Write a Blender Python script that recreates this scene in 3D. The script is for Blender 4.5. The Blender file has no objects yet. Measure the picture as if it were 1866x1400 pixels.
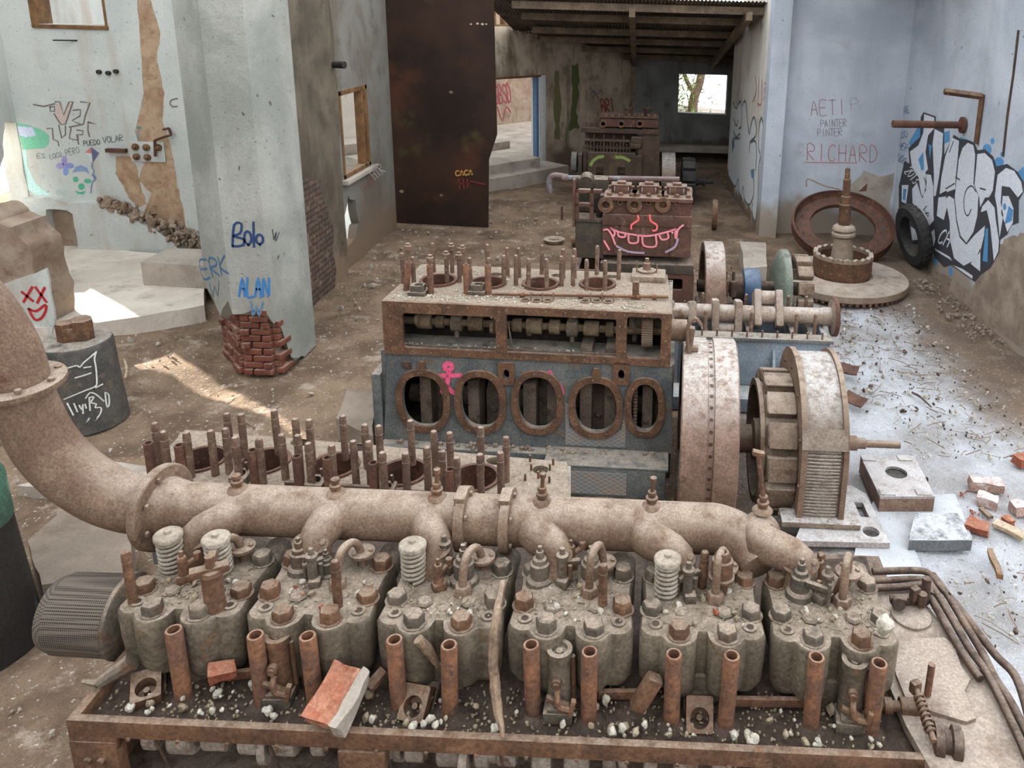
import bpy, bmesh, math, random
from mathutils import Vector, Matrix, Euler, noise
random.seed(7)
scene = bpy.context.scene
col = scene.collection
PI = math.pi

# ------------------------------------------------------------------ camera geometry (also used to measure where things stand)
CAM_H, CAM_F, CAM_CX, CAM_CY, CAM_ROLL = 4.25, 1440.0, 1160.0, 400.0, 0.028
PITCH = math.atan((CAM_CY - 20) / CAM_F)
_U = Vector((0, math.sin(PITCH), math.cos(PITCH)))
FWD = Vector((0, math.cos(PITCH), -math.sin(PITCH)))
_R = Vector((1, 0, 0))
CR, SR = math.cos(CAM_ROLL), math.sin(CAM_ROLL)
RIGHT = CR * _R + SR * _U
UP = -SR * _R + CR * _U
EYE = Vector((0, 0, CAM_H))

def P(x, y, z=None, Y=None, X=None, plane=None):
    """the point of the place seen at pixel x, y of the 1866x1400 photograph, on a known level or plane"""
    d = FWD + RIGHT * ((x - CAM_CX) / CAM_F) - UP * ((y - CAM_CY) / CAM_F)
    if plane is not None:
        t = (plane[0] - EYE).dot(plane[1]) / d.dot(plane[1])
    elif z is not None: t = (z - CAM_H) / d.z
    elif Y is not None: t = Y / d.y
    else: t = X / d.x
    return EYE + d * t

cam_data = bpy.data.cameras.new('camera')
cam = bpy.data.objects.new('camera', cam_data)
col.objects.link(cam)
mw = Matrix((RIGHT, UP, -FWD)).transposed().to_4x4()
mw.translation = EYE
cam.matrix_world = mw
cam_data.sensor_fit = 'HORIZONTAL'
cam_data.sensor_width = 36.0
cam_data.lens = CAM_F / 1866 * 36
cam_data.shift_x = (933 - CAM_CX) / 1866
cam_data.shift_y = (CAM_CY - 700) / 1866
cam_data.clip_start = 0.05
cam_data.clip_end = 300
scene.camera = cam

# ------------------------------------------------------------------ object helpers
def tag(o, label=None, cat=None, group=None, kind=None):
    if label: o['label'] = label
    if cat: o['category'] = cat
    if group: o['group'] = group
    if kind: o['kind'] = kind
    return o

def empty(name, loc, rz=0, label=None, cat=None, group=None):
    o = bpy.data.objects.new(name, None)
    o.empty_display_size = 0.1
    col.objects.link(o)
    o.location = loc
    o.rotation_euler = (0, 0, rz)
    return tag(o, label, cat, group)

def inst(name, mesh, parent=None, M=None, label=None):
    o = bpy.data.objects.new(name, mesh)
    col.objects.link(o)
    if parent: o.parent = parent
    if M is not None: o.matrix_local = M
    if label: o['label'] = label
    return o

def copy_tree(o, parent=None):
    c = o.copy(); col.objects.link(c)
    if parent: c.parent = parent
    for ch in list(o.children): copy_tree(ch, c)
    return c

T = lambda x, y, z: Matrix.Translation((x, y, z))
RX = lambda a: Matrix.Rotation(a, 4, 'X')
RY = lambda a: Matrix.Rotation(a, 4, 'Y')
RZ = lambda a: Matrix.Rotation(a, 4, 'Z')
SC = lambda x, y, z: Matrix.Diagonal((x, y, z, 1))

def frame_to(p0, p1):
    """matrix whose z axis runs p0 -> p1, origin p0"""
    p0, p1 = Vector(p0), Vector(p1)
    z = (p1 - p0).normalized()
    a = Vector((0, 0, 1)) if abs(z.z) < 0.95 else Vector((1, 0, 0))
    x = a.cross(z).normalized(); y = z.cross(x)
    m = Matrix((x, y, z)).transposed().to_4x4(); m.translation = p0
    return m

def smooth_path(pts, n=6):
    pts = [Vector(p) for p in pts]
    out = []
    for i in range(len(pts) - 1):
        p0 = pts[max(i - 1, 0)]; p1 = pts[i]; p2 = pts[i + 1]; p3 = pts[min(i + 2, len(pts) - 1)]
        for k in range(n):
            t = k / n
            out.append(0.5 * ((2 * p1) + (-p0 + p2) * t + (2 * p0 - 5 * p1 + 4 * p2 - p3) * t * t + (-p0 + 3 * p1 - 3 * p2 + p3) * t ** 3))
    out.append(pts[-1])
    return out

class MB:
    def __init__(self): self.bm = bmesh.new(); self.M = Matrix.Identity(4)
    def _v(self, p): return self.bm.verts.new(self.M @ Vector(p))
    def box(self, c, s, M=None, bev=0.0, taper=1.0):
        M = self.M @ T(*c) @ (M if M is not None else Matrix.Identity(4))
        hx, hy, hz = s[0] / 2, s[1] / 2, s[2] / 2
        vs = []
        for sz in (-1, 1):
            k = taper if sz > 0 else 1
            for sx, sy in ((-1, -1), (1, -1), (1, 1), (-1, 1)):
                vs.append(self.bm.verts.new(M @ Vector((sx * hx * k, sy * hy * k, sz * hz))))
        fs = [self.bm.faces.new([vs[i] for i in q]) for q in ((3, 2, 1, 0), (4, 5, 6, 7), (0, 1, 5, 4), (1, 2, 6, 5), (2, 3, 7, 6), (3, 0, 4, 7))]
        if bev > 0:
            es = list({e for f in fs for e in f.edges})
            bmesh.ops.bevel(self.bm, geom=es, offset=bev, segments=2, profile=0.6, affect='EDGES')
        return self
    def b2(self, lo, hi, bev=0.0):
        return self.box([(a + b) / 2 for a, b in zip(lo, hi)], [abs(b - a) for a, b in zip(lo, hi)], bev=bev)
    def loft(self, rings, cap0=True, cap1=True, closed=True):
        R = [[self._v(p) for p in r] for r in rings]
        n = len(R[0])
        for a, b in zip(R[:-1], R[1:]):
            for i in range(n if closed else n - 1):
                j = (i + 1) % n
                try: self.bm.faces.new((a[i], a[j], b[j], b[i]))
                except ValueError: pass
        if cap0: self.bm.faces.new(R[0][::-1])
        if cap1: self.bm.faces.new(R[-1])
        return self
    def lathe(self, prof, M=None, seg=24, a0=0.0, a1=2 * PI, cap=True):
        """prof: list of (r, h); turned round local z of M"""
        M = M if M is not None else Matrix.Identity(4)
        full = abs(a1 - a0 - 2 * PI) < 1e-6
        n = seg if full else seg + 1
        rings = []
        for r, h in prof:
            rings.append([M @ Vector((r * math.cos(a0 + (a1 - a0) * i / seg), r * math.sin(a0 + (a1 - a0) * i / seg), h)) for i in range(n)])
        return self.loft(rings, cap and full and prof[0][0] > 1e-6, cap and full and prof[-1][0] > 1e-6, closed=full)
    def cyl(self, p0, p1, r0, r1=None, seg=16, bev=0.0):
        p0, p1 = Vector(p0), Vector(p1); L = (p1 - p0).length
        r1 = r0 if r1 is None else r1
        pr = [(r0, 0), (r1, L)]
        if bev: pr = [(r0 - bev, 0), (r0, bev), (r1, L - bev), (r1 - bev, L)]
        return self.lathe(pr, frame_to(p0, p1), seg)
    def tube(self, p0, p1, ro, ri, depth=None, seg=18):
        p0, p1 = Vector(p0), Vector(p1); L = (p1 - p0).length
        d = L if depth is None else depth
        return self.lathe([(ro, 0), (ro, L - .004), (ro - .003, L), (ri, L), (ri, L - d + .001), (0.0005, L - d + .001)], frame_to(p0, p1), seg)
    def ring(self, M, ro, ri, t, seg=32):
        """flat annulus about local z of M, thickness t"""
        pr = [(ri, 0), (ro, 0), (ro, t), (ri, t), (ri, 0)]
        return self.lathe(pr, M, seg, cap=False)
    def sweep(self, pts, r, seg=10, smooth=0):
        if smooth: pts = smooth_path(pts, smooth)
        pts = [Vector(p) for p in pts]
        n = len(pts)
        rr = r if hasattr(r, '__len__') else [r] * n
        if len(rr) != n: rr = [rr[min(int(i * (len(rr) - 1) / (n - 1)), len(rr) - 2)] * (1 - (i * (len(rr) - 1) / (n - 1)) % 1) + rr[min(int(i * (len(rr) - 1) / (n - 1)) + 1, len(rr) - 1)] * ((i * (len(rr) - 1) / (n - 1)) % 1) if i < n - 1 else rr[-1] for i in range(n)]
        rings = []; prevx = None
        for i, p in enumerate(pts):
            t = (pts[min(i + 1, n - 1)] - pts[max(i - 1, 0)]).normalized()
            if prevx is None:
                a = Vector((0, 0, 1)) if abs(t.z) < .9 else Vector((1, 0, 0))
                x = a.cross(t).normalized()
            else:
                x = (prevx - t * prevx.dot(t)).normalized()
            y = t.cross(x); prevx = x
            rings.append([p + (x * math.cos(2 * PI * k / seg) + y * math.sin(2 * PI * k / seg)) * rr[i] for k in range(seg)])
        return self.loft(rings)
    def prism(self, outline, holes=(), z0=0.0, z1=1.0, M=None, top_scale=None):
        """extruded 2-D outline (xy) with holes, along local z"""
        M = self.M @ (M if M is not None else Matrix.Identity(4))
        bm = self.bm
        loops = [outline] + list(holes)
        for zz, flip in ((z0, True), (z1, False)):
            es = []; rings = []
            for lp in loops:
                vs = [bm.verts.new(M @ Vector((p[0], p[1], zz))) for p in lp]
                rings.append(vs)
                for i in range(len(vs)): es.append(bm.edges.new((vs[i], vs[(i + 1) % len(vs)])))
            bmesh.ops.triangle_fill(bm, use_beauty=True, use_dissolve=False, edges=es)
            if flip: bot = rings
            else: top = rings
        for a, b in zip(bot, top):
            n = len(a)
            for i in range(n):
                j = (i + 1) % n
                bm.faces.new((a[i], a[j], b[j], b[i]))
        return self
    def hexbolt(self, p, r=.03, h=.04, axis=(0, 0, 1), dome=True, rot=0.3):
        p = Vector(p); ax = Vector(axis).normalized()
        Mx = frame_to(p, p + ax) @ RZ(rot)
        pr = [(r, 0), (r, h * .85), (r * .85, h)] if dome else [(r, 0), (r, h)]
        return self.lathe(pr, Mx, 6)
    def rock(self, c, s, seed=0, sub=1, rough=.25, M=None):
        r = bmesh.ops.create_icosphere(self.bm, subdivisions=sub, radius=1.0)
        Mx = self.M @ T(*c) @ (M if M is not None else Euler((seed * 1.7, seed * 2.3, seed * .9)).to_matrix().to_4x4()) @ SC(*s)
        for v in r['verts']:
            k = 1 + rough * noise.noise(v.co * 1.3 + Vector((seed * 3.1, seed, -seed)))*1.6
            v.co = Mx @ (v.co * k)
        return self
    def build(self, name, mat, parent=None, M=None, angle=38, label=None, recalc=True, weld=False):
        if weld: bmesh.ops.remove_doubles(self.bm, verts=self.bm.verts, dist=1e-5)
        if recalc: bmesh.ops.recalc_face_normals(self.bm, faces=self.bm.faces)
        me = bpy.data.meshes.new(name)
        self.bm.to_mesh(me); self.bm.free()
        for p in me.polygons: p.use_smooth = True
        try: me.set_sharp_from_angle(angle=math.radians(angle))
        except Exception: pass
        for m in (mat if isinstance(mat, (list, tuple)) else [mat]): me.materials.append(m)
        return inst(name, me, parent, M, label)

def oval(cx, cy, hx, hy, n=28, p=2.0):
    """stadium-like superellipse"""
    o = []
    for i in range(n):
        a = 2 * PI * i / n
        c, s = math.cos(a), math.sin(a)
        o.append((cx + hx * math.copysign(abs(c) ** (2 / p), c), cy + hy * math.copysign(abs(s) ** (2 / p), s)))
    return o

def rrect(x0, y0, x1, y1, r, n=5):
    o = []
    for cx, cy, a in ((x1 - r, y1 - r, 0), (x0 + r, y1 - r, PI / 2), (x0 + r, y0 + r, PI), (x1 - r, y0 + r, 1.5 * PI)):
        for i in range(n + 1):
            t = a + PI / 2 * i / n
            o.append((cx + r * math.cos(t), cy + r * math.sin(t)))
    return o

def ragged(pts, amp=.05, n=5, seed=0):
    """roughened closed outline"""
    o = []; m = len(pts)
    for i in range(m):
        a, b = Vector(pts[i]), Vector(pts[(i + 1) % m])
        for k in range(n):
            p = a.lerp(b, k / n)
            if k: p = p + Vector((noise.noise(Vector((p.x * 3 + seed, p.y * 3, 1.3))), noise.noise(Vector((p.x * 3, p.y * 3 + seed, 7.7))))) * amp * 2
            o.append((p.x, p.y))
    return o

# ------------------------------------------------------------------ materials
def srgb(r, g, b):
    f = lambda c: (c / 255) / 12.92 if c / 255 <= .04045 else ((c / 255 + .055) / 1.055) ** 2.4
    return (f(r), f(g), f(b), 1)

class NT:
    def __init__(self, name):
        self.m = bpy.data.materials.new(name); self.m.use_nodes = True
        self.t = self.m.node_tree; self.n = self.t.nodes; self.l = self.t.links
        self.bsdf = self.n['Principled BSDF']
        self.geo = self.n.new('ShaderNodeNewGeometry')
        self.pos = self.geo.outputs['Position']
    def link(self, a, b): self.l.new(a, b)
    def math(self, op, a, b=None, c=None, clamp=False):
        n = self.n.new('ShaderNodeMath'); n.operation = op; n.use_clamp = clamp
        for i, v in enumerate((a, b, c)):
            if v is None: continue
            if isinstance(v, (int, float)): n.inputs[i].default_value = v
            else: self.link(v, n.inputs[i])
        return n.outputs[0]
    def noise(self, scale, detail=4, rough=.55, vec=None, stretch=None, offset=0.0, dist=0.0):
        v = vec or self.pos
        if stretch or offset:
            mp = self.n.new('ShaderNodeMapping')
            if stretch: mp.inputs['Scale'].default_value = stretch
            mp.inputs['Location'].default_value = (offset, offset * 1.7, offset * .6)
            self.link(v, mp.inputs['Vector']); v = mp.outputs[0]
        n = self.n.new('ShaderNodeTexNoise'); n.inputs['Scale'].default_value = scale
        n.inputs['Detail'].default_value = detail; n.inputs['Roughness'].default_value = rough
        n.inputs['Distortion'].default_value = dist
        self.link(v, n.inputs['Vector'])
        return n.outputs['Fac']
    def voronoi(self, scale, feature='F1', vec=None):
        n = self.n.new('ShaderNodeTexVoronoi'); n.inputs['Scale'].default_value = scale; n.feature = feature
        self.link(vec or self.pos, n.inputs['Vector']); return n.outputs['Distance']
    def step(self, v, lo, hi):
        n = self.n.new('ShaderNodeMapRange'); n.interpolation_type = 'SMOOTHSTEP'
        n.inputs[1].default_value = lo; n.inputs[2].default_value = hi
        self.link(v, n.inputs[0]); return n.outputs[0]
    def mix(self, fac, a, b, mode='MIX'):
        n = self.n.new('ShaderNodeMix'); n.data_type = 'RGBA'; n.blend_type = mode
        for s, v in ((n.inputs[0], fac), (n.inputs[6], a), (n.inputs[7], b)):
            if isinstance(v, (int, float)): s.default_value = v
            elif isinstance(v, tuple): s.default_value = v
            else: self.link(v, s)
        return n.outputs[2]
    def xyz(self, v=None):
        n = self.n.new('ShaderNodeSeparateXYZ'); self.link(v or self.pos, n.inputs[0]); return n.outputs
    def up(self): return self.xyz(self.geo.outputs['Normal'])[2]
    def bump(self, h, strength=.4, dist=.01):
        n = self.n.new('ShaderNodeBump'); n.inputs['Strength'].default_value = strength; n.inputs['Distance'].default_value = dist
        self.link(h, n.inputs['Height']); self.link(n.outputs[0], self.bsdf.inputs['Normal'])
    def done(self, c, rough=.85, metal=0.0, spec=.3):
        if isinstance(c, tuple): self.bsdf.inputs['Base Color'].default_value = c
        else: self.link(c, self.bsdf.inputs['Base Color'])
        for k, v in (('Roughness', rough), ('Metallic', metal), ('Specular IOR Level', spec)):
            if isinstance(v, (int, float)): self.bsdf.inputs[k].default_value = v
            else: self.link(v, self.bsdf.inputs[k])
        return self.m

def grimy(name, c1, c2, c3=None, dust=(178, 165, 150), dust_amt=.8, scale=5.0, rough=.8, metal=0.1, bump=.35, spot=.55, fine=60, tone=.88):
    """dirty iron: two tones broken up by noise, rust or paint patches, dust lying on what faces up"""
    t = NT(name)
    c1, c2, c3 = [tuple(v * tone for v in c) if c else None for c in (c1, c2, c3)]
    a = t.step(t.noise(scale, 6, .65), .38, .62)
    c = t.mix(a, srgb(*c1), srgb(*c2))
    if c3: c = t.mix(t.step(t.noise(scale * 1.7, 5, .6, offset=4.2), spot, spot + .12), c, srgb(*c3))
    f = t.noise(fine, 4, .7)
    c = t.mix(t.step(f, .25, .75), t.mix(.55, c, (0, 0, 0, 1)), c) if False else t.mix(1.0, c, t.mix(t.step(f, .3, .7), (.62, .6, .58, 1), (1.18, 1.17, 1.15, 1)), 'MULTIPLY')
    d = t.math('MULTIPLY', t.step(t.up(), .35, .95), t.step(t.noise(scale * 2.2, 6, .7, offset=9), .28, .6))
    d = t.math('MULTIPLY', d, dust_amt)
    dc = t.mix(t.step(t.noise(fine * 1.4, 3, .7, offset=2), .35, .7), srgb(*[int(v * .78) for v in dust]), srgb(*dust))
    c = t.mix(d, c, dc)
    t.bump(t.math('ADD', f, t.math('MULTIPLY', t.noise(scale * 3, 4, .6), 1.5)), bump, .006)
    return t.done(c, rough, metal)

def plaster(name, c1, c2, stain, speck=.5, streak=.6, brick=0.0, scale=.7, dirt_lo=None, dirt_col=(120, 104, 90), moss=0.0, blotch=.52, soot=None):
    t = NT(name)
    big = t.noise(scale, 6, .6, dist=.4)
    c = t.mix(t.step(big, .36, .64), srgb(*c1), srgb(*c2))
    st = t.noise(1.6, 6, .65, stretch=(1, 1, .16), offset=3)
    c = t.mix(t.math('MULTIPLY', t.step(st, .5, .72), streak), c, srgb(*stain))
    bl = t.noise(scale * 2.4, 7, .68, offset=11)
    c = t.mix(t.math('MULTIPLY', t.step(bl, blotch, blotch + .2), .55), c, srgb(*[int(v * .9) for v in stain]))
    if moss:
        ms = t.noise(1.3, 5, .6, stretch=(1, 1, .12), offset=21)
        c = t.mix(t.math('MULTIPLY', t.step(ms, .6, .7), moss), c, srgb(72, 88, 38))
    pits = t.noise(26, 3, .6, offset=5)
    c = t.mix(t.math('MULTIPLY', t.step(pits, .66, .7), speck), c, srgb(82, 76, 70))
    pits2 = t.noise(9, 2, .5, offset=15)
    c = t.mix(t.math('MULTIPLY', t.step(pits2, .73, .755), speck), c, srgb(70, 62, 56))
    fine = t.noise(70, 4, .7)
    c = t.mix(1.0, c, t.mix(t.step(fine, .3, .7), (.86, .86, .86, 1), (1.06, 1.06, 1.06, 1)), 'MULTIPLY')
    if dirt_lo:   # splash dirt along the foot of the wall
        z = t.xyz()[2]
        zz = t.math('ADD', z, t.math('MULTIPLY', t.math('SUBTRACT', t.noise(1.8, 5, .6, offset=8), .5), 1.6))
        c = t.mix(t.math('SUBTRACT', 1.0, t.step(zz, dirt_lo * .25, dirt_lo)), c, srgb(*dirt_col))
    h = t.math('ADD', t.math('MULTIPLY', big, 1.0), t.math('ADD', t.math('MULTIPLY', fine, .35), t.math('MULTIPLY', t.noise(14, 5, .6), .8)))
    t.bump(h, .55, .02)
    return t.done(c, .92, 0, .15)

def plain(name, c, rough=.7, metal=0.0, var=.2, scale=25):
    t = NT(name)
    f = t.noise(scale, 4, .65)
    c = t.mix(1.0, srgb(*c), t.mix(t.step(f, .3, .7), (1 - var, 1 - var, 1 - var, 1), (1 + var * .5, 1 + var * .5, 1 + var * .5, 1)), 'MULTIPLY')
    t.bump(f, .25, .004)
    return t.done(c, rough, metal)
# ------------------------------------------------------------------ the setting
mat_annex = plaster('white_plaster', (206, 208, 204), (186, 191, 188), (166, 130, 100), speck=.5, streak=.45, blotch=.56, scale=.5)
mat_glare_ground = plain('glare_white_ground', (236, 234, 228), .95, 0, .1)  # white stands in for dazzling daylight on the ground outside
mat_pillar = plaster('grey_plaster', (166, 166, 160), (136, 138, 132), (120, 112, 100), speck=.75, streak=.3, blotch=.6, scale=.8)
mat_mossy = plaster('mossy_plaster', (114, 104, 90), (84, 76, 66), (66, 57, 48), speck=.3, streak=.7, moss=.75, scale=.9, dirt_lo=.7, dirt_col=(126, 108, 92))
mat_inner = plaster('grey_brown_plaster', (126, 124, 117), (108, 101, 92), (84, 73, 62), speck=.3, streak=.6, scale=.9, dirt_lo=.9, dirt_col=(122, 104, 88))
mat_right = plaster('blue_white_plaster', (192, 198, 208), (168, 175, 186), (142, 136, 132), speck=.7, streak=.25, blotch=.6, scale=.6, dirt_lo=.75, dirt_col=(150, 138, 126))
mat_part = plaster('cream_plaster', (222, 218, 211), (204, 198, 190), (150, 132, 112), speck=.35, streak=.6, scale=.8, dirt_lo=.5)
mat_far = plaster('dark_grey_plaster', (142, 143, 142), (120, 120, 118), (70, 64, 58), speck=.3, streak=.5, scale=.8, dirt_lo=.5, dirt_col=(90, 78, 68))
mat_oblique = plaster('stained_plaster', (206, 190, 170), (172, 154, 136), (98, 80, 64), speck=.25, streak=.8, moss=.8, blotch=.48, scale=.9, dirt_lo=.5)
mat_sunfloor = plaster('sunlit_pale_floor', (216, 206, 195), (196, 184, 172), (160, 140, 122), speck=.4, streak=.1, scale=1.2)  # pale tone stands in for sun falling on the annex floor
mat_concrete = plaster('dusty_concrete', (176, 166, 156), (152, 142, 132), (128, 110, 96), speck=.4, streak=.1, scale=1.4)
mat_rubble = plaster('crumbled_brickwork', (162, 146, 130), (138, 118, 102), (120, 88, 68), speck=.4, streak=.1, scale=2.5)
mat_timber = grimy('old_timber', (150, 112, 74), (118, 86, 58), (96, 78, 60), scale=4, rough=.85, metal=0, dust_amt=.4)
mat_roofwood = grimy('roof_timber', (150, 130, 110), (118, 102, 86), scale=3, metal=0, dust_amt=.2)
mat_sheet = grimy('corrugated_sheet', (128, 112, 100), (96, 84, 76), (146, 126, 110), scale=2, metal=.1, dust_amt=.1)
mat_brick = grimy('red_brick', (142, 84, 68), (116, 70, 58), (158, 120, 102), dust=(186, 160, 142), scale=4, metal=0, rough=.9, dust_amt=.55)
mat_mortar = plain('mortar', (150, 132, 116), .95, 0, .3)

def plate_material():
    t = NT('rusted_plate')
    c = t.mix(t.step(t.noise(.9, 6, .6), .35, .65), srgb(60, 40, 31), srgb(38, 27, 22))
    c = t.mix(t.math('MULTIPLY', t.step(t.noise(.7, 5, .6, offset=6), .56, .72), .7), c, srgb(92, 54, 36))
    c = t.mix(t.math('MULTIPLY', t.step(t.noise(1.0, 4, .6, offset=13), .6, .72), .55), c, srgb(84, 80, 44))
    f = t.noise(60, 4, .7)
    c = t.mix(1.0, c, t.mix(t.step(f, .3, .7), (.75, .75, .75, 1), (1.15, 1.15, 1.15, 1)), 'MULTIPLY')
    t.bump(f, .3, .005)
    return t.done(c, .62, .25)
mat_plate = plate_material()

def floor_material():
    t = NT('dusty_dirt_floor')
    p = t.xyz()
    n = t.noise(.55, 6, .6, dist=.3)
    nn = t.math('MULTIPLY', t.math('SUBTRACT', n, .5), 4.5)
    brown = t.mix(t.step(t.noise(1.3, 6, .65), .35, .65), srgb(142, 121, 102), srgb(104, 87, 73))
    brown = t.mix(t.math('MULTIPLY', t.step(t.noise(2.6, 6, .7, offset=3), .55, .68), .7), brown, srgb(178, 164, 150))
    pale = t.mix(t.step(t.noise(1.1, 6, .7, offset=5), .35, .66), srgb(190, 193, 200), srgb(154, 152, 152))
    # plaster dust and bluish daylight painted over the right half, bare earth under the right wall
    right = t.step(t.math('ADD', p[0], nn), .6, 2.6)
    foot = t.step(t.math('ADD', p[0], t.math('MULTIPLY', nn, .5)), 3.7, 4.6)
    far = t.step(t.math('ADD', p[1], t.math('MULTIPLY', nn, .8)), 10.2, 12.2)
    m = t.math('MULTIPLY', right, t.math('SUBTRACT', 1.0, t.math('MAXIMUM', foot, far)))
    c = t.mix(m, brown, pale)
    c = t.mix(t.math('MULTIPLY', foot, .6), c, srgb(112, 98, 88))
    chips = t.noise(30, 3, .6, offset=4)
    c = t.mix(t.math('MULTIPLY', t.step(chips, .63, .68), .7), c, srgb(205, 198, 190))
    c = t.mix(t.math('MULTIPLY', t.step(t.noise(22, 4, .7, offset=14), .6, .68), .6), c, srgb(92, 80, 70))
    f = t.noise(80, 4, .7)
    c = t.mix(1.0, c, t.mix(t.step(f, .3, .7), (.78, .77, .76, 1), (1.1, 1.1, 1.1, 1)), 'MULTIPLY')
    h = t.math('ADD', t.math('MULTIPLY', t.noise(7, 6, .7), 1.6), t.math('ADD', t.math('MULTIPLY', f, .3), chips))
    t.bump(h, .8, .03)
    return t.done(c, .95, 0, .1)
mat_floor = floor_material()

def S(o, **k):
    return tag(o, kind='structure', **k)

# floor: trodden earth, gently uneven
def build_floor():
    b = MB(); bm = b.bm
    nx, ny = 200, 260
    x0, x1, y0, y1 = -14, 14, -8, 30
    rows = []
    for j in range(ny + 1):
        r = []
        for i in range(nx + 1):
            x = x0 + (x1 - x0) * i / nx; y = y0 + (y1 - y0) * j / ny
            h = .05 * noise.fractal(Vector((x * .9, y * .9, 0)), .9, 2.0, 4) + .014 * noise.noise(Vector((x * 4.5, y * 4.5, 3)))
            if y > 25: h -= .3
            if .35 < x < 1.78 and 5.95 < y < 7.7: h -= .95    # pit under flywheel and rotor
            r.append(bm.verts.new((x, y, h - .03)))
        rows.append(r)
    for j in range(ny):
        for i in range(nx):
            bm.faces.new((rows[j][i], rows[j][i + 1], rows[j + 1][i + 1], rows[j + 1][i]))
    return S(b.build('floor', mat_floor, angle=180), label='dusty earth floor of the engine hall')
build_floor()

def wall(name, O, u, n, outline, holes=(), thick=.35, mat=None, label=None):
    """wall in the vertical plane through O along u (horizontal unit), its visible face looking along n"""
    u = Vector(u).normalized(); n = Vector(n).normalized(); v = Vector((0, 0, 1))
    M = Matrix((u, v, u.cross(v))).transposed().to_4x4(); M.translation = Vector(O)
    s = 1 if u.cross(v).dot(n) > 0 else -1
    b = MB(); b.prism(outline, holes, min(0, -s * thick), max(0, -s * thick), M)
    o = S(b.build(name, mat, angle=20))
    if label: o['label'] = label
    return o

# --- annex on the left: back wall with high window, side wall with broken opening
YA = 12.6
niche = ragged([(-9.66, -.05), (-9.62, .86), (-9.2, .8), (-9.22, -.05)], .05, 5, 2)
wall('wall_annex_back', (0, YA, 0), (1, 0, 0), (0, -1, 0),
     [(-10.3, -.3), (-5.1, -.3), (-5.1, 5.4), (-10.3, 5.4)],
     holes=[[(-9.43, 3.8), (-9.43, 4.9), (-8.34, 4.9), (-8.34, 3.82)]], thick=.4, mat=mat_annex,
     label='white plastered back wall with drawings, peeling to brown beside the pillar')
side_hole = ragged([(12.56, .9), (12.58, 2.25), (12.36, 2.3), (12.22, 1.75), (12.0, 1.3), (11.6, 1.0), (11.7, .8)], .04, 5, 5)
wall('wall_annex_side', (-10.0, 0, 0), (0, 1, 0), (1, 0, 0),
     [(-8, -.3), (28.0, -.3), (28.0, 9.2), (-8, 9.2)], holes=[side_hole], thick=.3, mat=mat_annex,  # stretched past the annex and raised to block the low sun
     label='side wall of the annex with a broken opening')
b = MB()
for (lo, hi) in (((-9.47, YA - .03, 3.74), (-8.3, YA + .3, 3.8)), ((-9.48, YA - .03, 3.74), (-9.42, YA + .36, 4.9)), ((-8.35, YA - .01, 3.78), (-8.31, YA + .36, 4.9))):
    b.b2(lo, hi, .006)
S(b.build('window_1', mat_timber), label='high window of the annex with a thin timber frame')
# lower projecting course of the annex wall, broken to a slope at its right end
low = ragged([(-10.0, -.2), (-10.0, 1.03), (-9.3, 1.0), (-8.6, .93), (-8.2, .75), (-7.7, .42), (-7.35, .1), (-7.3, -.2)], .05, 6, 1)
b = MB(); b.prism(low, [niche], 0, .18, Matrix.Translation((0, YA, 0)) @ RX(PI / 2))
S(b.build('wall_annex_foot', mat_annex, angle=25), label='thicker foot of the annex wall with a dark niche')
b = MB(); b.b2((-9.75, YA - .02, -.2), (-9.1, YA - .004, .95)); S(b.build('wall_niche_back', mat_rubble))
b = MB()
for i in range(230):
    t = random.random()
    z = 1.0 - .88 * t ** 1.15 + random.uniform(-.05, .06 + .26 * t)
    b.rock((-8.75 + 1.6 * t, YA - random.uniform(.0, .19), max(z, .1)), (random.uniform(.03, .1), random.uniform(.02, .05), random.uniform(.02, .06)), i, 1, .45)
S(b.build('trim_1', mat_rubble), label='crumbling brown masonry along the broken wall foot')

# --- octagonal-looking pillar with its brick footing laid bare
pil = [(-5.19, 9.0), (-4.6, 8.45), (-4.14, 8.45), (-4.06, 9.0), (-4.06, 9.35), (-5.19, 9.35)]
def pz(i, x):   # ragged lower edge of the plaster
    return .66 + .07 * noise.noise(Vector((x * 9, i, 2)))
b = MB()
low_r = []; top_r = []
seg = []
for i in range(len(pil)):
    a, c = Vector(pil[i]), Vector(pil[(i + 1) % len(pil)])
    for k in range(8): seg.append((i, a.lerp(c, k / 8)))
for i, p in seg:
    z = .78 - (.3 if i == 0 else 0) * 0 + .08 * noise.noise(Vector((p.x * 7, p.y * 7, 3)))
    if i == 2: z = .66 - .62 * min(1, max(0, (p.y - 8.55) / .2))
    if i in (3, 4): z = 0
    if i == 0: z = .95 - .3 * (1 - abs((p.x + 4.9) / .3)) + .05 * noise.noise(p.to_3d() * 9)
    low_r.append((p.x, p.y, z)); top_r.append((p.x, p.y, 6.6))
b.loft([low_r, [(x, y, 4.5) for x, y, z in top_r], top_r], True, True)
S(b.build('pillar_1', mat_pillar, angle=15), label='tall grey plastered pillar with blue graffiti and bare brick foot')
b = MB()
inner = [(-5.02, 9.05), (-4.55, 8.53), (-4.2, 8.53), (-4.13, 9.05)]
for cidx in range(10):
    z = .036 + cidx * .083
    for e in range(3):
        a, c = Vector(inner[e]), Vector(inner[e + 1]); L = (c - a).length; d = (c - a) / L
        x = -(.12 if (cidx + e) % 2 else 0)
        while x < L:
            x0, x1 = max(x, 0), min(x + .23, L)
            if x1 - x0 > .05 and random.random() > .04 and not (e == 2 and x > .08):
                q = a + d * ((x0 + x1) / 2); out = random.uniform(-.025, .02)
                nrm = Vector((d.y, -d.x))
                q = q + nrm * out
                b.box((q.x, q.y, z), (x1 - x0 - .012, .14, .064), RZ(math.atan2(d.y, d.x)), .006)
            x += .24
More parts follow.
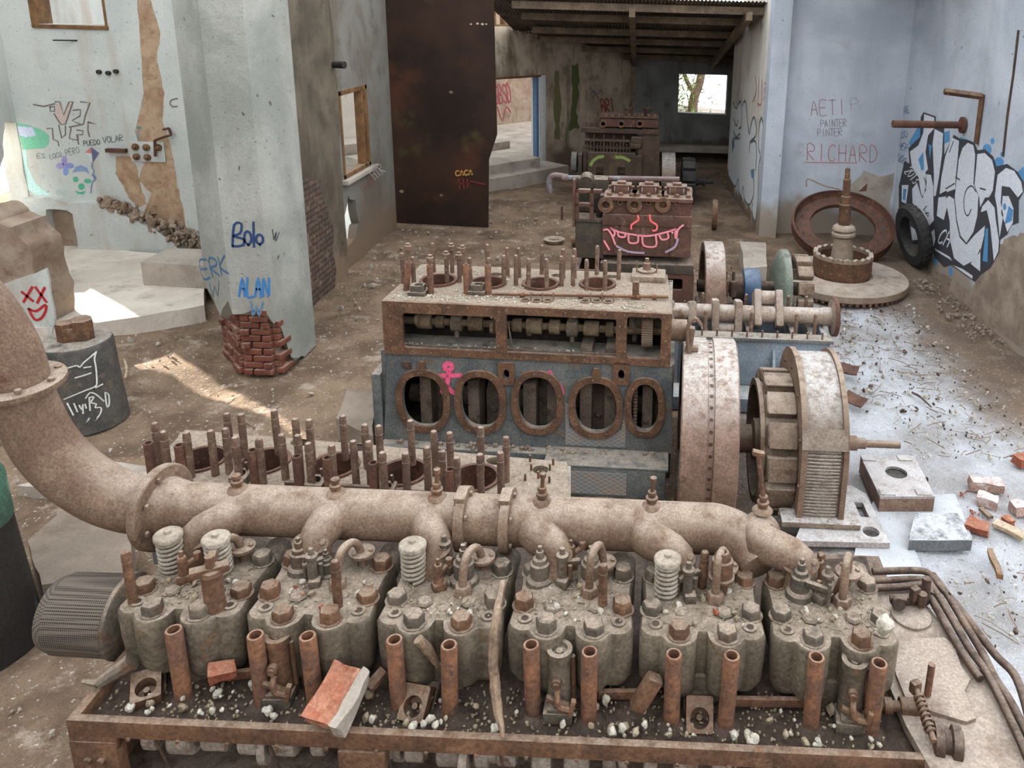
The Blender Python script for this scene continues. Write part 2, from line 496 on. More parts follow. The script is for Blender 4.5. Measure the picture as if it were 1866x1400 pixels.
br = b.build('brick_footing', mat_brick)
br.parent = bpy.data.objects['pillar_1']; br['label'] = 'bare red brick foot of the pillar'
b = MB(); b.loft([[(x * 1, y + .03, -.1) for x, y in inner] + [(-4.1, 9.3, -.1), (-5.1, 9.3, -.1)], [(x, y + .03, .9) for x, y in inner] + [(-4.1, 9.3, .9), (-5.1, 9.3, .9)]])
o = b.build('mortar_core', mat_mortar); o.parent = bpy.data.objects['pillar_1']

# --- inner wall running away from the pillar, with a timber window and a knocked-out hole
XI = -4.75
win2 = [(12.5, 1.48), (12.5, 2.9), (13.78, 2.9), (13.78, 1.48)]
hole2 = ragged([(12.45, .36), (12.4, .9), (12.62, 1.2), (12.95, 1.05), (13.05, .6), (12.85, .38)], .05, 4, 3)
wall('wall_inner', (XI, 0, 0), (0, 1, 0), (1, 0, 0), [(9.2, -.3), (15.1, -.3), (15.1, 6.6), (9.2, 6.6)], [win2, hole2], .14, mat_inner,
     'grey brown inner wall with a timber-framed window and a knocked-out hole')
moss_outline = ragged([(9.2, -.2), (12.25, -.2), (12.22, 1.4), (12.3, 3.0), (12.2, 4.6), (9.2, 4.6)], .03, 6, 8)
b = MB(); b.prism(moss_outline, [], -.07, 0, Matrix(((0, 0, -1, XI), (1, 0, 0, 0), (0, 1, 0, 0), (0, 0, 0, 1))))
S(b.build('trim_2', mat_mossy, angle=20), label='dark mossy plaster layer beside the grey pillar')
rough = ragged([(9.25, -.1), (11.6, -.1), (11.7, .9), (11.2, 1.75), (10.2, 2.1), (9.6, 2.2), (9.4, 1.2)], .09, 6, 4)
def brickwall_material():
    t = NT('dark_bare_brickwork')
    mp = t.n.new('ShaderNodeCombineXYZ'); p = t.xyz(); t.link(p[1], mp.inputs[0]); t.link(p[2], mp.inputs[1])
    bt = t.n.new('ShaderNodeTexBrick'); t.link(mp.outputs[0], bt.inputs['Vector'])
    bt.inputs['Scale'].default_value = 1.0; bt.inputs['Brick Width'].default_value = .24; bt.inputs['Row Height'].default_value = .085
    bt.inputs['Mortar Size'].default_value = .012; bt.inputs['Color1'].default_value = srgb(106, 84, 72); bt.inputs['Color2'].default_value = srgb(84, 70, 62); bt.inputs['Mortar'].default_value = srgb(62, 54, 48)
    n = t.noise(6, 5, .7)
    c = t.mix(t.step(n, .5, .7), bt.outputs['Color'], srgb(128, 112, 98))
    t.bump(t.math('ADD', t.math('MULTIPLY', bt.outputs['Fac'], -1.5), t.noise(18, 5, .7)), .9, .03)
    return t.done(c, .95)
mat_barebrick = brickwall_material()
b = MB(); b.prism(rough, [], -.09, -.02, Matrix(((0, 0, -1, XI), (1, 0, 0, 0), (0, 1, 0, 0), (0, 0, 0, 1))))
S(b.build('trim_3', mat_barebrick, angle=20), label='bare dark brickwork at the foot of the mossy wall')
b = MB()
for lo, hi in (((12.5, 2.82), (13.78, 2.9)), ((12.5, 1.48), (13.78, 1.55)), ((12.5, 1.48), (12.57, 2.9)), ((13.69, 1.48), (13.78, 2.9)), ((13.5, 1.5), (13.56, 2.85))):
    b.b2((XI - .12, lo[0], lo[1]), (XI + .015, hi[0], hi[1]), .006)
S(b.build('window_2', mat_timber), label='timber window frame in the inner wall')
b = MB(); b.b2((XI - .05, 12.42, 1.4), (XI + .1, 13.9, 1.475), .012); o = b.build('window_sill', mat_concrete); o.parent = bpy.data.objects['window_2']
# crossbeam wall above the gap between annex and hall, far above the picture

# --- oblique wall at the far left with a doorway
A = Vector((-4.4, 18.67, 0)); B = Vector((0.0, 24.2, 0))
uo = (B - A).normalized(); no = Vector((uo.y, -uo.x, 0))
LO = (B - A).length
def so(px, py):   # distance along the oblique wall and height of a pixel on it
    q = P(px, py, plane=(A, no)); return ((q - A).dot(uo), q.z)
d0 = so(905, 290)[0]; d1, zt = so(985, 140); zb = so(985, 296)[1]
w0 = so(903, 48); w1 = so(932, 48)
wall('wall_far_left', A, uo, no, [(-1.5, -.3), (LO + .3, -.3), (LO + .3, 5.5), (-1.5, 5.5)],
     [[(d0 - .35, zb), (d0 - .35, zt), (d1, zt), (d1, zb)], [(w0[0] - .1, w0[1]), (w0[0] - .1, 5.0), (w1[0], 5.0), (w1[0], w1[1])]], .35, mat_oblique,
     'stained brown far left wall with green moss streaks and a doorway')
Mo = Matrix((uo, Vector((0, 0, 1)), no)).transposed().to_4x4(); Mo.translation = A
mat_bluepaint = plain('blue_door_paint', (96, 122, 156), .7, 0, .3)
mat_palepaint = plain('pale_door_paint', (214, 216, 214), .8, 0, .15)
b = MB(); b.M = Mo
b.b2((d1 - .05, zb, -.3), (d1 + .005, zt, .02)); b.b2((d1, zb, -.02), (d1 + .17, zt + .04, .025), .004)
dj = S(b.build('door_1', mat_palepaint), label='pale doorway jamb with a blue painted edge')
b = MB(); b.M = Mo; b.b2((d1 - .13, zb + .02, -.16), (d1 - .051, zt, -.02)); o = b.build('door_edge', mat_bluepaint); o.parent = dj
b = MB(); b.M = Mo; b.b2((d0 - .4, zt, -.02), (d1 + .17, zt + .05, .02)); o = b.build('door_lintel', mat_timber); o.parent = dj
b = MB(); b.M = Mo
for k in range(2): b.b2((w0[0] + .02 + k * .3, w0[1], -.2), (w0[0] + .11 + k * .3, 5.0, -.1))
b.b2((w0[0] - .1, w0[1] + .55, -.2), (w1[0], w1[1] + .62, -.08)); b.b2((w0[0] - .1, w0[1], -.3), (w1[0], w1[1] + .04, .0))
S(b.build('window_3', mat_timber), label='small high window with timber bars beside the rusted sheet')
# room behind the doorway
b = MB(); b.M = Mo; b.b2((-1, zb - .25, -6), (17, zb, -.36)); S(b.build('floor_back_room', mat_concrete))
b = MB(); b.M = Mo
b.b2((-1, zb, -3.2), (d1 + .9, zb + .22, -2.2), .02); b.b2((-1, zb + .2, -4.2), (d1 + .9, zb + .5, -3.2), .02)
S(b.build('step_back_room', mat_concrete), label='low concrete platform in the room behind the doorway')
b = MB(); b.M = Mo; b.b2((-1, zb, -4.6), (d0 + .38, 3.2, -4.2)); S(b.build('wall_back_room', mat_part), label='cream wall with maroon graffiti behind the doorway')
b = MB(); b.M = Mo; b.b2((-1, zb, -6.4), (17, 4.3, -6)); S(b.build('wall_back_room_rear', mat_rubble))
b = MB(); b.M = Mo; b.b2((d0 + 1.05, zb, -4.6), (d0 + 1.25, 3.2, -4.35), .01); S(b.build('post_back_room', mat_timber), label='timber post in the room behind the doorway')

# steps below the doorway
b = MB(); b.M = Mo
sA = so(893, 300)[0]
b.prism(ragged([(d0 - .6, .08), (d1 + .42, .08), (d1 + .38, .62), (d0 - .6, .62)], .01, 5, 2), [], 0, .27, RX(0))
b.bm.free(); b = MB()
s1a, s1b = P(880, 352, z=0), P(1036, 322, z=0)
s1u = (s1b - s1a).normalized(); s1n = Vector((-s1u.y, s1u.x, 0))
M1 = Matrix((s1u, s1n, Vector((0, 0, 1)))).transposed().to_4x4(); M1.translation = s1a
L1 = (s1b - s1a).length
b.prism(ragged([(-.6, 0), (L1, 0), (L1, 1.3), (-.6, 1.3)], .02, 6, 2), [], -.1, .3, M1)
S(b.build('step_1', mat_concrete, angle=25), label='long low concrete step in front of the doorway')
b = MB(); b.prism(ragged([(-.55, .42), (L1 - .62, .42), (L1 - .5, 1.4), (-.55, 1.4)], .02, 6, 5), [], .3, .52, M1)
S(b.build('step_2', mat_concrete, angle=25), label='upper concrete step below the doorway threshold')

# --- far wall with window onto trees, bench ledge
wall('wall_far', (0, 24.0, 0), (1, 0, 0), (0, -1, 0), [(-1.0, -.3), (3.2, -.3), (3.2, 4), (-1.0, 4)],
     [[(1.16, 1.3), (1.16, 2.46), (2.62, 2.46), (2.62, 1.28)]], .35, mat_far, 'dark grey far wall with a square window opening')
b = MB(); b.b2((.3, 23.2, .22), (3.0, 24.0, .38), .02); S(b.build('ledge_far', mat_concrete), label='concrete ledge along the foot of the far wall')
# --- partition with graffiti and the right bay
pa, pb = Vector((2.47, 15.2, 0)), Vector((2.27, 19.7, 0))
up_ = (pb - pa).normalized(); nrm_p = Vector((-up_.y, up_.x, 0)) if Vector((-up_.y, up_.x, 0)).x < 0 else Vector((up_.y, -up_.x, 0))
PART = (pa, nrm_p)
wall('wall_partition', pa, up_, nrm_p, [(0, -.3), (4.55, -.3), (4.55, 6), (0, 6)], [], .12, mat_part, 'cream partition wall covered in faded white graffiti')
b = MB(); b.b2((2.44, 15.15, -.3), (2.78, 15.6, 6)); S(b.build('pillar_2', mat_right), label='narrow blue grey pier at the end of the partition')
wall('wall_bay', (0, 15.5, 0), (1, 0, 0), (0, -1, 0), [(2.7, -.3), (5.4, -.3), (5.4, 6), (2.7, 6)], [], .3, mat_right, 'blue grey end wall of the right bay with faint red names')
XR = 5.15
wall('wall_right', (XR, 0, 0), (0, 1, 0), (-1, 0, 0), [(8.3, -.3), (15.6, -.3), (15.6, 6), (8.3, 6)], [], .3, mat_right, 'blue white right wall with large white and blue graffiti')
patch = ragged([(4.5, 1.3), (4.2, .95), (4.25, .5), (5.1, .45), (5.1, 1.28), (4.8, 1.18)], .04, 5, 9)
b = MB(); b.prism(patch, [], 0, .012, Matrix.Translation((0, 15.5, 0)) @ RX(PI / 2))
o = b.build('bare_patch', mat_concrete); o.parent = bpy.data.objects['wall_bay']; o['label'] = 'grey patch of bare render'
# right wall beyond the far room
b = MB(); b.b2((2.9, 15.8, -.3), (3.2, 24.3, 4)); S(b.build('wall_far_right', mat_far))

# --- roof of the far part: corrugated sheets on timber purlins, falling towards the far wall
def roof_z(y): return 3.0 + (24.0 - y) * .186
b = MB(); bm = b.bm
xs = [-3.2 + i * .019 for i in range(int(6.3 / .019))]
ys = [16.2, 18.2, 20.4, 22.4, 24.3]
for k in range(4):
    if k == 0: y0_, y1_ = 16.0, 18.1
    else: y0_, y1_ = ys[k] - .05, ys[k + 1] + .05
    prev = None
    for x in xs:
        h = .018 * math.sin(x * 2 * PI / .076) + (.015 if k % 2 else 0)
        cur = (bm.verts.new((x, y0_, roof_z(y0_) + h)), bm.verts.new((x, y1_, roof_z(y1_) + h)))
        if prev: bm.faces.new((prev[0], cur[0], cur[1], prev[1]))
        prev = cur
o = b.build('roof_sheets', mat_sheet, angle=180, recalc=False); S(o, label='dark corrugated roof sheets over the far end')
md = o.modifiers.new('thickness', 'SOLIDIFY'); md.thickness = .004
b = MB()
for y in (16.3, 17.55, 19.3, 20.7, 22.2, 23.6):
    b.b2((-2.6, y - .06, roof_z(y) - .2), (2.9, y + .06, roof_z(y) - .05), .008)
S(b.build('roof_purlins', mat_roofwood), label='timber purlins under the corrugated roof')
b = MB()
for x in (-.2, 2.1):
    b.loft([[(x - .06, 16.0, roof_z(16) - .36), (x + .06, 16.0, roof_z(16) - .36), (x + .06, 16.0, roof_z(16) - .2), (x - .06, 16.0, roof_z(16) - .2)],
            [(x - .06, 24, roof_z(24) - .36), (x + .06, 24, roof_z(24) - .36), (x + .06, 24, roof_z(24) - .2), (x - .06, 24, roof_z(24) - .2)]])
S(b.build('roof_rafters', mat_roofwood))
# hall roof over the far bays, above the picture
b = MB(); b.b2((2.5, 12.0, 5.9), (5.5, 15.9, 6.0)); S(b.build('roof_hall', mat_sheet))

# --- rusted steel sheet hanging between hall and far room
pl = [P(692, 0, Y=15.2), P(899, 0, Y=15.2), P(906, 245, Y=15.2), P(891, 291, Y=15.2), P(890, 415, Y=15.2), P(713, 406, Y=15.2)]
out = [(p.x, p.z) for p in pl]; out[0] = (out[0][0], 5.55); out[1] = (out[1][0], 5.55)
holes = []
for (x, y, r) in ((858, 44, .016), (870, 43, .02), (879, 44, .022), (886, 44, .014), (822, 168, .03), (732, 349, .035), (804, 356, .03)):
    q = P(x, y, Y=15.2); holes.append(oval(q.x, q.z, r * 1.4, r, 8))
b = MB(); b.prism(out, holes, -.015, 0, Matrix.Translation((0, 15.2, 0)) @ RX(PI / 2))
tag(b.build('steel_sheet', mat_plate), 'tall dark rusted steel sheet standing between hall and far room', 'steel sheet')

# --- annex floor slabs and loose blocks on the left
def slab(name, pxs, z0, z1, mat, seed, amp=.03, struct=False, label=None, cat=None):
    pts = [P(x, y, z=z1) for x, y in pxs]
    b = MB(); b.prism(ragged([(p.x, p.y) for p in pts], amp, 5, seed), [], z0, z1)
    o = b.build(name, mat, angle=25)
    return S(o, label=label) if struct else tag(o, label, cat)
slab('floor_annex', [(143, 592), (255, 577), (372, 556), (372, 470), (60, 440), (-200, 480), (-200, 620)], -.1, .2, mat_sunfloor, 3, .03, True, 'raised concrete floor of the annex')
q0, q1 = P(262, 520, z=.2), P(372, 525, z=.2)
b = MB(); b.prism(ragged([(q0.x, q0.y), (q1.x + .3, q1.y), (q1.x + .3, q1.y + .7), (q0.x, q0.y + .7)], .03, 5, 6), [], .2, .55)
S(b.build('curb_annex', mat_concrete, angle=25), label='broken concrete curb block on the annex floor beside the pillar')
b = MB(); q0 = P(303, 488, z=.3)
b.prism(ragged([(q0.x, q0.y), (q0.x + .8, q0.y + .05), (q0.x + .8, q0.y + .35), (q0.x, q0.y + .3)], .02, 4, 8), [], .2, .34)
S(b.build('curb_annex_low', mat_concrete, angle=25))
# broken wall stub at the left edge with a white panel
b = MB()
for i in range(7):
    t = i / 6
b.prism(ragged([(-9.6, -.1), (-7.4, -.1), (-7.38, .6), (-7.44, 1.2), (-7.6, 1.5), (-7.8, 1.55), (-8.1, 1.66), (-9.6, 1.6)], .07, 7, 4), [], -.55, 0, Matrix.Translation((0, 9.25, 0)) @ RX(PI / 2))
S(b.build('wall_stub', mat_rubble, angle=40), label='broken brown wall stub at the left edge')
wp = [P(-40, 535, Y=9.22), P(84, 489, Y=9.22), P(100, 580, Y=9.22), P(94, 612, Y=9.22), P(50, 640, Y=9.22), P(-40, 650, Y=9.22)]
b = MB(); b.prism(ragged([(p.x, p.z) for p in wp], .012, 5, 2), [], 0, .03, Matrix.Translation((0, 9.25, 0)) @ RX(PI / 2))
wpn = b.build('white_render', mat_annex, angle=25); wpn.parent = bpy.data.objects['wall_stub']; wpn['label'] = 'white render with a red smiling face'
# outside: brick building seen through the broken opening, rubble wall behind the knocked-out hole
mat_outbrick = grimy('pale_brickwork', (190, 140, 112), (205, 180, 160), (216, 190, 120), scale=1.5, metal=0, dust_amt=.2)  # pale, tan and yellow brick tones broken up by noise
b = MB(); b.b2((-9.9, 12.95, -.2), (-5.1, 27, .02)); S(b.build('floor_outside', mat_glare_ground))
b = MB(); b.b2((-15.5, 8, -.3), (-15.0, 17, 1.6)); S(b.build('wall_outside', mat_outbrick), label='pale brick building outside the broken opening')
b = MB()
for i in range(26):
    b.box((-5.45 + random.uniform(-.1, .1), 12.2 + random.random() * 1.2, .1 + (i % 9) * .12), (.24, .26, .1), RZ(random.uniform(-.2, .2)), .01)
S(b.build('wall_rubble_outside', mat_brick), label='broken brickwork behind the knocked-out hole')

# unseen wall added behind the viewer, holding sky light off the front engine
b = MB(); b.b2((-10, -4.4, -.3), (5.5, -4.0, 5.5)); S(b.build('wall_rear_blocker', mat_part))
# ------------------------------------------------------------------ shared iron materials and small hardware
mat_iron = grimy('dusty_cast_iron', (116, 104, 92), (92, 84, 75), (108, 82, 64), dust=(172, 155, 138), scale=6, dust_amt=.85)
mat_head = grimy('green_grey_cast_iron', (130, 118, 102), (102, 91, 78), (124, 92, 68), dust=(168, 152, 136), scale=5, dust_amt=.85, spot=.6)
mat_pipe = grimy('dusty_rust_pipe', (142, 118, 100), (122, 97, 81), (112, 82, 66), dust=(176, 158, 142), scale=5, dust_amt=.9, spot=.6, fine=90)
mat_tube = grimy('orange_rust_tube', (140, 97, 72), (112, 81, 65), (94, 74, 64), dust=(180, 150, 130), scale=9, dust_amt=.6)
mat_rust = grimy('brown_rust', (124, 90, 68), (98, 72, 57), (138, 104, 80), dust=(164, 144, 126), scale=6, dust_amt=.7)
mat_darkrust = grimy('dark_rust', (90, 70, 60), (70, 55, 48), (104, 78, 64), dust=(160, 142, 128), scale=6, dust_amt=.55)
mat_spring = grimy('pale_spring_steel', (188, 178, 164), (160, 148, 134), (140, 118, 100), dust=(180, 166, 150), scale=9, dust_amt=.6, spot=.66)
mat_dirt = grimy('oily_dirt', (70, 56, 48), (50, 39, 34), (96, 80, 68), dust=(112, 94, 82), scale=9, dust_amt=.35, bump=.9, metal=0, spot=.58)
mat_stone = grimy('pale_stone', (205, 200, 188), (186, 176, 160), (196, 190, 170), dust=(214, 208, 196), scale=14, metal=0, dust_amt=.5)
mat_tanstone = grimy('tan_stone', (164, 148, 122), (140, 126, 106), (176, 160, 130), dust=(186, 172, 150), scale=14, metal=0, dust_amt=.5)
mat_wood = grimy('weathered_wood', (150, 126, 104), (124, 102, 84), (110, 90, 76), dust=(178, 160, 140), scale=10, metal=0, dust_amt=.5)
mat_orangebrick = grimy('orange_brick', (170, 96, 72), (146, 82, 63), (190, 146, 120), dust=(196, 150, 124), scale=7, metal=0, dust_amt=.45, rough=.95)
mat_camshaft = grimy('pale_cam_steel', (168, 156, 146), (146, 134, 124), (122, 100, 86), dust=(190, 178, 166), scale=8, dust_amt=.6)

def proto(b, name, mat, angle=38):
    o = b.build(name, mat, angle=angle); me = o.data; bpy.data.objects.remove(o); return me
def nut_mesh(name, r, h, mat, washer=True):
    b = MB()
    if washer: b.cyl((0, 0, -.004), (0, 0, .004), r * 1.18, seg=14)
    b.lathe([(r, .004), (r, h * .8), (r * .86, h * .97), (r * .5, h)], None, 6)
    return proto(b, name, mat)
def stud_mesh(name, r, h, mat):
    b = MB(); b.lathe([(r, 0), (r, h * .8), (r * .86, h * .805), (r * .86, h * .815), (r, h * .82), (r * .98, h * .93), (r * .75, h * .98), (r * .3, h)], None, 12)
    return proto(b, name, mat)
def tube_mesh(name, ro, ri, h, mat, d=.16):
    b = MB(); b.tube((0, 0, 0), (0, 0, h), ro, ri, d, 20); return proto(b, name, mat)
def spring_mesh(name, r, h, wire, turns, mat):
    b = MB(); n = int(turns * 20)
    pts = [(r * math.cos(2 * PI * turns * i / n), r * math.sin(2 * PI * turns * i / n), wire + (h - 2 * wire) * i / n) for i in range(n + 1)]
    b.sweep(pts, wire, 8); return proto(b, name, mat, 60)
HEADNUT = nut_mesh('head_nut', .042, .052, mat_iron)
HOLE = proto(MB().cyl((0, 0, -.02), (0, 0, .0045), .0145, seg=12), 'bolt_hole', mat_dirt)
PLUG = proto(MB().lathe([(.034, 0), (.034, .008), (.026, .016), (.0, .017)], None, 6), 'plug', mat_iron)
HEADNUT_R = nut_mesh('head_nut', .042, .052, mat_rust)
SPRING = spring_mesh('coil', .041, .15, .0095, 6.5, mat_spring)
b = MB(); b.lathe([(.03, 0), (.052, .004), (.052, .016), (.045, .022), (.014, .024), (.012, .034), (.006, .034)], None, 22)
SPRINGCAP = proto(b, 'retainer_plate', mat_spring)
b = MB(); b.lathe([(.05, 0), (.046, .02), (.034, .03), (.034, .085), (.027, .09), (.024, .105), (.015, .11), (.013, .135), (.008, .137), (.008, .155), (.003, .156)], None, 16)
CAGE = proto(b, 'valve_guide', mat_iron)
b = MB(); b.box((0, 0, .02), (.05, .04, .04), None, .006); b.cyl((0, 0, .03), (0, 0, .1), .019, .017, 12); b.hexbolt((0, 0, .1), .018, .02); b.cyl((0, 0, .115), (0, 0, .145), .008, .007, 8)
b.cyl((0, 0, .075), (.05, .02, .09), .011, seg=8); b.hexbolt((.05, .02, .085), .016, .03)
INJ = proto(b, 'injector', mat_rust)
b = MB(); b.box((0, 0, .02), (.045, .07, .04), None, .008); b.cyl((-.008, 0, .02), (-.008, 0, .12), .02, .018, 12); b.lathe([(.021, .12), (.024, .125), (.024, .14), (.012, .145), (.009, .17), (.004, .171)], T(-.008, 0, 0), 12)
b.cyl((.02, .01, .02), (.02, .01, .09), .009, seg=8); b.box((.0, .03, .085), (.1, .022, .02), RZ(.5), .004); b.cyl((-.04, .02, 0), (-.04, .02, .12), .007, seg=8)
INJ2 = proto(b, 'injector', mat_iron)

def engine_frame(x, y, rz, name, label, cat, group=None):
    e = empty(name, (x, y, 0), rz, label, cat, group)
    M = T(x, y, 0) @ RZ(rz)
    e_inv = M.inverted()
    return e, (lambda px, py, **k: e_inv @ P(px, py, **k))

# ------------------------------------------------------------------ engine in the foreground
E1, L1 = engine_frame(-2.0, 2.27, -.02, 'diesel_engine', 'huge foreground engine with six dusty cylinder heads and a thick exhaust pipe', 'engine', 'derelict engines in a row')
DZ = 1.685     # level of the dirty deck
b = MB()       # rail of the tray and the side frame with its opening
b.b2((0, 0, 1.66), (3.24, .03, 1.732), .004)
b.b2((0, 0, 1.60), (.17, .04, 1.665), .003); b.b2((0, -.004, 0), (.17, .05, 1.64), .004)
b.b2((0, .02, 1.0), (.035, 1.15, 1.732), .004)
b.b2((.98, -.004, .6), (1.15, .05, 1.65), .004); b.b2((3.1, -.004, .6), (3.3, .05, 1.65), .004)
for x in (.06, .11, 1.02, 1.1, 3.16): b.hexbolt((x, -.004, 1.56), .014, .012, (0, -1, 0)); 
for i in range(17): b.hexbolt((.22 + i * .18, 0, 1.66), .008, .007, (0, -1, 0))
b.b2((.0, 0, .0), (3.3, .06, 1.32), .01)
b.build('frame', mat_rust, E1, label='rust brown tray rail and side frame')
b = MB(); b.b2((.04, .03, 1.2), (3.2, 1.15, 1.655)); b.b2((.03, .5, 0), (3.2, 1.2, 1.2)); b.build('crankcase', mat_darkrust, E1)
b.bm.free() if b.bm.is_valid else None
# hollow gallery in front of the crankcase block with the camshaft in it
for o in [o for o in E1.children if o.name.startswith('crankcase')]: bpy.data.objects.remove(o)
b = MB(); b.b2((.035, .03, 1.655), (3.22, 1.15, 1.68)); b.b2((.035, .3, .1), (3.22, 1.15, 1.655)); b.b2((.035, .06, 1.3), (3.22, .3, 1.33)); b.build('crankcase', mat_darkrust, E1)
b = MB(); b.cyl((.05, .11, 1.585), (3.2, .11, 1.585), .032, seg=18)
x = .22
ri = random.Random(3)
while x < 3.15:
    w_ = ri.choice((.05, .07, .09)); r_ = ri.choice((.06, .075, .066))
    b.lathe([(r_ - .006, 0), (r_, .006), (r_, w_ - .006), (r_ - .006, w_)], T(x, .11, 1.585) @ RY(PI / 2), 20)
    if ri.random() < .4:
        b.prism(oval(.02, 0, r_ + .02, r_ * .8, 18), [], 0, .03, T(x + w_, .11, 1.585) @ RX(ri.random() * 6) @ RY(PI / 2))
    x += w_ + ri.choice((.03, .05, .06))
b.build('camshaft', mat_camshaft, E1, label='pale worn camshaft behind the rail')
for i in range(7):
    x = .3 + i * .42
    b = MB(); b.sweep([(x, .02, 1.65), (x + .02, .035, 1.52), (x + .05, .05, 1.36)], .005, 6, 4); b.build('oil_wire', mat_darkrust, E1)
# dirt lying in the tray
b = MB(); bm = b.bm; nx, ny = 110, 26; g = []
for j in range(ny + 1):
    r = []
    for i in range(nx + 1):
        x = .036 + 3.1 * i / nx; y = .031 + 1.05 * j / ny
        h = .022 * noise.fractal(Vector((x * 6, y * 6, 2)), .8, 2, 4) + (.02 if y > .3 else 0)
        r.append(bm.verts.new((x, y, DZ + max(-.004, h))))
    g.append(r)
for j in range(ny):
    for i in range(nx): bm.faces.new((g[j][i], g[j][i + 1], g[j + 1][i + 1], g[j + 1][i]))
tag(b.build('oily_dirt', mat_dirt, E1, angle=180), kind='stuff', label='dark oily dirt caked in the tray')

# cylinder heads
ZH = 2.0
HS = 1.05
def head_outline(i):
    pts = []
    r = random.Random(i)
    lobes = [(-.172, .15, .058), (-.085, .115, .066), (.085, .115, .066), (.172, .15, .058)]
    N = 56
    for k in range(N + 1):
        u = -.226 + .452 * k / N
        v = .126 + .06 * abs(u / .226) ** 3
        for (a, c, q) in lobes:
            if abs(u - a) < q: v = min(v, c - math.sqrt(q * q - (u - a) ** 2))
        pts.append((u, v))
    pts += [(.222, .2), (.208, .26), (.212, .36), (.224, .43), (.19, .475), (.1, .485), (0, .49), (-.1, .485), (-.19, .475), (-.224, .43), (-.212, .36), (-.208, .26), (-.222, .2)]
    return pts
heads = []
for i in range(6):
    hx = .295 + .498 * i
    he = empty('cylinder_head', (0, 0, 0)); he.parent = E1; he.location = (hx, .125, ZH); he.scale = (HS, 1, 1)
    heads.append(he)
    b = MB()
    ol = head_outline(i)
    sm = [(u * .97, .3 + (v - .3) * .97) for u, v in ol]
    b.loft([[(u * .9, .3 + (v - .3) * .9, -.25) for u, v in ol], [(u * .985, .3 + (v - .3) * .97, -.21) for u, v in ol], [(u, v, -.12) for u, v in ol], [(u, v, -.012) for u, v in ol], [(u, v, 0) for u, v in sm]], True, False)
    b.prism(sm, [], -.006, .0)
    for (u, v, q) in ((-.172, .155, .05), (-.085, .12, .058), (.085, .12, .058), (.172, .155, .05)):
        b.lathe([(q * .6, -.27), (q * .9, -.235), (q, -.1)], T(u, v + .008, 0), 16)
    b.cyl((0, .29, -.33), (0, .29, -.19), .18, seg=28)
    # crust of dust swelling between the bolts
    for k in range(7):
        b.rock((random.uniform(-.12, .12), random.uniform(.18, .45), -.004), (random.uniform(.05, .09), random.uniform(.04, .07), random.uniform(.008, .02)), i * 9 + k, 2, .2, M=Matrix.Identity(4))
    # hollow bolt bosses left empty
    for (u, v) in ((-.168, .155), (.172, .158)):
        b.ring(T(u, v, -.002), .026, .014, .008, 14)
    b.build('head_casting', mat_head, he, label=None)
    for (u, v) in ((-.168, .155), (.172, .158)): inst('bolt_hole', HOLE, he, T(u, v, 0))
    for (u, v) in ((-.075, .215), (.085, .225)): inst('plug', PLUG, he, T(u, v, 0) @ RZ(u * 30))
    for (u, v) in ((-.085, .112), (.085, .112), (-.182, .225), (.182, .225), (-.176, .41), (.176, .41)):
        if i == 0 and u > 0 and v < .12: pass
        inst('head_nut', HEADNUT_R if (i + int(u * 50)) % 3 == 0 or i in (1,) else HEADNUT, he, T(u, v, 0) @ RZ(random.random()) @ SC(.9, .93, random.uniform(.7, 1.0)))
def on_head(i, px, py, z=ZH):
    q = L1(px, py, z=z); return Vector(((q.x - heads[i].location.x) / HS, q.y - heads[i].location.y, 0))
def spring(i, px, py, tilt=0):
    p = on_head(i, px, py)
    s = inst('valve_spring', SPRING, heads[i], T(*p) @ RX(tilt) @ RZ(random.random() * 6), 'pale coil valve spring')
    inst('retainer_plate', SPRINGCAP, s, T(0, 0, .15))
# sub-parts go no deeper: make each spring one mesh with its plate
def spring(i, px, py, tilt=0):
    p = on_head(i, px, py)
    inst('valve_spring', SPRING_FULL, heads[i], T(*p) @ RX(tilt) @ RZ(random.random() * 6), 'pale coil valve spring')
b = MB(); n = 130
b.sweep([(.041 * math.cos(2 * PI * 6.5 * k / n), .041 * math.sin(2 * PI * 6.5 * k / n), .01 + .135 * k / n) for k in range(n + 1)], .0075, 8)
b.lathe([(.03, .148), (.052, .152), (.052, .166), (.045, .172), (.014, .174), (.012, .186), (.004, .186)], None, 22)
b.cyl((0, 0, 0), (0, 0, .15), .012, seg=8)
SPRING_FULL = proto(b, 'valve_spring', mat_spring, 50)
for (i, x, y, t) in ((0, 317, 1036, .05), (0, 403, 1042, .05), (2, 755, 1056, 0), (4, 1214, 1082, 0)): spring(i, x, y, t)
for (i, x, y, s) in ((1, 548, 1040, 1), (2, 846, 1062, 1.15), (3, 984, 1062, 1.1), (3, 1076, 1062, 1.1), (5, 1456, 1085, 1.1), (1, 597, 1050, .8)):
    inst('valve_guide', CAGE, heads[i], T(*on_head(i, x, y)) @ RZ(x) @ SC(s, s, s))
for (i, x, y, me, r) in ((0, 337, 1062, INJ, .4), (1, 576, 1066, INJ2, .2), (2, 800, 1076, INJ, .6), (3, 1028, 1066, INJ2, -.3), (4, 1256, 1092, INJ2, .1), (5, 1500, 1098, INJ2, 2.2), (2, 815, 1040, INJ2, 1), (3, 1040, 1040, INJ, .3), (5, 1490, 1068, INJ, .9), (1, 590, 1030, INJ, 2)):
    inst('injector', me, heads[i], T(*on_head(i, x, y)) @ RZ(r))
STUDBIG = stud_mesh('stud', .017, .24, mat_rust)
def up_stud(i, px, py, h, mesh=STUDBIG, tilt=0): inst('stud', mesh, heads[i], T(*on_head(i, px, py)) @ RY(tilt) @ SC(1, 1, h / .24), 'rusty upright stud')
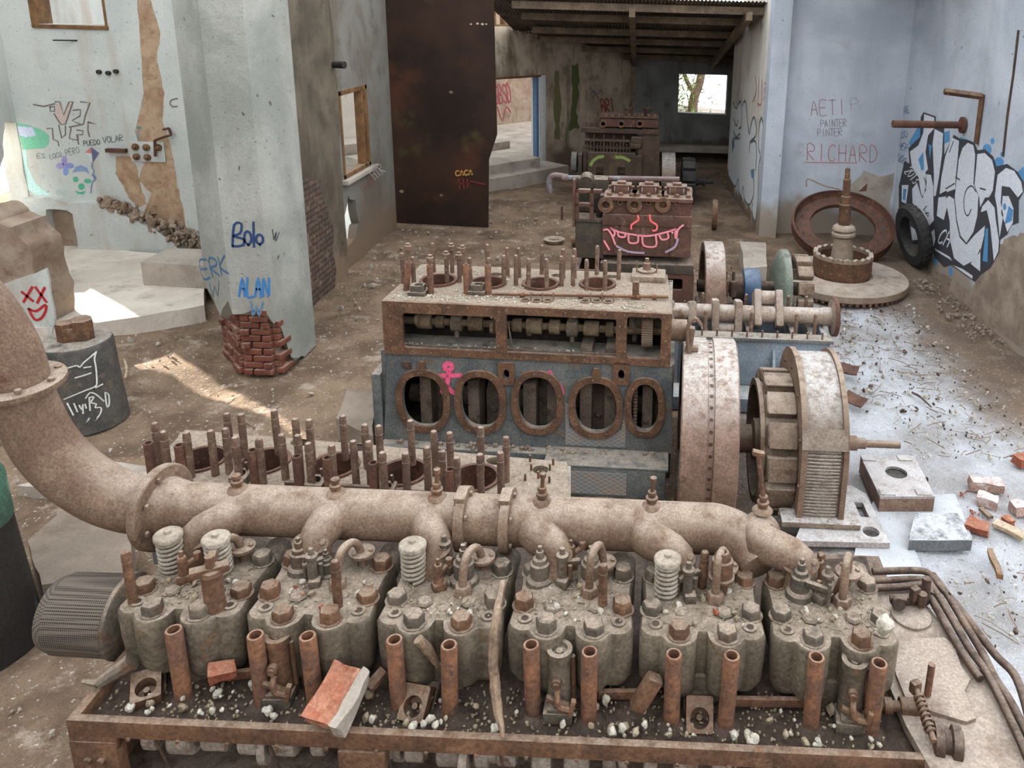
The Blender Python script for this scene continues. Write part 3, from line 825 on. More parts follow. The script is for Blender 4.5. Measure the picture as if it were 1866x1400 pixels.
up_stud(0, 243, 1098, .23); up_stud(1, 617, 1110, .22); up_stud(3, 1098, 1108, .2); up_stud(1, 563, 1012, .1); up_stud(4, 1279, 1070, .17, tilt=.03); up_stud(5, 1522, 1088, .1, tilt=.25)
# large valve cage with cross arm on the first head, capped cage on the fifth
p = on_head(0, 393, 1108)
b = MB(); b.lathe([(.04, 0), (.036, .02), (.036, .15), (.04, .155), (.034, .17), (.016, .175), (.016, .23), (.008, .232)], None, 18)
b.box((-.005, .0, .17), (.13, .04, .03), RZ(.5), .006); b.box((-.03, .05, .16), (.03, .12, .03), RZ(.3), .006)
b.build('valve_cage', mat_rust, heads[0], T(*p), label='tall rusty valve cage with a cross arm')
p = on_head(4, 1313, 1082)
b = MB(); b.lathe([(.026, 0), (.026, .07), (.05, .075), (.05, .085), (.042, .09), (.04, .16), (.032, .165), (.032, .178), (.022, .195), (.013, .197), (.012, .18), (.0, .179)], None, 20)
b.build('valve_cage', mat_rust, heads[4], T(*p), label='dark flanged cap on an upright valve cage')

# exhaust pipe with its branches, flanges, elbow and rising end
MAN = empty('exhaust_manifold', (0, 0, 0)); MAN.parent = E1
yp = .70; zp = 2.125; rp = .105
x0 = L1(322, 938, Y=2.97).x; x1 = L1(1290, 965, Y=2.93).x
x0 = L1(290, 930, Y=2.97).x
b = MB(); b.lathe([(rp + .03, 0), (rp + .02, .05), (rp, .12), (rp, x1 - x0)], T(x0, yp, zp) @ RY(PI / 2), 36)
xe = L1(1400, 990, Y=2.85).x
b.sweep([(x1 - .02, yp, zp), (x1 + .04, yp, zp - .003), (x1 + .12, yp - .02, zp - .02), (x1 + .18, yp - .07, zp - .05), (x1 + .21, yp - .13, zp - .075)], [rp, rp, rp * .98, rp * .9, rp * .8], 28, 4)
b.build('main_pipe', mat_pipe, MAN, label='long dusty rust coloured exhaust pipe')
pins = (384, 580, 778, 980, 1187, 1393)
for i in range(6):
    q = L1(pins[i], 945, z=zp + rp)
    hx = heads[i].location.x
    b = MB()
    b.sweep([(q.x, yp, zp), (q.x - .01, yp - .09, zp + .01), (hx - .09, yp - .15, zp - .03), (hx - .1, yp - .18, zp - .15)], [.085, .08, .068, .066], 20, 4)
    b.prism(oval(0, 0, .075, .045, 24), [], 0, .022, T(hx - .095, yp - .175, zp - .02) @ RX(.9))
    for s in (-1, 1): b.hexbolt(Vector((hx - .095 + s * .052, yp - .185, zp - .003)), .014, .014, (0, -.78, .62))
    b.build('branch_neck', mat_pipe, MAN)
    b = MB(); b.lathe([(.045, 0), (.034, .012), (.02, .016), (.02, .03), (.026, .032), (.026, .042), (.016, .046), (.016, .056), (.02, .058), (.018, .07), (.006, .071)], T(q.x, yp, zp + rp - .006), 14)
    if i in (2, 3, 4):
        b.cyl((q.x, yp, zp + rp + .05), (q.x + .004, yp, zp + rp + .12), .009, seg=10); b.cyl((q.x + .004, yp, zp + rp + .112), (q.x + .004, yp, zp + rp + .13), .014, seg=10)
    if i == 5:
        b.cyl((q.x, yp, zp + rp + .05), (q.x - .03, yp + .03, zp + rp + .24), .011, seg=10); b.box((q.x - .03, yp + .03, zp + rp + .245), (.05, .03, .02), RY(.2), .004)
    b.build('plug_fitting', mat_rust, MAN)
# square clamp flanges half way
for px in (845, 925):
    q = L1(px, 925, Y=2.95)
    b = MB(); b.lathe([(rp, 0), (rp + .03, .004), (rp + .03, .042), (rp, .046)], T(q.x - .02, yp, zp) @ RY(PI / 2), 30)
    for a in range(6): b.hexbolt((q.x + .026, yp + (rp + .012) * math.cos(a * PI / 3 + .4), zp + (rp + .012) * math.sin(a * PI / 3 + .4)), .011, .012, (1, 0, 0))
    b.box((q.x, yp - .02, zp + rp + .015), (.05, .09, .05), RX(.1), .012)
    b.build('clamp_flange', mat_pipe, MAN)
# big flange at the left end and elbow rising towards the camera side
xf = L1(288, 930, Y=2.97).x
b = MB(); b.lathe([(.1, 0), (.178, 0), (.182, .006), (.182, .034), (.176, .04), (.1, .04)], T(xf, yp, zp) @ RZ(-.12) @ RY(PI / 2), 40, cap=False)
for a in range(8): b.hexbolt(Vector((xf + .04, yp + .15 * math.cos(a * PI / 4 + .2), zp + .15 * math.sin(a * PI / 4 + .2))), .013, .012, (1, 0, 0))
b.build('flange', mat_pipe, MAN, label='round bolted flange where the elbow meets the pipe')
el = [(xf + .01, yp, zp), (xf - .1, yp - .005, zp + .01), (xf - .22, yp - .02, zp + .07), (xf - .34, yp - .03, zp + .18), (xf - .42, yp - .04, zp + .32), (xf - .455, yp - .05, zp + .48), (xf - .46, yp - .06, zp + .58)]
b = MB(); b.sweep(el, [.118, .12, .122, .122, .12, .115, .112], 36, 6)
b.build('elbow', mat_pipe, MAN, label='thick elbow rising to the left')
top = Vector(el[-1])
b = MB(); b.lathe([(.1, 0), (.165, 0), (.168, .005), (.168, .026), (.162, .03), (.1, .03)], T(*top) @ RX(.06), 36, cap=False)
for a in range(7): b.hexbolt(top + Vector((.14 * math.cos(a * .9), .14 * math.sin(a * .9), .03)), .014, .014)
b.build('flange', mat_pipe, MAN, label='round bolted flange half way up the elbow')
b = MB(); b.sweep([top + Vector((0, 0, .0)), top + Vector((-.02, -.005, .15)), top + Vector((-.09, -.01, .32)), top + Vector((-.2, -.02, .48)), top + Vector((-.35, -.03, .6))], [.112, .118, .12, .12, .12], 32, 5)
b.build('upper_pipe', mat_pipe, MAN)

# round pipe stubs between heads, small bent oil pipes with disc flanges behind each head
for i in range(6):
    hx = heads[i].location.x
    b = MB(); b.cyl((.17, .44, -.06), (.17, .58, -.06), .055, seg=20, bev=.006); b.build('port_stub', mat_iron, heads[i])
    b = MB()
    pts = [(.055, .27, -.01), (.055, .27, .07), (.06, .3, .14), (.075, .35, .15), (.09, .39, .12), (.1, .41, .05)]
    if i >= 3: pts = [(.055, .29, -.01), (.055, .29, .1), (.06, .31, .17), (.075, .35, .185), (.09, .39, .15), (.1, .41, .05)]
    b.sweep(pts, .016, 10, 5)
    b.hexbolt((.055, pts[0][1], -.005), .035, .05); b.lathe([(.04, .0), (.05, .01), (.05, .022), (.03, .026)], T(.1, .41, .05), 18)
    for a in (0, 2.1, 4.2): b.hexbolt((.1 + .036 * math.cos(a), .41 + .036 * math.sin(a), .074), .009, .01)
    b.cyl((.1, .41, -.02), (.1, .41, .06), .014, seg=8)
    b.build('oil_pipe', mat_pipe, heads[i])

# push-rod tubes standing in the tray
TUBE = tube_mesh('push_rod_tube', .0305, .021, .335, mat_tube)
tubes_top = [(318, 1151), (466, 1158), (564, 1160), (720, 1166), (815, 1175), (971, 1177), (1074, 1187), (1229, 1192), (1330, 1198), (1490, 1200), (1601, 1211)]
for k, (x, y) in enumerate(tubes_top):
    q = L1(x, y, z=2.0)
    inst('push_rod_tube', TUBE, E1, T(q.x, q.y, 1.67) @ RX(random.uniform(-.02, .02)) @ RY(random.uniform(-.02, .03)), None)
    b = MB(); b.lathe([(.075, 0), (.06, .015), (.034, .03)], T(q.x, q.y, 1.675), 14)
    b.build('tube_seat', mat_dirt, E1)
# lifter housings: upright ones on a square foot, and open square boxes
def lifter(px, py, zt, kind, rz=0.0, tilt=0.0):
    q = L1(px, py, z=1.70)
    e = empty('fuel_pump' if kind == 'A' else 'lifter_box', (0, 0, 0)); e.parent = E1
    e.matrix_local = T(q.x, q.y, 1.69) @ RZ(rz) @ RX(tilt)
    if kind == 'A':
        b = MB(); b.box((0, 0, .025), (.11, .1, .05), None, .01); b.box((0, -.02, .056), (.075, .05, .016), None, .005); b.hexbolt((0, -.025, .06), .018, .016)
        b.build('foot', mat_iron, e)
        b = MB(); b.lathe([(.05, .03), (.046, .09), (.042, .17), (.043, .23), (.048, .25), (.048, .275), (.03, .277), (.028, .262), (.0, .262)], T(0, .02, 0) @ RX(-.02), 20); b.hexbolt((0, .02, .262), .016, .012)
        b.build('pump_body', mat_head if zt else mat_rust, e)
        b = MB(); b.lathe([(.02, 0), (.02, .02), (.013, .022), (.013, .03)], T(-.005, -.02, .17) @ RX(PI / 2), 12)
        b.sweep([(.0, -.03, .14), (.0, -.05, .12), (.01, -.055, .09), (.05, -.055, .08)], .012, 8, 4); b.box((.055, -.055, .09), (.018, .02, .07), RY(.2), .003); b.box((.0, -.04, .1), (.09, .02, .015), RY(.4), .003)
        b.cyl((.055, .02, .06), (.05, .02, .25), .009, seg=8)
        b.build('pump_fitting', mat_rust, e)
    else:
        b = MB(); sq = rrect(-.05, -.06, .05, .06, .008); hole = oval(0, -.012, .036, .036, 20)
        b.prism(sq, [hole], 0, .07); b.prism(sq, [], 0, .015); b.cyl((0, -.01, .01), (0, -.01, .05), .011, seg=10); b.build('box_body', mat_rust, e)
        b = MB(); b.box((0, .01, -.02), (.12, .14, .045), None, .012); b.build('foot', mat_darkrust, e)
lifter(512, 1272, 0, 'A', .05); lifter(1018, 1298, 1, 'A', 0); lifter(1547, 1318, 1, 'A', -.12)
lifter(765, 1278, 0, 'B', -.15, .75); lifter(1273, 1295, 0, 'B', 0, .85); lifter(270, 1262, 0, 'B', .5, .3)
# flat bars and loose-looking links fixed along the tray
for (xa, ya, xb, yb) in ((1090, 1265, 1175, 1265), (1330, 1278, 1470, 1280), (385, 1235, 470, 1225)):
    pa_, pb_ = L1(xa, ya, z=1.73), L1(xb, yb, z=1.73)
    b = MB(); m = (pa_ + pb_) / 2; d = pb_ - pa_
    b.box(m, (d.length, .02, .035), RZ(math.atan2(d.y, d.x)), .003); b.build('flat_bar', mat_tube, E1)
# perforated drum filter at the left end
fx0, fx1 = L1(235, 1120, Y=2.72), L1(104, 1120, Y=2.72)
def mesh_material():
    t = NT('perforated_sheet')
    tc = t.n.new('ShaderNodeTexCoord')
    v = t.voronoi(120, vec=tc.outputs['Object'])
    t.n[-1].inputs['Randomness'].default_value = 0
    a = t.step(v, .3, .5)
    c = t.mix(a, srgb(44, 39, 36), srgb(104, 94, 85))
    t.bump(a, .6, .004)
    return t.done(c, .7, .2)
b = MB(); Lf = abs(fx0.x - fx1.x)
b.lathe([(.0, Lf), (.1, Lf), (.14, Lf - .02), (.155, Lf - .06), (.158, 0)], T(fx0.x, fx0.y - .02, 1.8) @ RY(-PI / 2), 40)
b.build('filter_drum', mesh_material(), E1, label='perforated drum filter at the left end')
b = MB(); b.lathe([(.162, -.0), (.166, .004), (.166, .02), (.16, .026), (.1, .05), (.1, .16)], T(fx0.x, fx0.y - .02, 1.8) @ RY(PI / 2), 36); b.build('filter_collar', mat_iron, E1)

# deck plate at the right end with raised panel, pipes, bracket, lever
plate = [L1(x, y, z=1.735) for x, y in ((1590, 1052), (1650, 1058), (1690, 1105), (1745, 1170), (1800, 1240), (1880, 1385), (1905, 1440), (1712, 1430), (1650, 1320), (1600, 1200))]
b = MB(); b.prism([(p.x, p.y) for p in plate], [], 1.70, 1.735); b.prism([(p.x + .01, p.y) for p in plate], [], 1.0, 1.70)
mat_deckplate = grimy('dusty_plate', (170, 154, 142), (150, 132, 120), (150, 118, 98), dust=(188, 173, 160), scale=4, dust_amt=.8, spot=.66)
b.build('end_deck', mat_deckplate, E1, label='dusty pale steel deck at the right end')
pan = [L1(x, y, z=1.745) for x, y in ((1622, 1168), (1720, 1164), (1738, 1178), (1752, 1218), (1768, 1240), (1757, 1262), (1778, 1312), (1760, 1318), (1700, 1300), (1650, 1275), (1632, 1230))]
b = MB(); b.prism([(p.x, p.y) for p in pan], [], 1.735, 1.752); b.build('deck_panel', mat_deckplate, E1)
for path in ([(1590, 1042), (1660, 1040), (1690, 1044), (1712, 1068), (1745, 1105), (1772, 1140), (1815, 1195), (1845, 1225), (1862, 1262), (1880, 1330)],
             [(1590, 1060), (1680, 1056), (1700, 1072), (1730, 1120), (1765, 1180), (1800, 1230), (1850, 1330), (1880, 1400)],
             [(1700, 1048), (1725, 1082), (1760, 1140), (1790, 1190), (1815, 1240), (1842, 1280), (1875, 1345)],
             [(1696, 1090), (1735, 1160), (1770, 1215), (1787, 1238)],
             [(1590, 1072), (1640, 1070), (1690, 1066), (1696, 1085)]):
    pts = [L1(x, y, z=1.765) for x, y in path]
    b = MB(); b.sweep(pts, .0165, 10, 4); b.build('conduit', mat_darkrust, E1, label='dark rusty pipe bent around the end deck')
q = L1(1660, 1122, z=1.74)
b = MB(); b.lathe([(.085, 0), (.085, .012), (.07, .02), (.0, .02)], T(q.x, q.y, 1.735), 26); b.build('round_cover', mat_deckplate, E1)
b = MB(); b.M = T(q.x, q.y + .05, 1.75)
b.box((0, 0, .03), (.16, .03, .04), RZ(.1), .006); b.cyl((-.06, -.01, .03), (-.06, -.06, .05), .026, seg=14); b.cyl((-.09, -.02, .05), (-.02, -.03, .05), .014, seg=10); b.cyl((.05, -.02, .02), (.05, -.02, .08), .02, seg=12); b.cyl((.08, .02, .0), (.08, .03, .12), .02, seg=10); b.box((.02, -.01, .07), (.04, .03, .06), RZ(.5), .006)
b.build('governor_bracket', mat_darkrust, E1, label='dark rusty bracket with rollers')
q = L1(1728, 1372, z=1.72)
b = MB(); b.M = T(q.x, q.y + .02, 1.74) @ RZ(-.2)
b.lathe([(.05, -.05), (.062, -.045), (.062, -.015), (.045, -.01), (.045, .01), (.062, .015), (.062, .045), (.05, .05)], RY(PI / 2), 24); b.box((0, .03, -.03), (.08, .1, .06), None, .01)
b.build('roller_end', mat_darkrust, E1, label='thick dark roller at the corner of the tray')
pa_, pb_ = L1(1702, 1352, z=1.79), L1(1668, 1252, z=1.83)
b = MB(); b.cyl(pa_, pb_, .012, seg=10)
d = (pb_ - pa_); n = 90; fr = frame_to(pa_ + d * .15, pb_)
b.sweep([fr @ Vector((.017 * math.cos(k * .55), .017 * math.sin(k * .55), d.length * .7 * k / n)) for k in range(n + 1)], .005, 6)
b.box(pb_, (.04, .03, .05), RZ(.4), .01)
b.build('lever_spring', mat_rust, E1, label='lever wound with a thin coil spring')
pa_, pb_ = L1(1690, 1266, z=1.76), L1(1690, 1212, z=1.88); pb_ = Vector((pa_.x, pa_.y, 1.9))
b = MB(); b.cyl(pa_, pb_, .014, seg=8); b.build('pin', mat_tube, E1)
pa_, pb_ = L1(1600, 1285, z=1.74), L1(1690, 1292, z=1.74)
b = MB(); b.cyl(pa_, pb_, .02, seg=12); d = (pb_ - pa_).normalized()
b.cyl(pa_ + d * .08, pa_ + d * .15, .034, seg=10); b.cyl(pa_ + d * .02, pa_ + d * .05, .03, seg=12); b.build('control_rod', mat_rust, E1)

# ------------------------------------------------------------------ loose things lying on the foreground engine
def W1(p): return (T(-2.0, 2.27, 0) @ RZ(-.02)) @ Vector(p)
def brick(name, c, size, rot, mat, label, cat='brick', group=None, seed=0, amp=.008):
    b = MB(); hx, hy, hz = [s / 2 for s in size]
    b.box((0, 0, 0), size)
    bmesh.ops.subdivide_edges(b.bm, edges=b.bm.edges[:], cuts=4, use_grid_fill=True)
    for v in b.bm.verts:
        k = Vector((noise.noise(v.co * 14 + Vector((seed, 0, 0))), noise.noise(v.co * 14 + Vector((0, seed, 5))), noise.noise(v.co * 14 + Vector((3, 0, seed)))))
        edge = (abs(v.co.x) / hx > .95) + (abs(v.co.y) / hy > .95) + (abs(v.co.z) / hz > .95)
        v.co += k * amp * (1.6 if edge > 1 else .7)
        if edge > 1: v.co *= .985
    o = b.build(name, mat, None, angle=30)
    o.matrix_world = T(*c) @ Euler(rot).to_matrix().to_4x4()
    return tag(o, label, cat, group)
q = P(618, 1262, z=1.79)
BRK = brick('brick', (q.x, q.y - .045, 1.822), (.118, .2, .065), (.38, .1, -.22), mat_orangebrick, 'big orange brick leaning over the front rail of the foreground engine', seed=3)
LB_ = brick('mortar_lump', (0, 0, 0), (.035, .2, .08), (0, 0, 0), mat_concrete, None, None, seed=5, amp=.012)
LB_.parent = BRK; LB_.matrix_local = T(.077, -.005, .006) @ RZ(-.06); LB_['label'] = 'pale mortar stuck along the right side'
q = P(412, 1216, z=1.79)
brick('brick', (q.x, q.y - .03, 1.8), (.09, .06, .055), (.2, .1, .4), mat_orangebrick, 'small broken orange brick lying under the first cylinder head', seed=9)
def stick(name, pts, r, mat, label, cat):
    b = MB(); b.sweep([Vector(p) for p in pts], r, 8, 5)
    for v in b.bm.verts: v.co += Vector((noise.noise(v.co * 30), noise.noise(v.co * 30 + Vector((5, 5, 5))), 0)) * .004
    return tag(b.build(name, mat), label, cat)
stick('branch', [P(917, 1060, z=2.08), P(905, 1120, z=2.07), P(898, 1190, z=1.97), P(902, 1250, z=1.87), P(908, 1300, z=1.80), P(917, 1345, z=1.755)], [.01, .016, .018, .02, .016, .006], mat_wood, 'long bent branch lying between the third and fourth cylinder heads', 'branch')
stick('wood_piece', [P(762, 1165, z=2.0), P(780, 1185, z=1.95), P(798, 1215, z=1.87)], [.02, .018, .008], mat_wood, 'short split wooden piece leaning on the third cylinder head', 'wood')
b = MB(); pa_, pb_ = P(180, 1246, z=1.765), P(240, 1206, z=1.83)
b.cyl(pa_, pb_, .02, .034, 9); b.cyl(P(150, 1243, z=1.755), pa_, .006, .016, 7)
tag(b.build('iron_bar', mat_iron), 'dusty broken bar lying across the left corner of the tray', 'bar')
b = MB(); pa_, pb_ = P(1163, 1284, z=1.76), P(1190, 1242, z=1.86)
b.M = frame_to(pa_, pb_); b.box((0, 0, .06), (.05, .06, .15), None, .012)
tag(b.build('iron_block', mat_rust), 'rusty square block leaning between the fourth and fifth cylinder heads', 'block')
b = MB(); pa_, pb_ = P(672, 1255, z=1.76), P(700, 1222, z=1.79); b.cyl(pa_, pb_, .022, .022, 7)
tag(b.build('iron_bar', mat_rust), 'short rusty rod beside the big orange brick', 'bar')
# fine gravel and straw lying on heads and in the tray
rg = random.Random(21)
for i in range(6):
    b = MB()
    for k in range(170):
        u, v = rg.uniform(-.18, .18), rg.uniform(.15, .45); s_ = rg.uniform(.002, .0065)
        b.rock((u, v, .003), (s_, s_, s_ * .8), k, 1, .3)
    for k in range(16):
        u, v = rg.uniform(-.15, .15), rg.uniform(.16, .42); a = rg.uniform(0, PI); l = rg.uniform(.02, .07)
        b.sweep([(u, v, .008), (u + l * math.cos(a), v + l * math.sin(a), .008)], .0013, 4)
    tag(b.build('fine_gravel', mat_tanstone, heads[i], angle=30), kind='stuff')
b = MB()
for k in range(900):
    x, y = rg.uniform(.06, 2.98), rg.uniform(.045, .3); s_ = rg.uniform(.003, .009)
    b.rock((x, y, 1.698), (s_, s_ * .8, s_ * .7), k, 1, .35)
tag(b.build('tray_gravel', mat_tanstone, E1, angle=30), kind='stuff', label='fine tan gravel in the oily dirt')
# pale stones on heads and tray
stones = []
for k in range(5):
    b = MB(); b.rock((0, 0, 0), (1, .8, .62), k + 2, 2, .3); stones.append(proto(b, 'stone', mat_stone if k < 3 else mat_tanstone, 30))
RED = None
b = MB(); b.rock((0, 0, 0), (1, .8, .7), 12, 1, .35); RED = proto(b, 'brick_chip', mat_orangebrick, 20)
rs = random.Random(11)
def put_stone(x, y, z, s, label, group, me=None, name='stone', cat='stone'):
    o = inst(name, me or rs.choice(stones), None, T(x, y, z) @ RZ(rs.random() * 6) @ SC(s, s, s))
    return tag(o, label, cat, group)
ordn = ['first', 'second', 'third', 'fourth', 'fifth', 'sixth']
counts = [16, 16, 18, 12, 16, 12]
for i in range(6):
    for k in range(counts[i]):
        u, v = rs.uniform(-.15, .16), rs.uniform(.16, .36)
        p = W1((heads[i].location.x + u, heads[i].location.y + v - .02, ZH))
        put_stone(p.x, p.y, ZH + .012, rs.choice((.007, .008, .011, .014, .018)), 'pale stone chip lying in the dust on the %s cylinder head from the left' % ordn[i], 'stone chips on the %s cylinder head' % ordn[i])
for (i, x, y) in ((1, 540, 1075), (1, 552, 1090), (1, 585, 1112), (1, 500, 1080), (4, 1305, 1122)):
    p = P(x, y, z=ZH)
    put_stone(p.x, p.y, ZH + .014, .02 if i == 4 else .013, 'red brick chip among the stones on the %s cylinder head' % ordn[i], 'red chips on the %s cylinder head' % ordn[i], RED, 'brick_chip', 'brick chip')
p = P(1612, 1150, z=ZH + .05); put_stone(p.x, p.y, ZH + .075, .042, 'large white stone on the right front bolt of the sixth cylinder head', None, stones[0])
for k in range(110):
    x = rs.uniform(.12, 2.95); y = rs.choice((rs.uniform(.045, .09), rs.uniform(.05, .2)))
    p = W1((x, y, 0))
    put_stone(p.x, p.y, 1.724, rs.choice((.008, .01, .013, .017, .022)), 'stone lying in the oily dirt of the front tray', 'stones in the front tray')
# ------------------------------------------------------------------ second engine: open cylinder block bristling with studs
mat_block = grimy('blue_grey_painted_iron', (122, 123, 121), (96, 100, 103), (122, 108, 94), dust=(182, 168, 154), scale=3.5, dust_amt=.85, spot=.55)
mat_blue = grimy('pale_blue_paint', (156, 170, 182), (136, 150, 164), (166, 156, 148), dust=(206, 200, 194), scale=3, dust_amt=.8, spot=.6)
mat_gravel = grimy('gravelly_dust', (160, 142, 124), (128, 111, 96), (186, 174, 160), dust=(178, 162, 146), scale=14, dust_amt=.6, metal=0, spot=.58, bump=.9)
mat_stud = grimy('brown_stud', (136, 108, 92), (112, 88, 76), (150, 126, 110), dust=(186, 168, 152), scale=9, dust_amt=.8)
mat_bore = grimy('rust_bore', (112, 76, 62), (90, 62, 54), (130, 92, 76), dust=(140, 110, 96), scale=5, dust_amt=.4)
E2, L2 = engine_frame(-3.2, 4.52, -.05, 'diesel_engine', 'low cylinder block full of upright studs and open bores, lying behind the thick pipe', 'engine', 'derelict engines in a row')
Z2 = 1.2
cor = [L2(x, y, z=Z2) for x, y in ((262, 905), (1037, 912), (1033, 842), (690, 812), (338, 783), (300, 822))]
bores = [L2(x, y, z=Z2) for x, y in ((367, 838), (483, 842), (609, 850), (735, 862), (865, 872))]
backh = [L2(x, y, z=Z2) for x, y in ((548, 806), (655, 815), (905, 840))]
gear_hole = L2(985, 856, z=Z2)
holes = [oval(p.x, p.y, .15, .15, 32) for p in bores] + [oval(p.x, p.y, .075, .05, 18) for p in backh] + [oval(gear_hole.x, gear_hole.y, .055, .05, 18)]
b = MB(); b.prism([(p.x, p.y) for p in cor], holes, Z2 - .05, Z2); b.build('deck', mat_gravel, E2, label='gravel covered deck with round bores')
b = MB(); b.prism([(p.x, p.y) for p in cor], holes, Z2 - .5, Z2 - .05); b.build('block', mat_block, E2)
cc = [(c.x * .98 + .03, c.y * .9) for c in cor]
b = MB(); b.prism(cc, [], 0, Z2 - .5); b.build('crankcase', mat_block, E2)
for p in bores:
    b = MB(); b.lathe([(.145, -.52), (.145, .012), (.168, .014), (.17, .006), (.17, -.03)], T(p.x, p.y, Z2), 36, cap=False); b.build('cylinder_liner', mat_bore, E2)
b = MB(); s_ = [L2(x, y, z=Z2) for x, y in ((1020, 905), (1040, 905), (1040, 845), (1027, 842))]
b.prism([(p.x, p.y) for p in s_], [], Z2 - .6, Z2 - .02); b.build('end_plate', mat_dustplate if False else mat_block, E2)
STUD2 = stud_mesh('stud', .0245, .34, mat_stud)
tips2 = [(281, 770), (297, 785), (338, 787), (383, 783), (412, 752), (438, 754), (409, 780), (428, 795), (471, 798), (500, 746), (513, 790), (538, 762), (541, 792), (563, 764), (562, 806), (603, 810), (624, 756), (644, 802), (664, 772), (690, 775), (671, 803), (697, 823), (748, 765), (738, 824), (777, 814), (791, 784), (805, 820), (819, 787), (832, 832), (875, 777), (875, 826), (912, 823), (921, 795)]
for x, y in tips2:
    q = L2(x, y, z=Z2 + .335); inst('stud', STUD2, E2, T(q.x, q.y, Z2 - .005) @ RX(random.uniform(-.012, .012)) @ RY(random.uniform(-.012, .012)))
TUBE2 = tube_mesh('push_rod_tube', .031, .02, .26, mat_bore)
for x, y in ((270, 807), (326, 811), (460, 820), (541, 831), (596, 834), (680, 843), (820, 855)):
    q = L2(x, y, z=Z2 + .25); inst('push_rod_tube', TUBE2, E2, T(q.x, q.y, Z2 - .01))
for x, y in ((440, 868), (577, 880), (705, 892), (320, 858)):
    q = L2(x, y, z=Z2 + .03); b = MB()
    b.prism(rrect(-.06, -.05, .06, .05, .012), [oval(0, 0, .034, .034, 16)], 0, .06); b.cyl((.03, .04, .06), (.03, .04, .12), .01, seg=8)
    b.build('lifter_box', mat_iron, E2, T(q.x, q.y, Z2) @ RX(.2))
for k, (x, y) in enumerate(((966, 832), (1008, 838), (968, 848), (1002, 848), (957, 866), (981, 862), (1001, 870))):
    q = L2(x, y, z=Z2 + .04); b = MB(); b.cyl((q.x, q.y, Z2), (q.x, q.y, Z2 + .05), .008, seg=8); b.build('small_stud', mat_rust, E2)
qa, qb = L2(520, 880, z=Z2 + .03), L2(830, 905, z=Z2 + .03)
b = MB(); b.sweep([qa, (qa + qb) / 2 + Vector((0, .02, 0)), qb], .016, 8, 4); b.build('oil_pipe', mat_darkrust, E2)

# ------------------------------------------------------------------ third engine: tall block with camshaft gallery and oval crankcase doors
O3 = Vector((-2.26, 6.65, 0))
E3, L3 = engine_frame(O3.x, O3.y, -.046, 'diesel_engine', 'tall blue grey engine with five oval openings below an open camshaft gallery', 'engine', 'derelict engines in a row')
n3 = (RZ(-.046) @ Vector((0, -1, 0)).to_4d()).to_3d()
def F3(px, py):
    q = L3(px, py, plane=(O3, n3)); return (q.x, q.z)
Z3 = 1.68; W3 = 2.6
# gallery front plate with three windows
def rr(px0, py0, px1, py1, r=.03):
    a = F3(px0, py0); c = F3(px1, py1); return rrect(a[0], c[1], c[0], a[1], r)
gh = [rr(733, 569, 905, 640, .04), rr(923, 572, 1122, 650, .012), rr(1143, 575, 1203, 654, .035)]
b = MB(); b.prism([(0, 1.17), (W3, 1.17), (W3, Z3), (0, Z3)], gh, -.02, .02, RX(PI / 2)); b.build('gallery_frame', mat_rust, E3, label='rust brown bolted frame of the camshaft gallery')
BOLT3 = nut_mesh('frame_bolt', .0095, .008, mat_pipe, False)
def bolt3(x, z, y=-.02): inst('frame_bolt', BOLT3, E3, T(x, y, z) @ RX(PI / 2))
for i in range(15):
    bolt3(.08 + i * .175, Z3 - .035); bolt3(.08 + i * .175, 1.2)
for z in (1.3, 1.42, 1.54):
    bolt3(.07, z); bolt3(2.55, z); bolt3(.99 + .06, z); bolt3(.99 + .0, z + .03); bolt3(2.14, z); bolt3(2.19, z)
# hollow body: sides, back, deck, crankcase front with the oval openings
ovs = [(772, 730, 38, 47), (876, 732, 36, 47), (980, 733, 36, 48), (1086, 742, 38, 46), (1175, 742, 25, 44)]
oh = []; ocs = []
for (cx_, cy_, hx_, hy_) in ovs:
    c = F3(cx_, cy_); r_ = F3(cx_ + hx_, cy_); t_ = F3(cx_, cy_ - hy_)
    ocs.append((c[0], c[1], r_[0] - c[0], t_[1] - c[1])); oh.append(oval(c[0], c[1], r_[0] - c[0], t_[1] - c[1], 36, 2.4))
sm_h = [oval(*F3(923, 681), .03, .055, 16), oval(*F3(1132, 684), .03, .05, 16)]
b = MB(); b.prism([(-.06, .29), (W3 + .05, .29), (W3 + .02, 1.17), (.02, 1.17)], oh + sm_h, -.045, 0, T(0, .0, 0) @ RX(PI / 2) @ T(0, 0, -.0)); 
b.build('crankcase_front', mat_block, E3, T(0, .0, 0), label='blue grey crankcase side with five oval openings')
for k, (cx_, cz_, hx_, hz_) in enumerate(ocs):
    b = MB(); b.prism(oval(cx_, cz_, hx_ + .058, hz_ + .058, 40, 2.4), [oval(cx_, cz_, hx_ - .002, hz_ - .002, 36, 2.4)], 0, .03, RX(PI / 2))
    if k in (0, 3): b.prism([(cx_ - .05, cz_ + hz_ + .03), (cx_ + .05, cz_ + hz_ + .03), (cx_ + .025, cz_ + hz_ + .14), (cx_ - .025, cz_ + hz_ + .14)], [], .0, .028, RX(PI / 2))
    b.build('door_ring', mat_rust, E3, label='oval rust brown rim')
    for j in range(9):
        a = j * 2 * PI / 9 + .3
        inst('frame_bolt', BOLT3, E3, T(cx_ + (hx_ + .03) * math.cos(a), -.03, cz_ + (hz_ + .03) * math.sin(a)) @ RX(PI / 2))
for px in (923, 1132):
    c = F3(px, 682); b = MB(); b.prism(rrect(c[0] - .075, c[1] - .1, c[0] + .075, c[1] + .12, .02), [oval(c[0], c[1], .03, .055, 16)], 0, .02, RX(PI / 2)); b.build('breather_plate', mat_rust, E3)
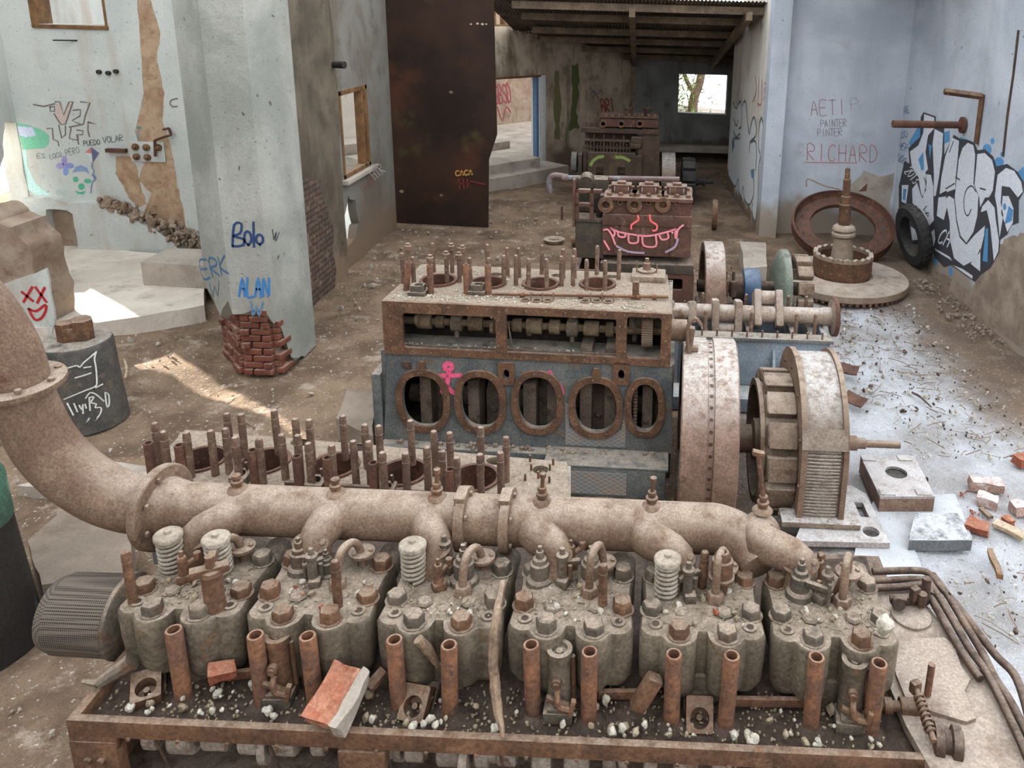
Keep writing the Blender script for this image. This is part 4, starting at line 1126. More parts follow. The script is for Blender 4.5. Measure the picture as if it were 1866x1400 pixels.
b = MB(); c = F3(742, 665); b.box((c[0], -.004, c[1]), (.08, .02, .07), None, .004); b.build('name_plate', mat_darkrust, E3)
b = MB()
b.b2((-.06, .045, .0), (-.0, 1.05, 1.17), .004); b.b2((W3 - .02, .045, .0), (W3 + .04, 1.05, 1.17), .004)
b.b2((0, .02, 1.17), (.05, 1.05, 1.62), .004); b.b2((W3 - .05, .02, 1.17), (W3, 1.05, 1.62), .004)
b.b2((-.0, 1.02, 0), (W3, 1.06, 1.62)); b.b2((0, .02, 1.15), (W3, .40, 1.19)); b.b2((-.06, .0, .0), (W3, 1.05, .29))
b.b2((-.15, .0, 0), (-.06, 1.0, .95), .02)
b.build('block', mat_block, E3)
mat_inner_shade = grimy('inner_shade_black', (50, 43, 38), (36, 31, 28), (66, 54, 46), dust=(110, 96, 84), scale=5, dust_amt=.4)  # near-black inner faces, added to stand in for shade inside the hollow engine
b = MB(); b.b2((0.05, .40, 1.19), (W3 - .05, .43, 1.62)); b.b2((.05, .03, 1.6), (W3 - .05, .4, 1.62)); b.build('gallery_shade', mat_inner_shade, E3)
b = MB(); b.b2((.0, .98, .3), (W3 - .02, 1.02, 1.15)); b.b2((.0, .05, .29), (W3 - .02, 1.0, .31)); b.b2((-.0, .05, .3), (.02, 1.0, 1.15)); b.b2((W3 - .06, .05, .3), (W3 - .02, 1, 1.15)); b.build('crankcase_shade', mat_inner_shade, E3)
bor = [L3(x, y, z=Z3) for x, y in ((799, 513), (889, 517), (985, 519), (1089, 519))]
bk = [L3(x, y, z=Z3) for x, y in ((905, 500), (1017, 502), (1115, 504))]
cam_h = [L3(x, y, z=Z3) for x, y in ((957, 548), (978, 549), (998, 549), (1066, 550), (1087, 550), (1108, 551))]
hol = [oval(p.x, p.y, .155, .155, 32) for p in bor] + [oval(p.x, p.y, .07, .05, 16) for p in bk] + [oval(p.x, p.y, .036, .036, 14) for p in cam_h]
b = MB(); b.prism([(0, 0.02), (W3, .02), (W3 - .06, 1.06), (.02, 1.06)], hol, 1.62, Z3); b.build('deck', mat_gravel, E3, label='gravel covered deck with round bores')
for p in bor:
    b = MB(); b.lathe([(.15, -.52), (.15, .02), (.178, .022), (.182, -.01)], T(p.x, p.y, Z3), 36, cap=False); b.build('cylinder_liner', mat_bore, E3)
# camshaft with cams, bearings and the timing gear
b = MB(); zc = F3(820, 597)[1] - .03; yc = .2
b.cyl((.06, yc, zc), (W3 + .1, yc, zc), .036, seg=16)
camx = [(762, 26, .075), (790, 16, .06), (822, 20, .07), (858, 27, .07), (893, 9, .085), (935, 18, .065), (967, 28, .075), (1005, 20, .07), (1038, 22, .065), (1074, 28, .072), (1108, 14, .07)]
for px, w_, r_ in camx:
    a = F3(px - w_ / 2, 597)[0]; c = F3(px + w_ / 2, 597)[0]
    b.lathe([(r_ - .006, 0), (r_, .008), (r_, c - a - .008), (r_ - .006, c - a)], T(a, yc, zc) @ RY(PI / 2), 20)
    if w_ in (28, 27, 26, 9): b.prism(oval(.02, 0, r_ + .03, r_ * .85, 18), [], 0, .03, T(a, yc, zc) @ RY(PI / 2) @ RZ(px * 1.3))
b.build('camshaft', grimy('brown_cam_steel', (138, 118, 94), (112, 95, 76), (98, 78, 62), dust=(168, 148, 126), scale=8, dust_amt=.6), E3, label='dusty brown camshaft with cams')
for px in (822, 1038):
    a = F3(px, 597)[0]; b = MB(); b.box((a, yc, zc + .12), (.07, .1, .2), None, .01); b.lathe([(.085, -.045), (.085, .045)], T(a, yc, zc) @ RY(PI / 2), 20); b.cyl((a, yc - .03, zc - .13), (a, yc - .03, zc - .06), .022, seg=10); b.build('cam_bearing', mat_iron, E3)
def gear_mesh(name, r, w_, n, mat, depth=.012):
    b = MB(); o = []
    for i in range(n):
        a = 2 * PI * i / n
        for da, rr_ in ((-.3, r - depth), (-.16, r), (.16, r), (.3, r - depth)): o.append((rr_ * math.cos(a + da * 2 * PI / n), rr_ * math.sin(a + da * 2 * PI / n)))
    b.prism(o, [], 0, w_); return proto(b, name, mat, 25)
a = F3(1175, 600)[0]; GZ = F3(1175, 614)[1]
inst('timing_gear', gear_mesh('timing_gear', .2, .1, 54, mat_pipe), E3, T(a - .03, .26, GZ) @ RY(PI / 2), 'wide toothed timing gear')
b = MB(); b.cyl((a - .15, .24, GZ + .03), (a + .2, .24, GZ + .03), .05, seg=16); b.cyl((a - .15, .26, GZ), (a - .1, .26, GZ), .09, seg=18); b.cyl((a - .12, .3, GZ - .12), (a - .08, .3, GZ - .12), .06, seg=14); b.build('gear_shaft', mat_iron, E3)
b = MB(); b.b2((.06, .1, 1.19), (2.1, .12, 1.215), .003); b.sweep([F3(925, 570)[:1] + (.02, 1.5), (F3(930, 570)[0], .01, 1.35), (F3(934, 570)[0], .02, 1.22)], .007, 6, 5); b.build('drip_rail', mat_iron, E3)
for k in range(120):
    pass
b = MB()
for k in range(170): b.rock((random.uniform(.08, 2.1), random.uniform(.03, .2), 1.195), [random.uniform(.006, .016)] * 3, k, 1, .3)
for k in range(420):
    x, y = random.uniform(.05, 2.4), random.choice((random.uniform(.04, .2), random.uniform(.2, .9)))
    if all((x - p.x) ** 2 + (y - p.y) ** 2 > .19 ** 2 for p in bor) and all((x - p.x) ** 2 + (y - p.y) ** 2 > .08 ** 2 for p in list(bk) + list(cam_h)): b.rock((x, y, Z3 + .004), [random.uniform(.005, .014)] * 3, k, 1, .3)
tag(b.build('gravel', mat_stone, E3), kind='stuff', label='pale gravel on the deck and in the gallery')
# inside of the crankcase: crank webs, connecting rods, chain
mat_inside = grimy('inner_iron', (128, 112, 100), (104, 90, 80), (88, 72, 64), dust=(160, 146, 134), scale=5, dust_amt=.5)
b = MB(); b.cyl((.05, .5, .52), (W3, .5, .52), .09, seg=20); b.build('crankshaft', mat_inside, E3)
for k, (cx_, cz_, hx_, hz_) in enumerate(ocs):
    sp = [(-.02, .09, .75), (-.1, .09, .55), (-.1, .1, .55), (-.11, .09, .95), (.02, .08, .62)][k]
    b = MB(); b.box((cx_ + sp[0], .32, .32 + sp[2] / 2), (sp[1] * 1.25, .4, sp[2]), None, .015)
    if k in (2, 3): b.box((cx_ + .12, .32, .32 + sp[2] / 2), (.11, .4, sp[2]), None, .015)
    b.build('crank_web', mat_inside, E3)
    b = MB(); xr = cx_ + (.07, .05, .02, .0, .05)[k]
    b.loft([[(xr - .07, .3, .3), (xr + .07, .3, .3), (xr + .07, .5, .3), (xr - .07, .5, .3)], [(xr - .07, .3, .68), (xr + .07, .3, .68), (xr + .07, .5, .68), (xr - .07, .5, .68)], [(xr - .04, .36, .85), (xr + .04, .36, .85), (xr + .04, .46, .85), (xr - .04, .46, .85)], [(xr - .035, .36, 1.15), (xr + .035, .36, 1.15), (xr + .035, .46, 1.15), (xr - .035, .46, 1.15)]])
    b.hexbolt((xr, .3, .5), .03, .03, (0, -1, 0))
    b.build('connecting_rod', mat_inside, E3)
b = MB(); x = ocs[4][0] - .09
for i in range(16): b.box((x, .1, .5 + i * .035), (.035, .03, .022), None, .006)
b.build('timing_chain', mat_pipe, E3)
# studs, nuts on studs, tubes, small boxes on the deck
def z3(zx, zy): return (700 + zx / 3.4556, 440 + zy / 3.4556)
STUD3 = stud_mesh('stud', .0215, .31, mat_stud)
for t_ in ((110, 75), (180, 97), (305, 12), (540, 103), (648, 20), (655, 103), (750, 88), (775, 40), (828, 88), (848, 42), (907, 110), (992, 25), (1023, 112), (1128, 50), (1118, 93), (1200, 45), (1190, 93), (1277, 115), (1342, 28), (1393, 120), (1480, 55)):
    q = L3(*z3(*t_), z=Z3 + .3); inst('stud', STUD3, E3, T(q.x, q.y, Z3 - .005) @ RX(random.uniform(-.015, .015)) @ RY(random.uniform(-.015, .015)))
b = MB(); b.lathe([(.0215, 0), (.0215, .27)], None, 12); b.lathe([(.036, .24), (.036, .285), (.03, .29)], None, 6); b.cyl((0, 0, .28), (0, 0, .31), .0215, seg=10)
NUTSTUD = proto(b, 'nut_stud', mat_stud)
for t_ in ((150, 15), (288, 88), (390, 65), (423, 15), (470, 70), (493, 28)):
    q = L3(*z3(*t_), z=Z3 + .3); inst('nut_stud', NUTSTUD, E3, T(q.x, q.y, Z3 - .005), 'stud with a nut still on top')
TUBE3 = tube_mesh('push_rod_tube', .029, .02, .29, mat_tube)
for k, t_ in enumerate(((163, 127), (287, 147), (515, 148), (653, 150))):
    q = L3(*z3(*t_), z=Z3 + .28); inst('push_rod_tube', TUBE3, E3, T(q.x - (.05 if k == 0 else 0), q.y, Z3 - .01) @ RY(.14 if k == 0 else 0))
for t_ in ((215, 330), (590, 325)):
    q = L3(*z3(*t_), z=Z3); b = MB(); b.prism(rrect(-.06, -.05, .06, .05, .01), [oval(-.0, 0, .03, .03, 14)], 0, .09); b.box((0, 0, .02), (.16, .14, .03), None, .006); b.hexbolt((.045, -.03, .09), .013, .03)
    b.build('lifter_box', mat_iron, E3, T(q.x, q.y, Z3))
qa, qb = L3(*z3(680, 330), z=Z3 + .03), L3(*z3(1790, 350), z=Z3 + .03)
b = MB(); b.cyl(qa, qb, .016, seg=10); d = qb - qa
for t_ in (.17, .5, .62, .83, .92): b.cyl(qa + d * (t_ - .012), qa + d * (t_ + .012), .026, seg=10)
b.build('oil_rail', mat_tube, E3, label='thin oil rail along the deck')
for p in cam_h[::2] + cam_h[1::2]:
    b = MB(); b.ring(T(p.x, p.y, Z3), .045, .035, .012, 16); b.cyl((p.x + .05, p.y + .02, Z3), (p.x + .05, p.y + .02, Z3 + .08), .007, seg=6); b.build('lifter_guide', mat_pipe, E3)
q = L3(1158, 545, z=Z3); b = MB(); b.box((q.x, q.y, Z3 + .07), (.06, .05, .2), None, .006); b.build('rail_post', mat_rust, E3)
q = L3(1178, 508, z=Z3); b = MB(); b.box((q.x + .02, q.y + .02, Z3 + .03), (.34, .28, .06), None, .02); b.build('end_cover', mat_gravel, E3)
b = MB(); b.lathe([(.09, .06), (.09, .08), (.04, .085), (.035, .15), (.02, .16), (.02, .2)], T(q.x + .0, q.y + .04, Z3), 18); b.cyl((q.x - .1, q.y + .02, Z3 + .05), (q.x - .1, q.y + .02, Z3 + .17), .008, seg=6); b.cyl((q.x + .1, q.y + .02, Z3 + .05), (q.x + .1, q.y + .02, Z3 + .15), .008, seg=6); b.build('cover_valve', mat_pipe, E3)
# base ledge with chequered cover in front
b = MB(); b.b2((1.62, -.3, 0), (2.6, .0, .28), .012); b.b2((1.5, -.3, .28), (2.62, .02, .305), .006); b.b2((-.06, -.12, .2), (1.55, .0, .29), .01); b.build('base_ledge', mat_block, E3)
def lattice_material():
    t = NT('chequered_plate'); p = t.xyz()
    def diag(s):
        v = t.math('ADD', t.math('MULTIPLY', p[0], 14 * s), t.math('MULTIPLY', p[2], 24))
        return t.math('ABSOLUTE', t.math('SUBTRACT', t.math('FRACT', v), .5))
    m = t.math('MINIMUM', diag(1), diag(-1)); a = t.math('SUBTRACT', 1.0, t.step(m, .03, .12))
    c = t.mix(t.step(t.noise(5, 5, .6), .4, .62), srgb(112, 114, 116), srgb(128, 116, 106))
    c = t.mix(t.math('MULTIPLY', a, .55), c, srgb(176, 166, 158))
    t.bump(a, .7, .006); return t.done(c, .75, .1)
mat_lattice = lattice_material()
b = MB(); b.b2((1.68, -.308, .03), (2.25, -.3, .25)); b.build('chequer_panel', mat_lattice, E3)
c0 = F3(1030, 830)[0]; o4 = ocs[3]; zl = o4[1] - o4[3] - .062
b = MB(); b.prism([(c0, .33), (c0 + .56, .33), (c0 + .56, .75), (o4[0] + o4[2] + .062, .75), (o4[0] + o4[2] + .05, zl + .1), (o4[0] + .09, zl), (o4[0] - .09, zl), (o4[0] - o4[2] - .05, zl + .1), (o4[0] - o4[2] - .062, .75), (c0, .75)], [], .0, .006, RX(PI / 2)); b.build('chequer_panel', mat_lattice, E3)
b = MB()
for k in range(40): b.rock((random.uniform(0, 2.5), random.uniform(-.1, -.02), .3), [random.uniform(.01, .03)] * 3, k, 1, .3)
tag(b.build('ledge_rubble', mat_gravel, E3), kind='stuff')
b = MB()
for k in range(7): b.hexbolt((.1 + .36 * k, -.06, .29), .022, .03)
b.bm.free()

BN = nut_mesh('base_nut', .022, .03, mat_pipe)
for k in range(7): inst('base_nut', BN, E3, T(.12 + .38 * k, -.06, .29))
# right end: governor link, cylinder and bracket seen above the flywheel
b = MB(); b.cyl((W3, .2, 1.44), (W3 + .14, .2, 1.44), .1, seg=20); b.cyl((W3 + .14, .2, 1.44), (W3 + .18, .2, 1.44), .07, seg=18); b.box((W3 + .17, .12, 1.36), (.06, .08, .3), RY(.1), .015); b.sweep([(W3 + .17, .1, 1.25), (W3 + .14, .06, 1.5), (W3 + .2, .05, 1.62), (W3 + .26, .08, 1.55)], .018, 8, 5); b.hexbolt((W3 + .2, .12, 1.3), .03, .05, (1, 0, 0)); b.build('governor_link', mat_pipe, E3, label='governor link and shaft end at the right end')

# flywheel on the third engine's shaft
AX = Vector((0, 6.78, .42))
FW = empty('flywheel', (0, 0, 0)); FW.parent = E3
def world_part(o, e): # e: parent already at identity offset inside engine; keep world placement
    pass
MI3 = (T(O3.x, O3.y, 0) @ RZ(-.046)).inverted()
xa = P(1250, 780, Y=6.2).x; xb = P(1345, 780, Y=6.2).x
R_f = P(1290, 628, Y=6.78).z - .42
b = MB(); wF = .5; xF = .46
b.lathe([(R_f - .16, 0), (R_f - .01, 0), (R_f, .012), (R_f, .225), (R_f - .022, .228), (R_f - .022, .285), (R_f, .288), (R_f, wF - .012), (R_f - .012, wF), (R_f - .16, wF), (R_f - .16, 0)], MI3 @ T(xF, AX.y, AX.z) @ RZ(-.046) @ RY(PI / 2), 96, cap=False)
mat_fly = grimy('pale_rust_flywheel', (158, 130, 114), (138, 110, 96), (126, 96, 82), dust=(208, 199, 192), scale=7, dust_amt=1.0, spot=.58, rough=.6)
b.build('rim', mat_fly, FW, label='broad pale rim with a groove of barring holes')
b = MB(); b.lathe([(.16, .16), (R_f - .15, .2), (R_f - .15, .3), (.16, .34)], MI3 @ T(xF, AX.y, AX.z) @ RZ(-.046) @ RY(PI / 2), 40); b.lathe([(.2, .0), (.2, .5)], MI3 @ T(xF, AX.y, AX.z) @ RZ(-.046) @ RY(PI / 2), 24); b.build('web', mat_darkrust, FW)
BARH = proto(MB().cyl((0, 0, -.01), (0, 0, .0035), .0165, seg=10), 'barring_hole', mat_darkrust)
for k in range(52):
    a = k * 2 * PI / 52
    inst('barring_hole', BARH, FW, MI3 @ T(xF, AX.y, AX.z) @ RZ(-.046) @ RY(PI / 2) @ RZ(a) @ T(R_f - .0225, 0, .2565) @ RY(PI / 2))

# ------------------------------------------------------------------ generator beside the flywheel
G = empty('generator', (1.65, 6.6, 0), -.03, 'arched pale generator housing with ribbed side and rusty pole blocks, beside the big flywheel', 'generator')
MG = T(1.65, 6.6, 0) @ RZ(-.03)
LG = lambda px, py, **k: MG.inverted() @ P(px, py, **k)
GC = .54
Rh = P(1485, 640, Y=6.75).z - GC
def uarch(R, z0, ri=.6, n=32):
    o_ = arch(R, z0)
    return o_ + [(-ri, z0)] + [(-ri * math.cos(PI * i / n), .45 + ri * math.sin(PI * i / n)) for i in range(n + 1)] + [(ri, z0)]
def arch(R, z0, yoff=0, n=32, hw=None):
    hw = hw or R
    pts = [(R * math.cos(PI * i / n), GC + R * math.sin(PI * i / n)) for i in range(n + 1)]
    return [(R * 1.0, z0)] + pts + [(-R * 1.0, z0)]
YZ = Matrix(((0, 0, 1, 0), (1, 0, 0, 0), (0, 1, 0, 0), (0, 0, 0, 1)))   # prism z -> x, prism xy -> yz
gx0 = LG(1462, 800, Y=6.0).x; gx1 = LG(1540, 800, Y=6.0).x
mat_house = grimy('dusty_housing', (154, 138, 124), (132, 115, 101), (118, 96, 82), dust=(206, 201, 198), scale=8, dust_amt=.95, spot=.62)
b = MB(); b.prism(uarch(Rh, .078), [], gx0, gx1, YZ)
b.build('housing', mat_house, G, label='arched pale housing')
for xx, w_ in ((gx0 - .02, .05), (gx1 - .03, .045)):
    b = MB(); b.prism(uarch(Rh + .035, .1, .61), [], xx, xx + w_, YZ); b.build('end_flange', mat_pipe, G)
for k in range(21):
    b = MB(); z = .115 + k * .0305; yr = Rh if z < GC else math.sqrt(Rh * Rh - (z - GC) ** 2)
    b.sweep([(gx0 + .035, -yr - .006, z), ((gx0 + gx1) / 2, -yr - .012, z + (0.004 if k == 14 else 0)), (gx1 - .05, -yr - .006, z)], [.01, .0145, .01], 8, 3); b.build('cooling_rib', mat_house, G)
for s_ in (-1, 1): b = MB(); b.box((.0, s_ * Rh, .1), (gx1 - gx0 + .3, .2, .05), None, .008); b.build('foot', mat_house, G)
b = MB(); b.cyl((gx0 - .12, -Rh + .03, .1), (gx0 - .12, -Rh + .03, .115), .05, seg=16); b.build('foot_bolt', mat_darkrust, G)
b = MB(); b.loft([[(gx0 - .02, -Rh + .03, GC + .2), (gx1, -Rh + .03, GC + .2), (gx1, -Rh - .02, GC + .22), (gx0 - .02, -Rh - .02, GC + .22)], [(gx0 - .02, -Rh * .9, GC + .36), (gx1, -Rh * .9, GC + .36), (gx1, -Rh * .92, GC + .38), (gx0 - .02, -Rh * .92, GC + .38)]]); b.build('shoulder', mat_house, G)
rx0 = gx0 - .33; rx1 = gx0 + .1
mat_pole = grimy('brown_poles', (150, 130, 112), (126, 106, 90), (110, 86, 72), dust=(186, 170, 154), scale=5, dust_amt=.7)
b = MB(); b.lathe([(.5, 0), (.56, .0), (.56, .04), (.54, .05), (.54, rx1 - rx0), (.5, rx1 - rx0), (.5, 0)], T(rx0, 0, .42) @ RY(PI / 2), 48, cap=False); b.lathe([(.13, .1), (.5, .14), (.5, .2), (.13, .24)], T(rx0, 0, .42) @ RY(PI / 2), 32); b.build('rotor_ring', mat_pole, G, label='brown rotor ring')
POLE = proto(MB().box((.18, 0, .6), (.26, .19, .1), None, .018).box((.18, 0, .645), (.24, .22, .02), None, .008), 'pole_block', mat_pole)
for k in range(14): inst('pole_block', POLE, G, T(rx0, 0, .42) @ RX(k * 2 * PI / 14 + .1), 'brown pole block')
b = MB(); b.lathe([(.13, -(1.65 + rx0 - .02) + .99), (.13, .0), (.19, .02), (.19, .2), (.1, .22), (.06, .24), (.06, .74), (.075, .745), (.075, .86), (.068, .865), (.068, .98), (.05, .99), (.05, 1.06), (.036, 1.07), (.033, 1.38), (.02, 1.385)], T(rx0 - .02, 0, .42) @ RY(PI / 2), 24); b.build('shaft', mat_pipe, G, label='stepped shaft sticking out to the right')
for k in range(12):
    b = MB(); a = k * PI / 6
    b.hexbolt(Vector((gx0 - .02, (Rh - .06) * math.cos(a) if False else .74 * math.cos(a), .42 + .74 * math.sin(a))), .016, .014, (-1, 0, 0)); b.build('flange_bolt', mat_rust, G)
# ------------------------------------------------------------------ bedplate with crankshaft behind the third engine
mat_crank = grimy('pale_crank_steel', (172, 154, 140), (150, 130, 116), (134, 104, 86), dust=(204, 194, 186), scale=4, dust_amt=.85)
BD = empty('engine_bedplate', (.5, 8.25, 0), -.02, 'pale blue bedplate with pointed gussets behind the big flywheel', 'bedplate')
MBD = (T(.5, 8.25, 0) @ RZ(-.02)); LB = lambda x, y, **k: MBD.inverted() @ P(x, y, **k)
xr = LB(1512, 618, z=.74).x; zb_ = .74
b = MB(); b.b2((0, 0, .16), (xr, .08, zb_), .008); b.b2((0, .78, .1), (xr, .86, zb_), .008); b.b2((0, 0, .1), (.06, .86, zb_)); b.b2((xr - .06, 0, .1), (xr, .86, zb_)); b.b2((0, .02, .1), (xr, .84, .3))
b.build('bed', mat_blue, BD)
b = MB(); b.b2((-.05, -.34, .0), (xr - .1, .0, .16), .01); b.build('bed_foot', mat_blue, BD)
b = MB(); b.b2((-.02, -.06, zb_ - .02), (xr + .02, .12, zb_ + .02), .006); b.b2((-.02, .74, zb_ - .02), (xr + .02, .9, zb_ + .02), .006); b.build('top_flange', mat_dust if False else mat_block, BD, label='dusty flange along the top')
for px in (1405, 1432, 1485):
    x = LB(px, 660, z=.4).x
    b = MB(); b.prism([(0, .16), (-.26 if px != 1485 else -.1, .16), (0, .62)], [], -.015, .015, T(x, 0, 0) @ YZ); b.build('gusset', mat_blue, BD)
SM = stud_mesh('bed_stud', .011, .09, mat_stud)
for k in range(10): inst('bed_stud', SM, BD, T(.1 + k * (xr - .2) / 9, -.02, zb_ + .015)); inst('bed_stud', SM, BD, T(.1 + k * (xr - .2) / 9, .84, zb_ + .015))
BS = stud_mesh('bearing_stud', .022, .3, mat_stud)
for k, px in enumerate((1284, 1366, 1445, 1478)):
    x = LB(px, 590, z=.8).x
    b = MB(); b.box((x, .43, .59), (.08, .6, .28), None, .02); b.build('bearing_seat', mat_block, BD)
    inst('bearing_stud', BS, BD, T(x, .14, .7)); inst('bearing_stud', BS, BD, T(x, .72, .7))
CS = empty('crankshaft', (.5, 8.68, .86), -.02, 'pale crankshaft with throws and end flange resting in the blue bedplate', 'crankshaft')
b = MB(); L_ = xr
b.cyl((-.1, 0, 0), (L_ + .1, 0, 0), .1, seg=24)
b.lathe([(.1, 0), (.112, .02), (.112, .1), (.22, .12), (.22, .17), (.15, .17)], T(L_ - .02, 0, 0) @ RY(PI / 2), 30); b.build('journal', mat_crank, CS)
b = MB(); b.ring(T(L_ + .1, 0, 0) @ RY(PI / 2), .23, .12, .05, 30)
for a in range(8): b.hexbolt(Vector((L_ + .15, .18 * math.cos(a * PI / 4), .18 * math.sin(a * PI / 4))), .02, .015, (1, 0, 0))
b.build('end_flange', mat_bore, CS)
for px, ang, w_ in ((1222, 1.2, .1), (1262, 1.2, .1), (1306, 2.9, .09), (1348, 2.9, .09), (1383, -.6, .09), (1422, -.6, .09)):
    x = LB(px, 580, z=.86).x
    b = MB(); b.box((0, 0, .06), (w_, .25, .44), None, .03); b.build('crank_web', mat_crank, CS, T(x, 0, 0.0) @ RX(ang))
for px, ang in ((1240, 1.2), (1327, 2.9), (1402, -.6)):
    x = LB(px, 580, z=.86).x
    b = MB(); b.cyl((-.1, 0, .2), (.1, 0, .2), .085, seg=22); b.build('crank_pin', mat_crank, CS, T(x, 0, 0) @ RX(ang))

# ------------------------------------------------------------------ fourth engine with the painted grin, and its shaft train
O4 = Vector((-.85, 10.33, 0)); n4 = Vector((-.02, -1, 0)).normalized()
E4, L4 = engine_frame(O4.x, O4.y, -.02, 'diesel_engine', 'rust brown three-headed engine block painted with a pink toothy grin', 'engine', 'derelict engines in a row')
def F4(px, py):
    q = L4(px, py, plane=(O4, n4)); return (q.x, q.z)
def rect4(px0, py0, px1, py1): a = F4(px0, py0); c = F4(px1, py1); return (a[0], c[1], c[0], a[1])
r = rect4(1098, 390, 1258, 470)
mat_e4 = grimy('brown_engine_paint', (112, 78, 66), (92, 66, 57), (126, 96, 82), dust=(176, 156, 142), scale=3, dust_amt=.7)
mat_e4d = grimy('dark_engine_iron', (84, 74, 64), (66, 60, 53), (98, 80, 66), dust=(166, 148, 134), scale=4, dust_amt=.7)
b = MB(); b.b2((r[0], 0, r[1]), (r[2], .8, r[3]), .01); b.b2((r[0], -.02, r[3] - .15), (r[2], .0, r[3]), .004)
for px in (1123, 1172, 1226):
    x = F4(px, 430)[0]; b.b2((x - .03, -.015, r[1] + .02), (x + .03, .0, r[3] - .16), .006)
b.build('cylinder_block', mat_e4, E4)
for px in (1125, 1176, 1228): b = MB(); c = F4(px, 396); b.cyl((c[0], -.005, c[1]), (c[0], -.024, c[1]), .022, seg=12); b.build('core_plug', mat_darkrust, E4)
for k, px in enumerate((1130, 1181, 1233)):
    h = empty('cylinder_head', (0, 0, 0)); h.parent = E4; c = F4(px, 388); h.location = (c[0], 0, r[3])
    b = MB(); b.b2((-.2, .02, 0), (.2, .7, .2), .012); b.prism(ragged([(-.215, -.03), (.215, -.03), (.22, .75), (-.22, .75)], .02, 5, k), [], .2, .245); b.build('head_casting', mat_e4, h)
    b = MB(); pc = F4(1104 + k * 52, 373); q = pc[0] - c[0]
    b.lathe([(.105, 0), (.105, .04), (.055, .042), (.05, -.0), (.0, -.0)], T(q, .0, pc[1] - r[3]) @ RX(PI / 2), 8 if False else 22); b.build('exhaust_port', mat_rust, h, label='round exhaust flange')
    b = MB(); b.cyl((q, -.041, pc[1] - r[3]), (q, -.044, pc[1] - r[3]), .05, seg=18); b.build('port_hole', mat_inside if False else MAT_BLACK, h) if False else b.bm.free()
    b = MB(); b.lathe([(.04, 0), (.04, .025), (.02, .027), (.018, 0), (0, 0)], T(q + .19, .02, pc[1] - r[3] + .03) @ RX(PI / 2), 14); b.build('water_port', MATPINK if False else mat_rust, h)
    b = MB(); b.b2((-.085, .2, .245), (.085, .4, .34), .015); b.cyl((-.12, .25, .24), (-.12, .25, .35), .018, seg=8); b.cyl((.12, .25, .24), (.12, .25, .35), .018, seg=8); b.b2((-.14, .2, .34), (.14, .42, .365), .01); b.b2((-.06, .24, .365), (.06, .36, .4), .01); b.build('rocker_stand', mat_e4, h)
    for (u, v) in ((-.15, .06), (.15, .06), (-.15, .5), (.15, .5), (0, .08)): inst('head_nut', HEADNUT_R, h, T(u, v, .245) @ SC(.8, .8, .8))
r2 = rect4(1048, 402, 1097, 472)
b = MB(); b.b2((r2[0], .02, r2[1]), (r2[2] + .02, .75, r2[3]), .01); b.b2((r2[0], .0, r2[3] - .02), (r2[2] + .02, .03, r2[3] + .03), .006); b.build('side_box', mat_e4d, E4)
r3 = rect4(1048, 345, 1096, 402)
b = MB()
for lo, hi in (((r3[0], r3[1]), (r3[0] + .05, r3[3])), ((r3[0] + .2, r3[1]), (r3[0] + .25, r3[3])), ((r3[0], r3[3] - .05), (r3[2], r3[3])), ((r3[0], (r3[1] + r3[3]) / 2 - .03), (r3[0] + .25, (r3[1] + r3[3]) / 2 + .02))):
    b.b2((lo[0], .0, lo[1]), (hi[0], .08, hi[1]), .006)
b.b2((r3[0] - .03, -.02, 1.4), (r3[0], .1, 2.05), .005)
b.build('end_frame', mat_e4, E4)
b = MB(); b.b2((r3[0], .45, r3[1]), (r3[2] + .05, .75, r3[3] + .05), .02); b.cyl((r3[0] + .12, .3, r3[3] + .02), (r3[0] + .12, .5, r3[3] + .05), .1, seg=14); b.box((r3[0] + .33, .3, r3[1] + .15), (.08, .2, .3), RY(.2), .02); b.build('gear_housing', mat_e4d, E4)
zbot = F4(1180, 480)[1]
b = MB(); b.b2((r2[0] + .35, -.05, zbot - .13), (r[2] + .05, .85, zbot), .01); b.build('base_flange', mat_e4d, E4)
b = MB(); r5 = rect4(1048, 482, 1262, 560); wn = rect4(1203, 506, 1243, 528)
b.prism([(r5[0], 0), (r5[2], 0), (r5[2], zbot - .12), (r5[0], zbot - .12)], [rrect(wn[0], wn[1], wn[2], wn[3], .03)], -.02, .03, RX(PI / 2)); b.b2((r5[0], .03, 0), (r5[0] + .05, .8, zbot - .12)); b.b2((r5[2] - .05, .03, 0), (r5[2], .8, zbot - .12)); b.b2((r5[0], .6, 0), (r5[2], .8, zbot - .12)); b.build('crankcase', mat_e4, E4)
# shaft train: flywheel, pulley, disc, rotor on one axis
AX4 = (10.8, .44)
ST = empty('shaft_train', (1.0, AX4[0], AX4[1]), 0, 'rust flywheel, blue pulley, green disc and rotor blocks along one shaft beside the grinning engine', 'flywheel')
def wheel(name, pxl, pxr, ptop, mat, prof=None, label=None):
    xa = P(pxl, 500, Y=AX4[0] - .3).x - 1.0; xb = P(pxr, 500, Y=AX4[0] - .3).x - 1.0
    R = P((pxl + pxr) / 2, ptop, Y=AX4[0]).z - AX4[1]; w_ = xb - xa
    pr = prof(R, w_) if prof else [(R * .8, 0), (R - .01, 0), (R, .01), (R, w_ - .01), (R - .01, w_), (R * .8, w_), (R * .8, 0)]
    b = MB(); b.lathe(pr, T(xa, 0, 0) @ RY(PI / 2), 56, cap=prof is not None); o = b.build(name, mat, ST, label=label); return xa, xb, R
xa, xb, R = wheel('flywheel', 1283, 1320, 443, mat_fly, None, 'pale rust flywheel rim')
b = MB(); b.lathe([(.12, .06), (R * .82, .1), (R * .82, .16), (.12, .2)], T(xa, 0, 0) @ RY(PI / 2), 40); b.build('flywheel_web', mat_e4d, ST)
